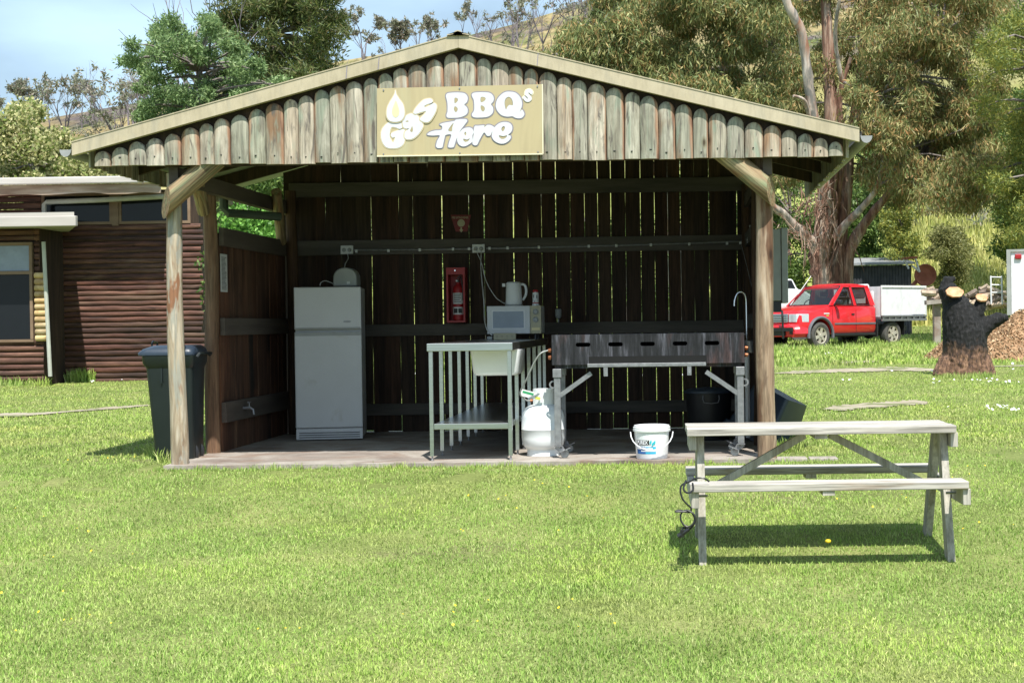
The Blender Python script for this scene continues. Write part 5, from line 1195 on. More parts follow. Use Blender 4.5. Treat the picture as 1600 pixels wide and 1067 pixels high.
# wheels
def wheel(s_, y_, sd):
    w_ = MB().lathe([(.21, -.10), (.30, -.12), (.355, -.10), (.37, -.05), (.37, .05), (.355, .10), (.30, .12), (.21, .10)], (s_, y_, .37), 32, 'y', cap=False).build('wheel', 'tyre', ut, smooth=True, world=False, auto=30)
    MB().lathe([(.001, sd*.02), (.20, sd*.02), (.212, sd*.05), (.215, sd*.105), (.225, sd*.108), (.225, sd*.02)], (s_, y_, .37), 32, 'y', cap=False).build('rim_barrel', 'dark_interior', w_, smooth=True, world=False, auto=30)
    mb = MB()
    for k in range(6):
        a_ = 2*PI*k/6+.3; d = Vector((math.cos(a_), 0, math.sin(a_))); c_ = Vector((s_, y_+sd*.085, .37))
        mb.beam(c_+d*.03, c_+d*.215, .035, .085, upv=(-math.sin(a_), 0, math.cos(a_)))
    mb.lathe([(.20, sd*.095), (.225, sd*.112), (.228, sd*.08), (.20, sd*.07), (.20, sd*.095)], (s_, y_, .37), 32, 'y', cap=False)
    mb.lathe([(.001, sd*.12), (.05, sd*.118), (.06, sd*.06)], (s_, y_, .37), 16, 'y')
    mb.build('rim', 'rim', w_, world=False)
for s_ in (0, 3.02):
    for sd in (-1, 1): wheel(s_, sd*(.78 if s_ == 0 else .80), sd)
mb = MB(); mb.box(.5, 4.2, -.45, -.36, .46, .60); mb.box(.5, 4.2, .36, .45, .46, .60); mb.box(.3, 2.3, -.6, .6, .32, .42); mb.tube([(3.02, -.7, .37), (3.02, .7, .37)], .05, 8); mb.lathe([(.02, -.12), (.12, -.1), (.14, 0), (.12, .1), (.02, .12)], (3.02, 0, .37), 12, 'y'); mb.box(2.45, 2.9, -.72, -.45, .42, .66); mb.build('chassis', 'black_plastic', ut, world=False)
MB().box(2.40, 2.46, -.83, -.50, .30, .72).build('mud_flap', 'black_plastic', ut, world=False); MB().box(3.52, 3.54, -.90, -.58, .34, .78).build('mud_flap', 'black_plastic', ut, world=False)
# tray with box sides
mb = MB(); mb.box(2.42, 4.42, -.93, .93, .80, .86); mb.build('tray_deck', 'steel_dull', ut, world=False)
mb = MB(); mb.box(2.46, 4.46, -.985, -.935, .74, .80); mb.box(2.46, 4.46, -.985, -.935, .86, .90)
for k in range(8): mb.box(2.5+k*.27, 2.55+k*.27, -.975, -.945, .80, .86)
mb.build('tray_rail', 'steel_dull', ut, world=False)
bxm = MB(); bxm.box(2.45, 4.42, -.96, -.93, .925, 1.72); bxm.box(2.45, 4.42, .93, .96, .87, 1.72); bxm.box(2.45, 2.48, -.925, .925, .87, 1.72); bxm.box(4.39, 4.42, -.925, .925, .87, 1.72); tbx = bxm.build('tray_box', 'white_paint', ut, world=False)
mb = MB(); mb.box(2.43, 4.45, -.985, -.961, 1.69, 1.75); mb.box(2.43, 2.47, -.985, -.961, .905, 1.69); mb.box(4.40, 4.45, -.985, -.961, .905, 1.69)
for k in range(4): mb.box(2.9+k*.42, 2.93+k*.42, -.99, -.9855, 1.70, 1.74)
mb.build('box_frame', 'label_white', tbx, world=False)
MB().lathe([(.001, 0), (.16, .01), (.17, .03), (.17, .55), (.16, .57), (.001, .58)], (2.60, -.62, 1.02), 20).build('water_tank', 'label_white', ut, smooth=True, world=False)
MB().tube([(2.42, -.5, 1.74), (2.42, .5, 1.74)], .06, 8).build('headboard_bar', 'label_white', ut, world=False)
# place it: front left wheel at photo (1281, 545)
c_ = W(1279.5, 545, 42.0); th_ = math.radians(42.5)     # s axis points right and away
ut.rotation_euler = (0, 0, th_); ut.location = (0, 0, 0)
near = Matrix.Rotation(th_, 3, 'Z')@Vector((0, -.80, 0)); ut.location = (c_.x-near.x, 42.0-near.y, G(c_.x, 42.0)-.03)
UTZ = ut.location.z

# ------------------------------------------------------------------ charred stump
yS = 26.0; c_ = W(1508, 587, yS); sc_ = yS/2400
stp = thing('tree_stump', 'charred black tree stump with orange saw cuts and stubby limbs', 'stump', (c_.x, yS, G(c_.x, yS)))
def SP(px, py, dy=0): return W(px, py, yS+dy)
mb = MB()
mb.tube([SP(1506, 592), SP(1507, 570), SP(1508, 545), SP(1506, 520), SP(1499, 495), SP(1493, 475), SP(1489, 462)], [.44, .40, .375, .36, .30, .23, .14], 18)
mb.tube([SP(1500, 505), SP(1492, 480), SP(1484, 458), SP(1480, 447)], [.24, .20, .16, .14], 14)
mb.tube([SP(1484, 470, .1), SP(1476, 452, .1), SP(1481, 437, .1), SP(1492, 436, .1)], [.14, .12, .09, .05], 12)
mb.tube([SP(1512, 525), SP(1524, 500), SP(1530, 482), SP(1534, 466)], [.20, .13, .10, .092], 14)
mb.tube([SP(1520, 530), SP(1534, 512), SP(1550, 503), SP(1564, 497), SP(1575, 496)], [.24, .17, .125, .10, .05], 14)
mb.tube([SP(1545, 505), SP(1556, 498), SP(1560, 489)], [.11, .08, .04], 10)
for px, dx in ((1480, -8), (1535, 6), (1500, 0)): mb.tube([SP(px, 560, -.1), SP(px+dx, 590, -.15)], [.14, .18], 10)
so_ = mb.build('trunk', 'char', stp)
rm_ = so_.modifiers.new('join', 'REMESH'); rm_.mode = 'VOXEL'; rm_.voxel_size = .022; rm_.use_smooth_shade = True
dtx = bpy.data.textures.new('bark', 'CLOUDS'); dtx.noise_scale = .05; dtx.noise_depth = 3
dm = so_.modifiers.new('rough', 'DISPLACE'); dm.texture = dtx; dm.strength = .045; dm.mid_level = .5
def cutface(px, py, rx, rz, n_, dy):
    p = SP(px, py, dy); q = Vector(n_).to_track_quat('Z', 'Y').to_matrix().to_4x4(); m4 = T(*p)@q@Matrix.Diagonal((rx, rz, 1, 1))
    vs = [(math.cos(2*PI*k/22)*(1+.06*math.sin(k*2.1)), math.sin(2*PI*k/22)*(1+.06*math.cos(k*1.7)), z_) for z_ in (-.03, .0) for k in range(22)]
    fs = [tuple(range(22)), tuple(range(43, 21, -1))]+[(k, (k+1) % 22, 22+(k+1) % 22, 22+k) for k in range(22)]
    mb = MB(); mb.add(vs, fs); mb.xf(m4); mb.build('saw_cut', 'cut_orange', stp)
cutface(1492, 456, .155, .10, (.18, -.85, .55), -.24)
cutface(1534, 464.5, .105, .085, (.2, -.7, .7), -.07)

# ------------------------------------------------------------------ things behind the truck
# mulch heap
yM = 33.0; c_ = W(1570, 533, yM)
mt_ = thing('mulch_heap', 'heap of orange-brown wood chip mulch behind the stump', 'mulch heap', (c_.x, yM, G(c_.x, yM)))
n = 40; vs = []; fs = []
mx_ = W(1585, 533, yM).x
def mh(u, v):
    r_ = math.hypot(u/1.95, v/1.6); return max(-.05, .98*max(0, 1-r_)**.75*(1+.12*math.sin(u*3+v*2)+.08*math.sin(u*7-v*5)))
for i in range(n+1):
    for j in range(n+1):
        u = -2.2+4.4*i/n; v = -1.8+3.6*j/n; vs.append((mx_+u, yM+v, G(mx_+u, yM+v)-.03+mh(u, v)))
for i in range(n):
    for j in range(n): fs.append((i*(n+1)+j, (i+1)*(n+1)+j, (i+1)*(n+1)+j+1, i*(n+1)+j+1))
MB().add(vs, fs).build('heap', 'mulch', mt_, smooth=True)
u = RNG.uniform(-2.3, 2.0, 9000); v = RNG.uniform(-1.7, 1.2, 9000); hz = np.array([mh(a_, b_) for a_, b_ in zip(u, v)]); k_ = hz > .01
ctr = np.stack([mx_+u[k_], yM+v[k_], gh(mx_+u[k_], yM+v[k_])+hz[k_]-.015], 1); nn = len(ctr)
d1 = RNG.normal(size=(nn, 3)); d1 /= np.linalg.norm(d1, axis=1)[:, None]; d2 = np.cross(d1, RNG.normal(size=(nn, 3))); d2 /= np.linalg.norm(d2, axis=1)[:, None]
L1 = RNG.uniform(.02, .06, nn)[:, None]; L2 = RNG.uniform(.01, .022, nn)[:, None]
V = np.stack([ctr+d1*L1, ctr+d2*L2, ctr-d1*L1, ctr-d2*L2], 1).reshape(-1, 3)-np.array(world_off(mt_))
o_ = npmesh('chips', V, np.arange(len(V)).reshape(-1, 4), 'chips', mt_); o_['kind'] = 'stuff'
# firewood pile
yW = 43.0
fwp = thing('firewood_pile', 'loose pile of pale split firewood behind the mulch heap', 'firewood', (W(1530, 470, yW).x, yW, G(8, yW)))
rr = random.Random(2)
for i in range(62):
    px = rr.uniform(1512, 1572); top = 446+abs(px-1545)*.35; py = rr.uniform(top, 480); 
    if i < 14: px = rr.uniform(1448, 1475); py = rr.uniform(452, 470)
    c_ = W(px, py, yW+rr.uniform(-.4, .4)); a_ = rr.uniform(-1.2, 1.2); L = rr.uniform(.12, .22); d = Vector((math.cos(a_), rr.uniform(-.8, .2), math.sin(a_)*.5))
    MB().tube([c_-d*L, c_+d*L], rr.uniform(.05, .085), 7).build('log', 'firewood_bark' if rr.random() < .4 else 'firewood', fwp)
MB().beam(W(1446, 473, yW-.2), W(1478, 470, yW-.2), .4, .12).build('bench_slab', 'concrete', fwp)
MB().box(W(1458, 500, yW).x, W(1468, 500, yW).x, yW-.2, yW+.1, G(8, yW)-.1, W(1460, 474, yW-.2).z).build('support', 'concrete', fwp)
# white frame
yy = 40.0; fm = thing('white_ladder', 'small white tubular ladder frame leaning by the firewood', 'frame', W(1555, 466, yy))
mb = MB()
for px in (1549, 1566): mb.tube([W(px, 475, yy), W(px-1, 431, yy)], .022, 6)
for py in (433, 445, 457): mb.tube([W(1549, py, yy), W(1566, py+.5, yy)], .018, 6)
mb.build('frame_tubes', 'white_paint', fm)
# white box trailer at the right edge
yy = 38.0; z1, z0 = WZ(1580, 390, yy), WZ(1580, 470, yy); x0 = WX(1573, 430, yy)
tl = thing('white_trailer', 'white box trailer with grey-green corner posts at the right edge', 'trailer', (x0, yy, G(x0, yy))); tl.rotation_euler = (0, 0, math.radians(-13.0))
MB().box(x0+.10, x0+3.2, yy, yy+2.2, z0-.35, z1-.04).build('box', 'white_paint', tl, bevel=.02)
mb = MB(); mb.box(x0, x0+.098, yy-.04, yy+2.2, z0-.35, z1); mb.build('corner_post', 'grey_green_metal', tl)
MB().box(x0+.099, x0+3.2, yy-.04, yy-.001, z1-.06, z1).build('top_rail', 'grey_green_metal', tl)
MB().box(x0+.20, x0+.36, yy-.06, yy-.002, z1-.24, z1-.12).build('marker_light', 'red_metal', tl, bevel=.02)
MB().box(x0+.62, x0+.70, yy-.05, yy-.002, z0+.0, z1-.7).build('door_post', 'steel_dull', tl)
for x_ in (x0+.8, x0+1.6): MB().lathe([(.001, -.1), (.28, -.1), (.31, -.05), (.31, .05), (.28, .1), (.001, .1)], (x_, yy+.1, G(x_, yy)+.31), 24, 'y').build('wheel', 'tyre', tl, smooth=True)
# dark corrugated shed
yy = 56.0; x0, x1 = WX(1322, 430, yy), WX(1424, 430, yy); z1 = WZ(1370, 415, yy)
shd = thing('corrugated_shed', 'low dark corrugated iron shed with pale roof edge behind the truck', 'shed', (x0, yy, G(6, yy)))
mb = MB(); n = 44; vs = []
for i in range(n+1):
    x = x0+(x1-x0)*i/n; vs += [(x, yy+(.03 if i % 2 else 0), G(x, yy)-.1), (x, yy+(.03 if i % 2 else 0), z1)]
mb.add(vs, [(2*i, 2*i+2, 2*i+3, 2*i+1) for i in range(n)]); mb.box(x0, x1, yy+.1, yy+3, G(x0, yy)-.1, z1-.02); mb.build('wall', 'shed_iron', shd)
mb = MB(); mb.add([(x0-.1, yy-.25, z1), (x1+.1, yy-.25, z1+.03), (x1+.1, yy+3.2, z1+.35), (x0-.1, yy+3.2, z1+.35), (x0-.1, yy-.25, z1+.06), (x1+.1, yy-.25, z1+.09), (x1+.1, yy+3.2, z1+.41), (x0-.1, yy+3.2, z1+.41)], [(0, 3, 2, 1), (4, 5, 6, 7), (0, 1, 5, 4), (1, 2, 6, 5), (2, 3, 7, 6), (3, 0, 4, 7)]); mb.build('roof', 'zinc', shd)
# rusty hopper machine
yy = 52.0; mc = thing('rusty_hopper', 'rusty red steel hopper with raised frame behind the white tray box', 'hopper', W(1445, 445, yy))
a_ = W(1445, 430, yy)
MB().lathe([(.001, -.10), (.22, -.12), (.36, -.22), (.38, -.1), (.30, .3), (.15, .5), (.001, .5)], a_, 18, 'y').build('drum', 'rust', mc)
MB().beam(W(1425, 447, yy), W(1442, 428, yy), .1, .35, upv=(0, 1, 0)).build('chute', 'rust', mc)
mb = MB()
for (p, q) in (((1412, 404), (1420, 420)), ((1430, 403), (1437, 425)), ((1437, 425), (1425, 415)), ((1440, 452), (1436, 470)), ((1455, 452), (1458, 472))): mb.tube([W(*p, yy-.2), W(*q, yy-.2)], .035, 6)
mb.build('frame_arms', 'label_white', mc); MB().beam(W(1411, 404, yy-.2), W(1431, 402.5, yy-.2), .8, .06).build('tray_plate', 'rust', mc)
# white caravan behind the truck bonnet
yy = 48.0; cv = thing('white_van', 'white vehicle mostly hidden between the meter box and the red truck', 'van', (W(1240, 450, yy).x, yy, G(4, yy)))
x0, x1 = WX(1215, 450, yy), WX(1258, 450, yy)
mb = MB(); mb.prism([(x0-.6, G(4, yy)+.35), (x1+.2, G(4, yy)+.35), (x1+.2, WZ(1250, 462, yy)), (x1, WZ(1250, 455, yy)), (WX(1246, 450, yy), WZ(1240, 452, yy)), (WX(1238, 450, yy), WZ(1240, 436, yy)), (x0-.6, WZ(1240, 434, yy))], yy, yy+1.7); mb.build('body', 'white_paint', cv, bevel=.05)
MB().prism([(WX(1222, 450, yy), WZ(1240, 450, yy)), (WX(1243, 450, yy), WZ(1240, 451, yy)), (WX(1237, 450, yy), WZ(1240, 438, yy)), (WX(1222, 450, yy), WZ(1240, 438, yy))], yy-.004, yy-.001).build('window', 'window_glass', cv)
for x_ in (x0-.2, x1-.2): MB().lathe([(.001, -.1), (.30, -.1), (.33, 0), (.30, .1), (.001, .1)], (x_, yy, G(x_, yy)+.33), 20, 'y').build('wheel', 'tyre', cv, smooth=True)
# ------------------------------------------------------------------ ground, hill
def GP(px, py):
    lo, hi = 2.0, 60.0
    for _ in range(40):
        m_ = (lo+hi)/2; p = W(px, py, m_)
        if p.z > G(p.x, m_): lo = m_
        else: hi = m_
    return W(px, py, lo)
def sheet(name, xs, ys, mat, lift=0.0):
    X, Y = np.meshgrid(xs, ys, indexing='ij'); Z = gh(X, Y)+lift; V = np.stack([X, Y, Z], -1).reshape(-1, 3); ny = len(ys)
    i, j = np.meshgrid(np.arange(len(xs)-1), np.arange(ny-1), indexing='ij'); a_ = (i*ny+j).ravel()
    o = npmesh(name, V, np.stack([a_, a_+ny, a_+ny+1, a_+1], 1), mat, smooth=True); o['kind'] = 'structure'; return o
def grass_ground():
    mt = M('lawn_soil', [(0.13, 0.16, 0.045), (0.19, 0.225, 0.07), (0.26, 0.27, 0.10)], 1.3, rough=.95, bump=.4, fine=(55, (1, 1, 1), .6), stain=[(0.16, 0.14, 0.075), (0.17, 0.19, 0.07)], stain_scale=.55, stain_stretch=(.6, 1.4, 1), stain_lo=.6, stain_hi=.76, spec=.1)
    return mt
MT['lawn'] = grass_ground()
xs = np.unique(np.concatenate([np.linspace(-300, -30, 28), np.linspace(-30, -8, 30), np.linspace(-8, 8, 100), np.linspace(8, 30, 30), np.linspace(30, 300, 28)]))
ys = np.unique(np.concatenate([np.linspace(-30, 4, 12), np.linspace(4, 17, 90), np.linspace(17, 60, 60)]))
sheet('ground', xs, ys, 'lawn')
def hill_mat():
    mt = M('hill_grass', [(0.17, 0.13, 0.065), (0.30, 0.235, 0.115), (0.38, 0.31, 0.16)], .09, rough=.95, stain=[(0.13, 0.105, 0.10), (0.15, 0.17, 0.06)], stain_scale=.06, stain_stretch=(1, 1, 2), stain_lo=.50, stain_hi=.62, fine=(1.3, (1, .5, 1), .6), detail=10, spec=.1)
    nt = mt.node_tree; b = nt.nodes['Principled BSDF']; src = b.inputs['Base Color'].links[0].from_socket
    tc = nt.nodes.new('ShaderNodeTexCoord'); sp = nt.nodes.new('ShaderNodeSeparateXYZ'); nt.links.new(tc.outputs['Object'], sp.inputs[0])
    # the paddock at the foot of the hill is green, the burnt slope above is dry
    r = _ramp(nt, [(1, 1, 1), (0, 0, 0)], .25, .42); d = nt.nodes.new('ShaderNodeMath'); d.operation = 'DIVIDE'; d.inputs[1].default_value = 300.0; nt.links.new(sp.outputs[1], d.inputs[0]); nt.links.new(d.outputs[0], r.inputs[0])
    n = _noise(nt, tc.outputs['Object'], 1.2, (1, .4, 1), 8, .7); gr = _ramp(nt, [(0.17, 0.20, 0.045), (0.30, 0.34, 0.085), (0.42, 0.44, 0.16)], .35, .65); nt.links.new(n.outputs['Fac'], gr.inputs[0])
    m_ = nt.nodes.new('ShaderNodeMixRGB'); nt.links.new(r.outputs[0], m_.inputs[0]); nt.links.new(src, m_.inputs[1]); nt.links.new(gr.outputs[0], m_.inputs[2]); nt.links.new(m_.outputs[0], b.inputs['Base Color']); return mt
MT['hill'] = hill_mat()
sheet('hill', np.linspace(-300, 300, 240), np.concatenate([np.linspace(60, 200, 110), np.linspace(205, 420, 20)]), 'hill')
sheet('far_ground', np.linspace(-2500, 2500, 12), np.linspace(420, 2500, 12), 'hill', -30)
bpy.data.objects['far_ground'].name = 'terrain'
# worn dirt strips in the grass
MT['dirt'] = M('pale_dirt', [(0.24, 0.19, 0.13), (0.33, 0.28, 0.20), (0.38, 0.33, 0.26)], 3, rough=.95, bump=.3, stain=[(0.13, 0.15, 0.05)], stain_scale=2.5, stain_lo=.5, stain_hi=.6)
STR = []
def dirt(pts, w, seed):
    P = [GP(*p) for p in pts]; rr = random.Random(seed); n = 60; L = []; 
    for i in range(n+1):
        t = i/n*(len(P)-1); k = min(int(t), len(P)-2); p = P[k].lerp(P[k+1], t-k); e = min(1, i/8, (n-i)/8)
        a_ = w*e*(.6+.5*rr.random()); b_ = w*e*(.6+.5*rr.random()); L.append((p.x, p.y-a_, p.y+b_))
    vs = []
    for x, y0, y1 in L:
        for k in range(3): y = y0+(y1-y0)*k/2; vs.append((x, y, G(x, y)+.012))
    mb = MB(); mb.add(vs, [(3*i+k, 3*i+3+k, 3*i+4+k, 3*i+1+k) for i in range(n) for k in range(2)])
    o = mb.build('path', 'dirt'); o['kind'] = 'structure'; STR.append(np.array(L))
dirt([(1208, 584), (1300, 580), (1400, 577), (1480, 579)], .75, 1)
dirt([(1480, 577), (1560, 573), (1640, 570)], .3, 2)
dirt([(1285, 641), (1340, 636), (1420, 630), (1450, 629)], .5, 3)
dirt([(-60, 652), (60, 648), (150, 640), (238, 634)], .45, 4)
dirt([(1310, 568), (1370, 565)], .5, 5)
def on_strip(x, y):
    bad = np.zeros(len(x), bool)
    for L in STR:
        o = np.argsort(L[:, 0]); y0 = np.interp(x, L[o, 0], L[o, 1], left=1e9, right=1e9); y1 = np.interp(x, L[o, 0], L[o, 2], left=-1e9, right=-1e9); bad |= (y > y0) & (y < y1)
    return bad
# value noise for patchiness
_T = RNG.random((128, 128))
def vnoise(x, y, s):
    x = np.asarray(x)/s+64; y = np.asarray(y)/s+64; i = np.floor(x).astype(int); j = np.floor(y).astype(int); u = x-i; v = y-j; u = u*u*(3-2*u); v = v*v*(3-2*v)
    g = lambda a, b: _T[a % 128, b % 128]
    return (g(i, j)*(1-u)+g(i+1, j)*u)*(1-v)+(g(i, j+1)*(1-u)+g(i+1, j+1)*u)*v
def blades(name, x, y, length, width, mat, lean=.5):
    n = len(x); z = gh(x, y)-.004; a_ = RNG.uniform(0, 2*PI, n); lx, ly = np.cos(a_), np.sin(a_); b_ = a_+RNG.uniform(.8, 2.3, n); wx, wy = np.cos(b_)*width/2, np.sin(b_)*width/2
    le = RNG.uniform(.15, 1.0, n)*lean; h = length*np.sqrt(np.clip(1-le*le*.8, .1, 1)); 
    p0 = np.stack([x-wx, y-wy, z], 1); p1 = np.stack([x+wx, y+wy, z], 1)
    m = np.stack([x+lx*length*le*.35, y+ly*length*le*.35, z+h*.6], 1); q0 = m-np.stack([wx, wy, 0*wx], 1)*.75; q1 = m+np.stack([wx, wy, 0*wx], 1)*.75
    t = np.stack([x+lx*length*le, y+ly*length*le, z+h], 1)
    V = np.stack([p0, p1, q1, q0, t], 1).reshape(-1, 3); k = np.arange(n)*5
    tri = np.concatenate([np.stack([k, k+1, k+2], 1), np.stack([k, k+2, k+3], 1), np.stack([k+3, k+2, k+4], 1)])
    o = npmesh(name, V, tri, mat); o['kind'] = 'stuff'; return o
def grassmat(name, cols, tr=.22):
    mt = M(name, [(.80, .80, .80), (1.0, 1.0, 1.0), (1.2, 1.12, 1.0)], .8, rough=.8, island=.12, island_cols=cols, trans=tr, spec=.08, lo=.35, hi=.65,
           stain=[(0.50, 0.42, 0.19), (0.24, 0.36, 0.07)], stain_scale=.9, stain_lo=.50, stain_hi=1.0); nt = mt.node_tree
    # the large patches must not be shifted from blade to blade
    for nd in nt.nodes:
        if nd.type == 'MAPPING':
            for l in list(nt.links):
                if l.to_node == nd: nt.links.remove(l)
            tc = [q for q in nt.nodes if q.type == 'TEX_COORD'][0]; nt.links.new(tc.outputs['Object'], nd.inputs[0])
    return mt
GC = [(0.197, 0.340, 0.063), (0.280, 0.440, 0.090), (0.352, 0.506, 0.116), (0.239, 0.385, 0.079), (0.415, 0.528, 0.157), (0.321, 0.473, 0.105), (0.519, 0.549, 0.251), (0.270, 0.417, 0.094), (0.457, 0.549, 0.188)]
MT['blade'] = grassmat('grass_blade', GC)
MT['blade_far'] = grassmat('grass_blade_far', [(c[0]*1.05, c[1]*1.0, c[2]*1.0) for c in GC])
def lawn_points(n, y0, y1, pw=1.0, margin=1.5):
    u = RNG.random(n); 
    e = 1-pw
    y = (y0**e+(y1**e-y0**e)*u)**(1/e) if abs(e) > 1e-6 else y0*(y1/y0)**u
    xl = (0-1060)/2400*y-margin; xr = (1600-1060)/2400*y+margin; x = xl+(xr-xl)*RNG.random(n)
    return x, y
def clear(x, y):
    slab = (y > 11.88+.05*np.sin(x*9)+.04*np.sin(x*23)) & (y < 15.6) & (x > WX(262, 728, 11.85)) & (x < WX(1212, 716, 11.85))
    house = (y > HF-.03) & (x < fxr) | (y > HB-.03) & (x < bxr)
    return ~(slab | house | on_strip(x, y))
x, y = lawn_points(500000, 5.9, 14.0, .6, 2.2); k = clear(x, y) & (RNG.random(len(x)) > (y-12)/2) & (RNG.random(len(x)) < .55+.7*vnoise(x, y, .5)) & ~((y > 10.9) & (vnoise(x, y, .22)+.5*vnoise(x+3, y, .7) > 1.12-.10*(y-10.9))); x, y = x[k], y[k]
ln = RNG.uniform(.012, .030, len(x))*(.55+.5*vnoise(x, y, .35)+.6*vnoise(x+5, y+7, .10)); blades('grass', x, y, ln, RNG.uniform(.0035, .0065, len(x)), 'blade', 1.0)
x, y = lawn_points(300000, 12.0, 30, 1.2, 3.5); k = clear(x, y) & (RNG.random(len(x)) < (y-12)/2) & (RNG.random(len(x)) < .55+.7*vnoise(x, y, 1.1)); x, y = x[k], y[k]
blades('grass', x, y, RNG.uniform(.018, .042, len(x)), RNG.uniform(.006, .012, len(x)), 'blade_far', 1.0)
x, y = lawn_points(90000, 30, 62, 1.2, 4.0); k = clear(x, y); x, y = x[k], y[k]
blades('grass', x, y, RNG.uniform(.05, .13, len(x)), RNG.uniform(.02, .035, len(x)), 'blade_far', .7)
# longer tufts where the mower misses: slab edge, posts, house foot, truck, stump
def tufts(cx, cy, r, n, h):
    k = max(1, int(n)); a_ = RNG.uniform(0, 2*PI, k); q = r*np.sqrt(RNG.random(k)); return cx+np.cos(a_)*q, cy+np.sin(a_)*q, RNG.uniform(.4, 1, k)*h
TX, TY, TH = [], [], []
rr = random.Random(31)
x = WX(255, 728, 11.85)
while x < WX(1290, 716, 11.85):
    a_ = tufts(x, 11.83+rr.uniform(-.05, .03), rr.uniform(.03, .09), rr.randint(8, 60), rr.choice([.035, .045, .05, .065])); TX.append(a_[0]); TY.append(a_[1]); TH.append(a_[2]); x += rr.uniform(.02, .07)
for px, py in ((250, 715), (262, 722), (240, 710), (1215, 706), (1240, 705), (1330, 700), (1228, 690)): p = GP(px, py); a_ = tufts(p.x, p.y, .09, 90, .14); TX.append(a_[0]); TY.append(a_[1]); TH.append(a_[2])
for px in range(0, 320, 5):
    if px < 72 or px > 108: p = GP(px, 602 if px < 72 else 592); a_ = tufts(p.x, p.y-.1, .15, 60, rr.choice([.08, .1, .2])); TX.append(a_[0]); TY.append(a_[1]); TH.append(a_[2])
for px in (84, 92, 118, 126, 134): p = GP(px, 597); a_ = tufts(p.x, p.y, .18, 260, .30); TX.append(a_[0]); TY.append(a_[1]); TH.append(a_[2])
for px in range(1212, 1470, 5): p = GP(px, rr.uniform(534, 548)); a_ = tufts(p.x, p.y, .3, 60, .22); TX.append(a_[0]); TY.append(a_[1]); TH.append(a_[2])
for px in range(1464, 1552, 4): p = GP(px, rr.uniform(586, 594)); a_ = tufts(p.x, p.y, .1, 40, .12); TX.append(a_[0]); TY.append(a_[1]); TH.append(a_[2])
for px, py in ((1103, 878), (1493, 868), (1453, 828)): p = GP(px, py); a_ = tufts(p.x, p.y, .05, 60, .07); TX.append(a_[0]); TY.append(a_[1]); TH.append(a_[2])
x, y, h = np.concatenate(TX), np.concatenate(TY), np.concatenate(TH); blades('grass', x, y, h, np.clip(h*.09, .004, .02), 'blade', .7)
# clover and small white flowers
def discs(name, x, y, r, lift, mat, n=6):
    m = len(x); z = gh(x, y)+lift; a_ = RNG.uniform(0, 2*PI, (m, 1))+np.arange(n)[None]*2*PI/n; tx_, ty_ = RNG.uniform(-.5, .5, (m, 1)), RNG.uniform(-.9, .1, (m, 1))
    dx, dy = np.cos(a_)*r[:, None], np.sin(a_)*r[:, None]; V = np.stack([x[:, None]+dx, y[:, None]+dy, z[:, None]+dx*tx_-dy*ty_], -1).reshape(-1, 3)
    o = npmesh(name, V, np.arange(m*n).reshape(m, n), mat); o['kind'] = 'stuff'; return o
MT['clover'] = grassmat('clover_leaf', [(0.18, 0.27, 0.08), (0.24, 0.34, 0.11), (0.30, 0.40, 0.15)])
MT['petal_white'] = plain('white_petal', (.75, .75, .72), .6); MT['petal_yellow'] = plain('yellow_petal', (.75, .55, .02), .6)
x, y = lawn_points(2600, 15.7, 40, 1.0, .5); k = clear(x, y) & (vnoise(x+20, y+5, 1.6) > .74) & (vnoise(x, y, .3) > .5); x, y = x[k], y[k]
discs('white_flowers', x, y, RNG.uniform(.006, .012, len(x))*(.6+y/18), .04, 'petal_white')
x, y = lawn_points(420, 7, 16, 1.0, .5); k = clear(x, y) & (vnoise(x+40, y+15, 1.3) > .66); x, y = x[k], y[k]
discs('yellow_flowers', x, y, RNG.uniform(.004, .007, len(x)), .03, 'petal_yellow')
p = GP(1294, 856); dd = thing('dandelion', 'single yellow dandelion flower in the shade under the picnic table', 'flower', p)
MB().lathe([(.001, .03), (.016, .034), (.018, .042), (.012, .05), (.001, .052)], p, 12).build('flower_head', 'petal_yellow', dd, smooth=True)
MB().tube([p, p+Vector((0, 0, .032))], .002, 5).build('stem', 'clover', dd)

# ------------------------------------------------------------------ trees
def leaves(C, R, n, L, Wd, droop=0.0, flat=0.0, shell=.55, rng=RNG):
    """C (k,3) clump centres, R (k,3) radii, n per clump -> quad leaf mesh arrays"""
    k = len(C); idx = np.repeat(np.arange(k), n); m = len(idx); d = rng.normal(size=(m, 3)); d /= np.linalg.norm(d, axis=1)[:, None]
    r = (shell+(1-shell)*rng.random(m))*rng.random(m)**.25; P = C[idx]+d*R[idx]*r[:, None]
    a_ = rng.normal(size=(m, 3)); a_ += np.array([0, 0, -droop]); a_ /= np.linalg.norm(a_, axis=1)[:, None]
    s_ = np.cross(a_, rng.normal(size=(m, 3))); s_ /= (np.linalg.norm(s_, axis=1)[:, None]+1e-9); s_[:, 2] *= (1-flat)
    l = (L*rng.uniform(.6, 1.3, m))[:, None]; w = (Wd*rng.uniform(.7, 1.3, m))[:, None]
    V = np.stack([P, P+a_*l*.45+s_*w*.5, P+a_*l, P+a_*l*.45-s_*w*.5], 1).reshape(-1, 3)
    return V
def crown(parent, parts, mat, name='crown'):
    V = np.concatenate(parts)-np.array(world_off(parent)); return npmesh(name, V, np.arange(len(V)).reshape(-1, 4), mat, parent)
def leafmat(name, cols, tr=.30, rough=.5):
    return M(name, [(.8, .8, .8), (1.15, 1.15, 1.1)], .5, rough=rough, island=.15, island_cols=cols, trans=tr, spec=.3)
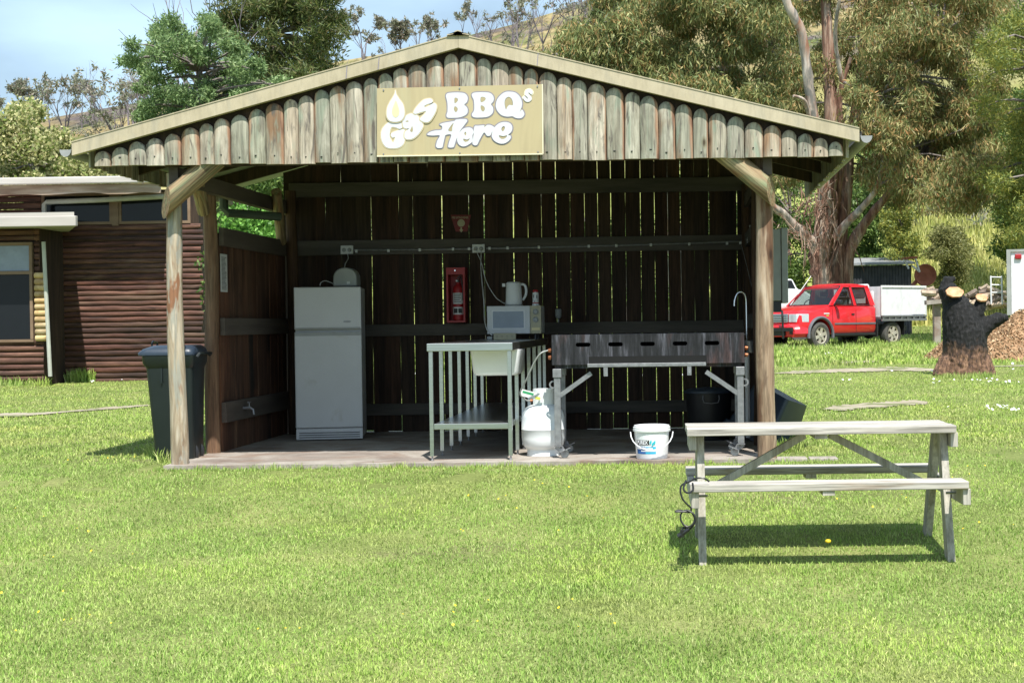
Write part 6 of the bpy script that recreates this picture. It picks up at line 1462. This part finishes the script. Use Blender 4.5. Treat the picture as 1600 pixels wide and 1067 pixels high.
MT['leaf_euc'] = leafmat('gum_leaf', [(0.136, 0.185, 0.063), (0.225, 0.269, 0.098), (0.320, 0.320, 0.119), (0.176, 0.235, 0.083), (0.384, 0.353, 0.153), (0.256, 0.144, 0.063), (0.273, 0.287, 0.111), (0.433, 0.235, 0.098), (0.480, 0.470, 0.223)])
MT['leaf_euc2'] = leafmat('gum_leaf_dull', [(0.114, 0.164, 0.063), (0.195, 0.241, 0.090), (0.326, 0.329, 0.124), (0.162, 0.225, 0.083), (0.358, 0.208, 0.083), (0.456, 0.432, 0.181), (0.195, 0.251, 0.104)])
MT['leaf_wattle'] = leafmat('wattle_leaf', [(0.118, 0.193, 0.077), (0.185, 0.283, 0.108), (0.252, 0.361, 0.139), (0.151, 0.232, 0.092), (0.336, 0.412, 0.185)])
MT['leaf_dark'] = leafmat('dark_pine_leaf', [(0.069, 0.112, 0.036), (0.117, 0.160, 0.050), (0.196, 0.224, 0.066), (0.098, 0.131, 0.050), (0.235, 0.187, 0.083)])
MT['leaf_flower'] = leafmat('flowering_leaf', [(0.133, 0.199, 0.043), (0.243, 0.298, 0.076), (0.497, 0.475, 0.216), (0.663, 0.608, 0.346), (0.177, 0.243, 0.054), (0.552, 0.508, 0.259)])
MT['leaf_yellow'] = leafmat('yellow_green_leaf', [(0.158, 0.199, 0.043), (0.270, 0.292, 0.057), (0.383, 0.363, 0.072), (0.112, 0.164, 0.043), (0.203, 0.246, 0.072)])
MT['leaf_olive'] = leafmat('olive_leaf', [(0.128, 0.144, 0.053), (0.224, 0.240, 0.083), (0.320, 0.304, 0.120), (0.176, 0.192, 0.075)])
MT['leaf_bush'] = leafmat('bush_leaf', [(0.068, 0.128, 0.038), (0.119, 0.196, 0.053), (0.204, 0.289, 0.075), (0.093, 0.153, 0.045)])
MT['leaf_bright'] = leafmat('bright_leaf', [(0.090, 0.230, 0.039), (0.150, 0.324, 0.058), (0.210, 0.405, 0.078)])
MT['leaf_grey'] = leafmat('grey_scrub_leaf', [(0.203, 0.225, 0.157), (0.324, 0.300, 0.231), (0.182, 0.225, 0.126), (0.405, 0.319, 0.294)])
MT['bark_euc'] = M('gum_bark', [(0.10, 0.045, 0.03), (0.26, 0.13, 0.085), (0.42, 0.30, 0.22), (0.60, 0.52, 0.44)], 2.2, (2.4, 2.4, .22), .85, bump=.7, bump_dist=.03, lo=.32, hi=.72, detail=8, fine=(9, (2, 2, .15), .45))
MT['bark_pale'] = M('pale_gum_bark', [(0.28, 0.20, 0.15), (0.48, 0.40, 0.33), (0.66, 0.60, 0.54)], 1.8, (2, 2, .4), .8, bump=.5, bump_dist=.02, stain=[(0.30, 0.14, 0.08), (0.20, 0.19, 0.17)], stain_scale=1.2, stain_stretch=(2, 2, .4), stain_lo=.5, stain_hi=.62)
MT['bark_grey'] = M('grey_bark', [(0.10, 0.085, 0.075), (0.26, 0.22, 0.20)], 3, (2, 2, .4), .9, bump=.4)
MT['bark_burnt'] = M('burnt_bark', [(0.10, 0.085, 0.09), (0.26, 0.22, 0.24)], 2, rough=.9)
def ptube(mb, pts, r0, r1, Y, n=8, wob=.0, seed=0, dy=0.0):
    rr = random.Random(seed); P = [W(px, py, Y+dy*i/(max(1, len(pts)-1))) for i, (px, py) in enumerate(pts)]
    Q = [np.array(p) for p in P]; out = []
    for i in range(len(Q)-1):
        p0, p1, p2, p3 = Q[max(i-1, 0)], Q[i], Q[i+1], Q[min(i+2, len(Q)-1)]
        for j in range(5):
            t = j/5; out.append(0.5*((2*p1)+(-p0+p2)*t+(2*p0-5*p1+4*p2-p3)*t*t+(-p0+3*p1-3*p2+p3)*t**3))
    out.append(Q[-1]); k = len(out); rad = [(r0+(r1-r0)*i/(k-1))*(1+rr.uniform(-wob, wob)) for i in range(k)]
    out = [Vector(o)+Vector((rr.uniform(-1, 1), rr.uniform(-1, 1), 0))*rad[i]*wob*1.2 for i, o in enumerate(out)]
    mb.tube(out, rad, n); return out
def inpoly(x, y, P):
    c = False; n = len(P)
    for i in range(n):
        x1, y1 = P[i]; x2, y2 = P[(i+1) % n]
        if (y1 > y) != (y2 > y) and x < (x2-x1)*(y-y1)/(y2-y1)+x1: c = not c
    return c
def clumps(poly, count, Y, dY, rmin, rmax, seed, zs=.8):
    rr = random.Random(seed); C = []; R = []; xs_ = [p[0] for p in poly]; ys_ = [p[1] for p in poly]; t = 0
    while len(C) < count and t < 20000:
        t += 1; px, py = rr.uniform(min(xs_), max(xs_)), rr.uniform(min(ys_), max(ys_))
        if not inpoly(px, py, poly): continue
        d = rr.uniform(-1, 1)*dY; p = W(px, py, Y+d); 
        r = rr.uniform(rmin, rmax)
        if C and rr.random() < .75 and min((p-Vector(c)).length for c in C) < r*.55: continue
        C.append(tuple(p)); R.append((r*rr.uniform(.8, 1.25), r*rr.uniform(.8, 1.2), r*zs*rr.uniform(.7, 1.1)))
    return np.array(C), np.array(R)
def branchto(mb, C, nodes, r=.05, n=5, seed=0, frac=1.0):
    rr = random.Random(seed)
    for c in C:
        if rr.random() > frac: continue
        c = Vector(c); b = min(nodes, key=lambda q: (Vector(q)-c).length*(1.0 if q[2] < c.z+.6 else 1.8)); b = Vector(b); m_ = b.lerp(c, .5)+Vector((rr.uniform(-.3, .3), rr.uniform(-.3, .3), rr.uniform(.0, .5)))*(c-b).length*.3
        mb.tube([b, b.lerp(m_, .5)+Vector((0, 0, .05)), m_, m_.lerp(c, .6)+Vector((0, 0, .06)), c], [r, r*.8, r*.6, r*.4, r*.2], n)
# --- the big gum behind the truck
YE_ = 50.0
eu = thing('gum_tree', 'large multi-stemmed gum tree with shedding red-brown bark behind the red truck', 'tree', (W(1300, 470, YE_).x, YE_, G(4.9, YE_)))
mb = MB(); nodes = []
tr_ = [([(1285, 500), (1284, 440), (1280, 400), (1288, 340), (1297, 270), (1298, 190), (1294, 80), (1290, 0), (1288, -90)], .40, .12, 0), ([(1303, 500), (1306, 440), (1312, 390), (1318, 330), (1326, 240), (1342, 150), (1350, 60), (1356, -40), (1362, -120)], .31, .09, .8),
       ([(1322, 480), (1325, 400), (1345, 360), (1372, 322), (1400, 290), (1440, 250)], .24, .07, -1.0), ([(1296, 500), (1294, 420), (1296, 380), (1308, 300), (1316, 220), (1312, 150), (1330, 90)], .24, .06, -1.2)]
for i, (p, a_, b_, dy) in enumerate(tr_): nodes += ptube(mb, p, a_, b_, YE_+.3*i, 14, .10, i+3, dy)
mb.build('trunk', 'bark_euc', eu, smooth=True, auto=70)
mb = MB()
for i, (p, a_, b_, dy) in enumerate([([(1284, 400), (1262, 370), (1240, 352), (1225, 335), (1206, 320), (1180, 280)], .19, .08, -2.0), ([(1290, 320), (1283, 250), (1272, 190), (1262, 120), (1252, 50), (1228, 0), (1215, -80)], .20, .13, -1.5), ([(1306, 372), (1322, 350), (1340, 332), (1358, 312), (1372, 290), (1380, 250)], .15, .07, -1.4), ([(1268, 200), (1258, 160), (1240, 150)], .09, .04, -1.0), ([(1326, 240), (1338, 190), (1352, 170), (1400, 120)], .10, .03, -1.5), ([(1316, 130), (1305, 60), (1312, 0)], .08, .05, -1.2), ([(1350, 100), (1400, 60), (1440, 30), (1480, -10)], .08, .03, -2.0), ([(1470, 60), (1440, 35), (1425, 5)], .04, .02, -3)]):
    nodes += ptube(mb, p, a_, b_, YE_-.2*i, 10, .08, i+30, dy)
mb.build('pale_limbs', 'bark_pale', eu, smooth=True, auto=70)
PA = [(1345, -60), (1560, -60), (1575, 60), (1565, 180), (1560, 290), (1500, 318), (1450, 300), (1405, 318), (1370, 280), (1345, 235), (1330, 160), (1360, 60)]
PB = [(1225, -60), (1345, -60), (1340, 120), (1335, 200), (1300, 240), (1240, 230)]
C1, R1_ = clumps(PA, 135, YE_-1, 3.2, .55, 1.05, 1); C2, R2_ = clumps(PB, 26, YE_+1.5, 2.0, .45, .85, 2); C3, R3_ = clumps([(1225, 235), (1260, 235), (1250, 300), (1225, 300)], 5, YE_, 1, .4, .6, 3)
mb = MB(); branchto(mb, list(C1)+list(C2), nodes, .05, 5, 1, .9); mb.build('branches', 'bark_grey', eu, smooth=True)
crown(eu, [leaves(C1, R1_, 800, .24, .040, 1.6), leaves(C2, R2_, 620, .24, .040, 1.6), leaves(C3, R3_, 300, .22, .04, 1.6)], 'leaf_euc')
# peeling bark ribbons and twigs round the trunk
mb = MB(); rr = random.Random(77)
for i in range(75):
    px = rr.gauss(1283, 22); py = rr.uniform(285, 390); L = rr.uniform(12, 60); Yq = YE_-rr.uniform(.3, 1.3); a_ = W(px, py, Yq); b_ = W(px+rr.gauss(0, 10), py+L, Yq+rr.uniform(-.3, .3)); m_ = a_.lerp(b_, .5)+Vector((rr.uniform(-.15, .15), rr.uniform(-.1, .1), 0)); mb.tube([a_, m_, b_], [.022, .018, .006], 4)
for i in range(70):
    px = rr.uniform(1215, 1290); py = rr.uniform(300, 400); Yq = YE_-rr.uniform(0, 1.5); a_ = W(px, py, Yq); d = Vector((rr.uniform(-1, 1), rr.uniform(-.5, .5), rr.uniform(-.8, .8)))*rr.uniform(.4, 1.1); mb.tube([a_, a_+d*.5+Vector((0, 0, rr.uniform(-.1, .2))), a_+d], [.016, .012, .004], 4)
o_ = mb.build('bark_ribbons', 'bark_euc', eu); o_['kind'] = 'stuff'
# --- second gum, left, behind the shelter roof
Y2 = 60.0
e2 = thing('gum_tree', 'wide gum tree with drooping olive leaves rising over the right slope of the shelter roof', 'tree', (W(1050, 470, Y2).x, Y2, G(0, Y2)))
mb = MB(); nodes = []
for i, (p, a_, b_, dy) in enumerate([([(1060, 500), (1055, 400), (1040, 280), (1010, 180), (980, 90), (960, 20)], .42, .10, -1), ([(1060, 420), (1090, 280), (1120, 160), (1140, 60), (1150, -40)], .32, .09, -1.5), ([(1045, 300), (980, 200), (920, 130), (880, 90)], .16, .05, -2), ([(1090, 280), (1150, 190), (1190, 120), (1210, 60)], .16, .05, -2)]): nodes += ptube(mb, p, a_, b_, Y2, 10, .08, i+60, dy)
mb.build('trunk', 'bark_pale', e2, smooth=True)
PC = [(832, 80), (845, 50), (880, 30), (915, 40), (945, 0), (950, -60), (1235, -60), (1245, 60), (1240, 160), (1250, 250), (1180, 260), (1000, 220), (900, 150), (840, 110)]
C1, R1_ = clumps(PC, 135, Y2-1.5, 4.0, .75, 1.35, 11)
mb = MB(); branchto(mb, C1, nodes, .06, 5, 5, .8); mb.build('branches', 'bark_grey', e2, smooth=True)
crown(e2, [leaves(C1, R1_, 900, .30, .050, 1.6)], 'leaf_euc2')
def simple_tree(name, label, cat, poly, count, Y, dY, r0, r1, nl, L, Wd, mat, trunk, tr_r, bark='bark_grey', droop=.2, seed=1, group=None, zs=.8, extra=None, frac=.8):
    base = W(trunk[0][0], trunk[0][1], Y); t = thing(name, label, cat, (base.x, Y, G(base.x, Y)), group)
    mb = MB(); nodes = []; nodes += ptube(mb, trunk, tr_r, tr_r*.35, Y, 8, .06, seed)
    b0 = Vector(nodes[0]); mb.tube([Vector((b0.x, b0.y, G(b0.x, Y)-.2)), b0], [tr_r*1.15, tr_r], 8)
    C, R = clumps(poly, count, Y, dY, r0, r1, seed, zs)
    branchto(mb, C, nodes, tr_r*.3, 4, seed, frac)
    mb.build('trunk', bark, t, smooth=True)
    parts = [leaves(C, R, nl, L, Wd, droop)]
    if extra: parts += extra
    crown(t, parts, mat); return t
simple_tree('wattle_tree', 'rounded bright green wattle tree above the left slope of the shelter roof', 'tree', [(198, 80), (215, 58), (240, 52), (262, 28), (292, 50), (322, 28), (348, 58), (372, 50), (385, 92), (420, 92), (448, 132), (450, 200), (380, 260), (250, 250), (226, 205), (202, 172), (216, 135), (194, 112)], 165, 45, 2.4, .24, .56, 300, .14, .045, 'leaf_wattle', [(330, 500), (325, 330), (318, 200), (310, 110)], .20, droop=.1, seed=21)
simple_tree('pine_tree', 'tall dark olive pine with fine twigs behind the wattle tree', 'tree', [(330, -60), (520, -60), (528, 0), (530, 55), (522, 95), (500, 130), (460, 190), (400, 180), (345, 80), (340, 0)], 120, 60, 3.0, .45, 1.0, 330, .28, .05, 'leaf_dark', [(430, 500), (425, 300), (420, 150), (430, 0), (440, -80)], .3, droop=-.5, seed=22, extra=None)
simple_tree('flowering_bush', 'bush thick with cream-yellow blossom above the house roof', 'bush', [(-40, 200), (0, 190), (30, 170), (60, 175), (80, 205), (110, 215), (150, 250), (160, 275), (160, 330), (-40, 330)], 60, 38, 1.8, .35, .65, 700, .11, .07, 'leaf_flower', [(60, 480), (58, 330), (50, 230)], .12, droop=0, seed=23)
simple_tree('shrub', 'dense mid green shrub seen over the left side wall of the shelter', 'shrub', [(352, 250), (480, 250), (490, 420), (480, 500), (352, 500), (352, 380)], 50, 25, 1.2, .35, .65, 800, .09, .04, 'leaf_bush', [(390, 540), (392, 450), (390, 330)], .10, droop=0, seed=24)
simple_tree('shrub', 'pale green leafy shrub low behind the corner of the left side wall', 'shrub', [(360, 345), (450, 335), (460, 420), (370, 430)], 12, 22, .5, .25, .42, 500, .08, .04, 'leaf_bright', [(410, 540), (410, 400)], .05, droop=0, seed=25)
simple_tree('yellow_wattle', 'yellow-green feathery tree filling the right edge of the view', 'tree', [(1548, 60), (1590, 30), (1720, 0), (1740, 380), (1600, 385), (1560, 350), (1548, 300), (1556, 230), (1540, 180)], 75, 44, 2.2, .5, .95, 700, .16, .03, 'leaf_yellow', [(1640, 500), (1640, 350), (1635, 200), (1640, 60)], .2, droop=.4, seed=26)
simple_tree('yellow_bush', 'young yellow-tipped bush standing left of the grassy slope', 'bush', [(1385, 330), (1410, 320), (1430, 335), (1428, 400), (1400, 420), (1380, 380)], 16, 58, 1.0, .3, .6, 450, .13, .05, 'leaf_yellow', [(1408, 470), (1408, 350)], .08, seed=27)
simple_tree('olive_bush', 'rounded olive bush on the bright grassy slope', 'bush', [(1455, 395), (1465, 365), (1485, 355), (1505, 375), (1508, 430), (1490, 455), (1460, 450)], 26, 62, 1.2, .45, .75, 500, .14, .045, 'leaf_olive', [(1482, 470), (1482, 390)], .09, seed=28)
simple_tree('green_bush', 'small vivid green bush beneath the gum branches at right', 'bush', [(1478, 330), (1490, 312), (1530, 308), (1545, 330), (1530, 350), (1490, 352)], 16, 86, 1.0, .6, .95, 450, .2, .09, 'leaf_bright', [(1510, 400), (1510, 335)], .08, seed=29)
for i, (a_, b_, c_, d_, Yq, lab) in enumerate([(1320, 1400, 235, 440, 63, 'dark tree in shade between the gum trunk and the yellow-tipped bush'), (1385, 1490, 205, 352, 88, 'dark tree at the top left corner of the grassy slope'), (1562, 1660, 250, 400, 60, 'dark bushy tree behind the white trailer'), (1460, 1570, 190, 350, 92, 'shaded tree above the small vivid green bush'), (1170, 1290, 230, 440, 66, 'dark tree behind the meter box and gum trunk'), (1040, 1180, 200, 430, 70, 'broad dark tree hidden mostly by the shelter'), (1560, 1700, -60, 220, 62, 'tall shaded tree behind the yellow-green tree at the right edge')]):
    simple_tree('dark_tree', lab, 'tree', [(a_, (c_+d_)/2), ((a_*2+b_)/3, c_), ((a_+2*b_)/3, c_+8), (b_, (c_+d_)/2), (b_-6, d_), (a_+6, d_)], 34, Yq, 2.0, .7*Yq/66, 1.2*Yq/66, 480, .20, .07, 'leaf_bush', [((a_+b_)/2, 470), ((a_+b_)/2, d_), ((a_+b_)/2+5, (c_+d_)/2)], .16, seed=40+i, group='dark trees at the foot of the hill')
for i, (px, top, Yq) in enumerate([(430, 300, 48), (520, 320, 45), (640, 330, 52), (760, 320, 50), (880, 310, 46), (980, 330, 55)]):
    simple_tree('shrub', ['leafy shrub on the grass behind the fridge end of the back wall', 'leafy shrub glimpsed through the palings right of the fridge', 'leafy shrub glimpsed through the palings behind the extinguisher', 'leafy shrub glimpsed through the palings behind the microwave', 'leafy shrub glimpsed through the palings above the barbecue left end', 'leafy shrub glimpsed through the palings above the barbecue right end'][i], 'shrub', [(px-55, 480), (px-50, top+40), (px, top), (px+50, top+30), (px+55, 480)], 22, Yq, 1.2, .5, .9, 260, .16, .07, 'leaf_bush', [(px, 500), (px, top+60)], .1, seed=60+i, group='shrubs behind the shelter', frac=.4)
# --- burnt and sparse trees along the ridge
def burnt(px, py_top, py_base, Yq, leaf, label, seed, spread=.5, mat='leaf_grey', bark='bark_burnt', lsize=.35, nbr=4, cat='tree', name='sparse_tree', group='sparse trees on the ridge'):
    rr = random.Random(seed); b = W(px, py_base, Yq); zb = G(b.x, Yq); top = W(px, py_top, Yq); H = top.z-zb; t = thing(name, label, cat, (b.x, Yq, zb), group)
    mb = MB(); tips = []
    def grow(p, d, L, r, lev):
        q = p+d*L*.5+Vector((rr.uniform(-1, 1), rr.uniform(-1, 1), 0))*L*.06; e = p+d*L+Vector((rr.uniform(-1, 1), rr.uniform(-1, 1), 0))*L*.08
        mb.tube([p, q, e], [r, r*.8, r*.55], 5 if lev < 2 else 3)
        if lev >= 4 or r < .012: tips.append((e, q)); return
        for k in range(rr.randint(2, nbr)):
            s_ = rr.uniform(.35, 1.0); st_ = p.lerp(e, s_) if k else e
            nd = (d+Vector((rr.uniform(-1, 1), rr.uniform(-1, 1), rr.uniform(-.15, .5)))*spread).normalized(); grow(st_, nd, L*rr.uniform(.55, .78), r*rr.uniform(.45, .62), lev+1)
    nst = rr.choice([1, 1, 2, 3])
    for k in range(nst): grow(Vector((b.x+rr.uniform(-.3, .3)*(k > 0), Yq, zb-.2)), Vector((rr.uniform(-.25, .25)*(1 if nst > 1 else .5), rr.uniform(-.2, .2), 1)).normalized(), H*.42, max(.05, H*.015), 0)
    mb.build('trunk', bark, t)
    if leaf > 0:
        sel = [tp for tp in tips if rr.random() < leaf]
        if sel:
            C = np.array([tuple(a_) for a_, _ in sel]); R = np.full((len(C), 3), H*.065); crown(t, [leaves(C, R, 17, lsize, lsize*.38, .0, shell=.1)], mat)
RT = [(8, 152, 232, 170, .9, 'leafy dark tree on the ridge at the left edge of the sky'), (45, 112, 205, 165, .85, 'green-topped tree on the left ridge beside the flowering bush'), (78, 128, 205, 168, .25, 'grey scrubby tree just right of the green-topped one on the left ridge'), (103, 118, 190, 165, .3, 'spreading grey-green tree in the middle of the left ridge'), (128, 118, 198, 165, .3, 'thin purple-grey tree on the left ridge'), (150, 112, 192, 168, .15, 'bare twiggy tree right of centre on the left ridge'), (186, 108, 200, 130, .3, 'dark-trunked tree on the slope left of the wattle'), (212, 95, 196, 125, .25, 'thin-trunked tree against the left side of the wattle'), (222, 140, 200, 120, .1, 'small bare tree below the wattle edge'),
      (568, 8, 82, 172, .9, 'two-stemmed leafy tree standing alone on the ridge left of the roof peak'), (624, 28, 76, 175, .8, 'small upright leafy tree on the ridge, second left of the roof peak'), (655, 32, 70, 172, .2, 'bare low tree on the ridge left of the roof peak'), (674, 18, 66, 175, .7, 'round-topped tree on the ridge just left of the roof peak'), (722, 4, 55, 172, .5, 'tall thin tree on the ridge right above the roof peak'), (745, 0, 50, 170, .2, 'slender bare tree on the ridge just right of the roof peak'), (770, 10, 44, 168, .05, 'leaning bare tree on the ridge right of the roof peak'), (800, -15, 38, 160, .15, 'bushy purple-grey bare tree where the ridge meets the top of the picture'), (822, 0, 60, 130, .05, 'bare forked tree on the slope left of the wide gum'), (850, -20, 40, 140, .1, 'bare tree on the slope just above the wide gum foliage'), (890, -30, 25, 140, .15, 'bare tree high on the slope above the wide gum'), (785, 60, 95, 120, .05, 'small bare tree low on the slope right of the roof peak'), (600, 50, 84, 168, .1, 'tiny bare tree between the two leafy ridge trees'), (925, -40, 10, 150, .3, 'grey tree at the top edge above the wide gum')]
for i, (px, a_, b_, Yq, lf, lab) in enumerate(RT): burnt(px, a_, b_, Yq, lf, lab, 100+i, spread=.55 if i % 3 else .75, lsize=.42)
burnt(330, -50, 300, 58, .0, 'bare dark-twigged tree rising behind the wattle tree', 301, .55, nbr=4, group=None)
burnt(350, -70, 300, 61, .0, 'bare spreading tree between the wattle and the dark pine', 305, .6, nbr=4, group=None)
# low scrub scattered over the hillside
rng = np.random.default_rng(5); n = 1500; y = rng.uniform(75, 182, n); px = rng.uniform(-60, 1700, n); x = (px-1060)/2400*y; keep = (vnoise(x, y, 14) > .60) | (rng.random(n) < .06); x, y = x[keep], y[keep]; z = gh(x, y)
r = rng.uniform(.3, 1.1, len(x)); C = np.stack([x, y, z+r*.35], 1); R = np.stack([r, r, r*.7], 1)
V = leaves(C, R, 44, .42, .11, -.6, shell=.3, rng=rng); o = npmesh('scrub', V, np.arange(len(V)).reshape(-1, 4), 'leaf_grey'); o['kind'] = 'stuff'
# tall seeding grass on the green slope
y = rng.uniform(60, 105, 30000); x = (rng.uniform(1380, 1640, 30000)-1060)/2400*y
MT['blade_tall'] = grassmat('tall_grass_blade', [(0.34, 0.37, 0.10), (0.48, 0.49, 0.16), (0.58, 0.55, 0.25), (0.40, 0.43, 0.12)])
blades('tall_grass', x, y, rng.uniform(.3, .7, 30000), rng.uniform(.04, .08, 30000), 'blade_tall', .5)
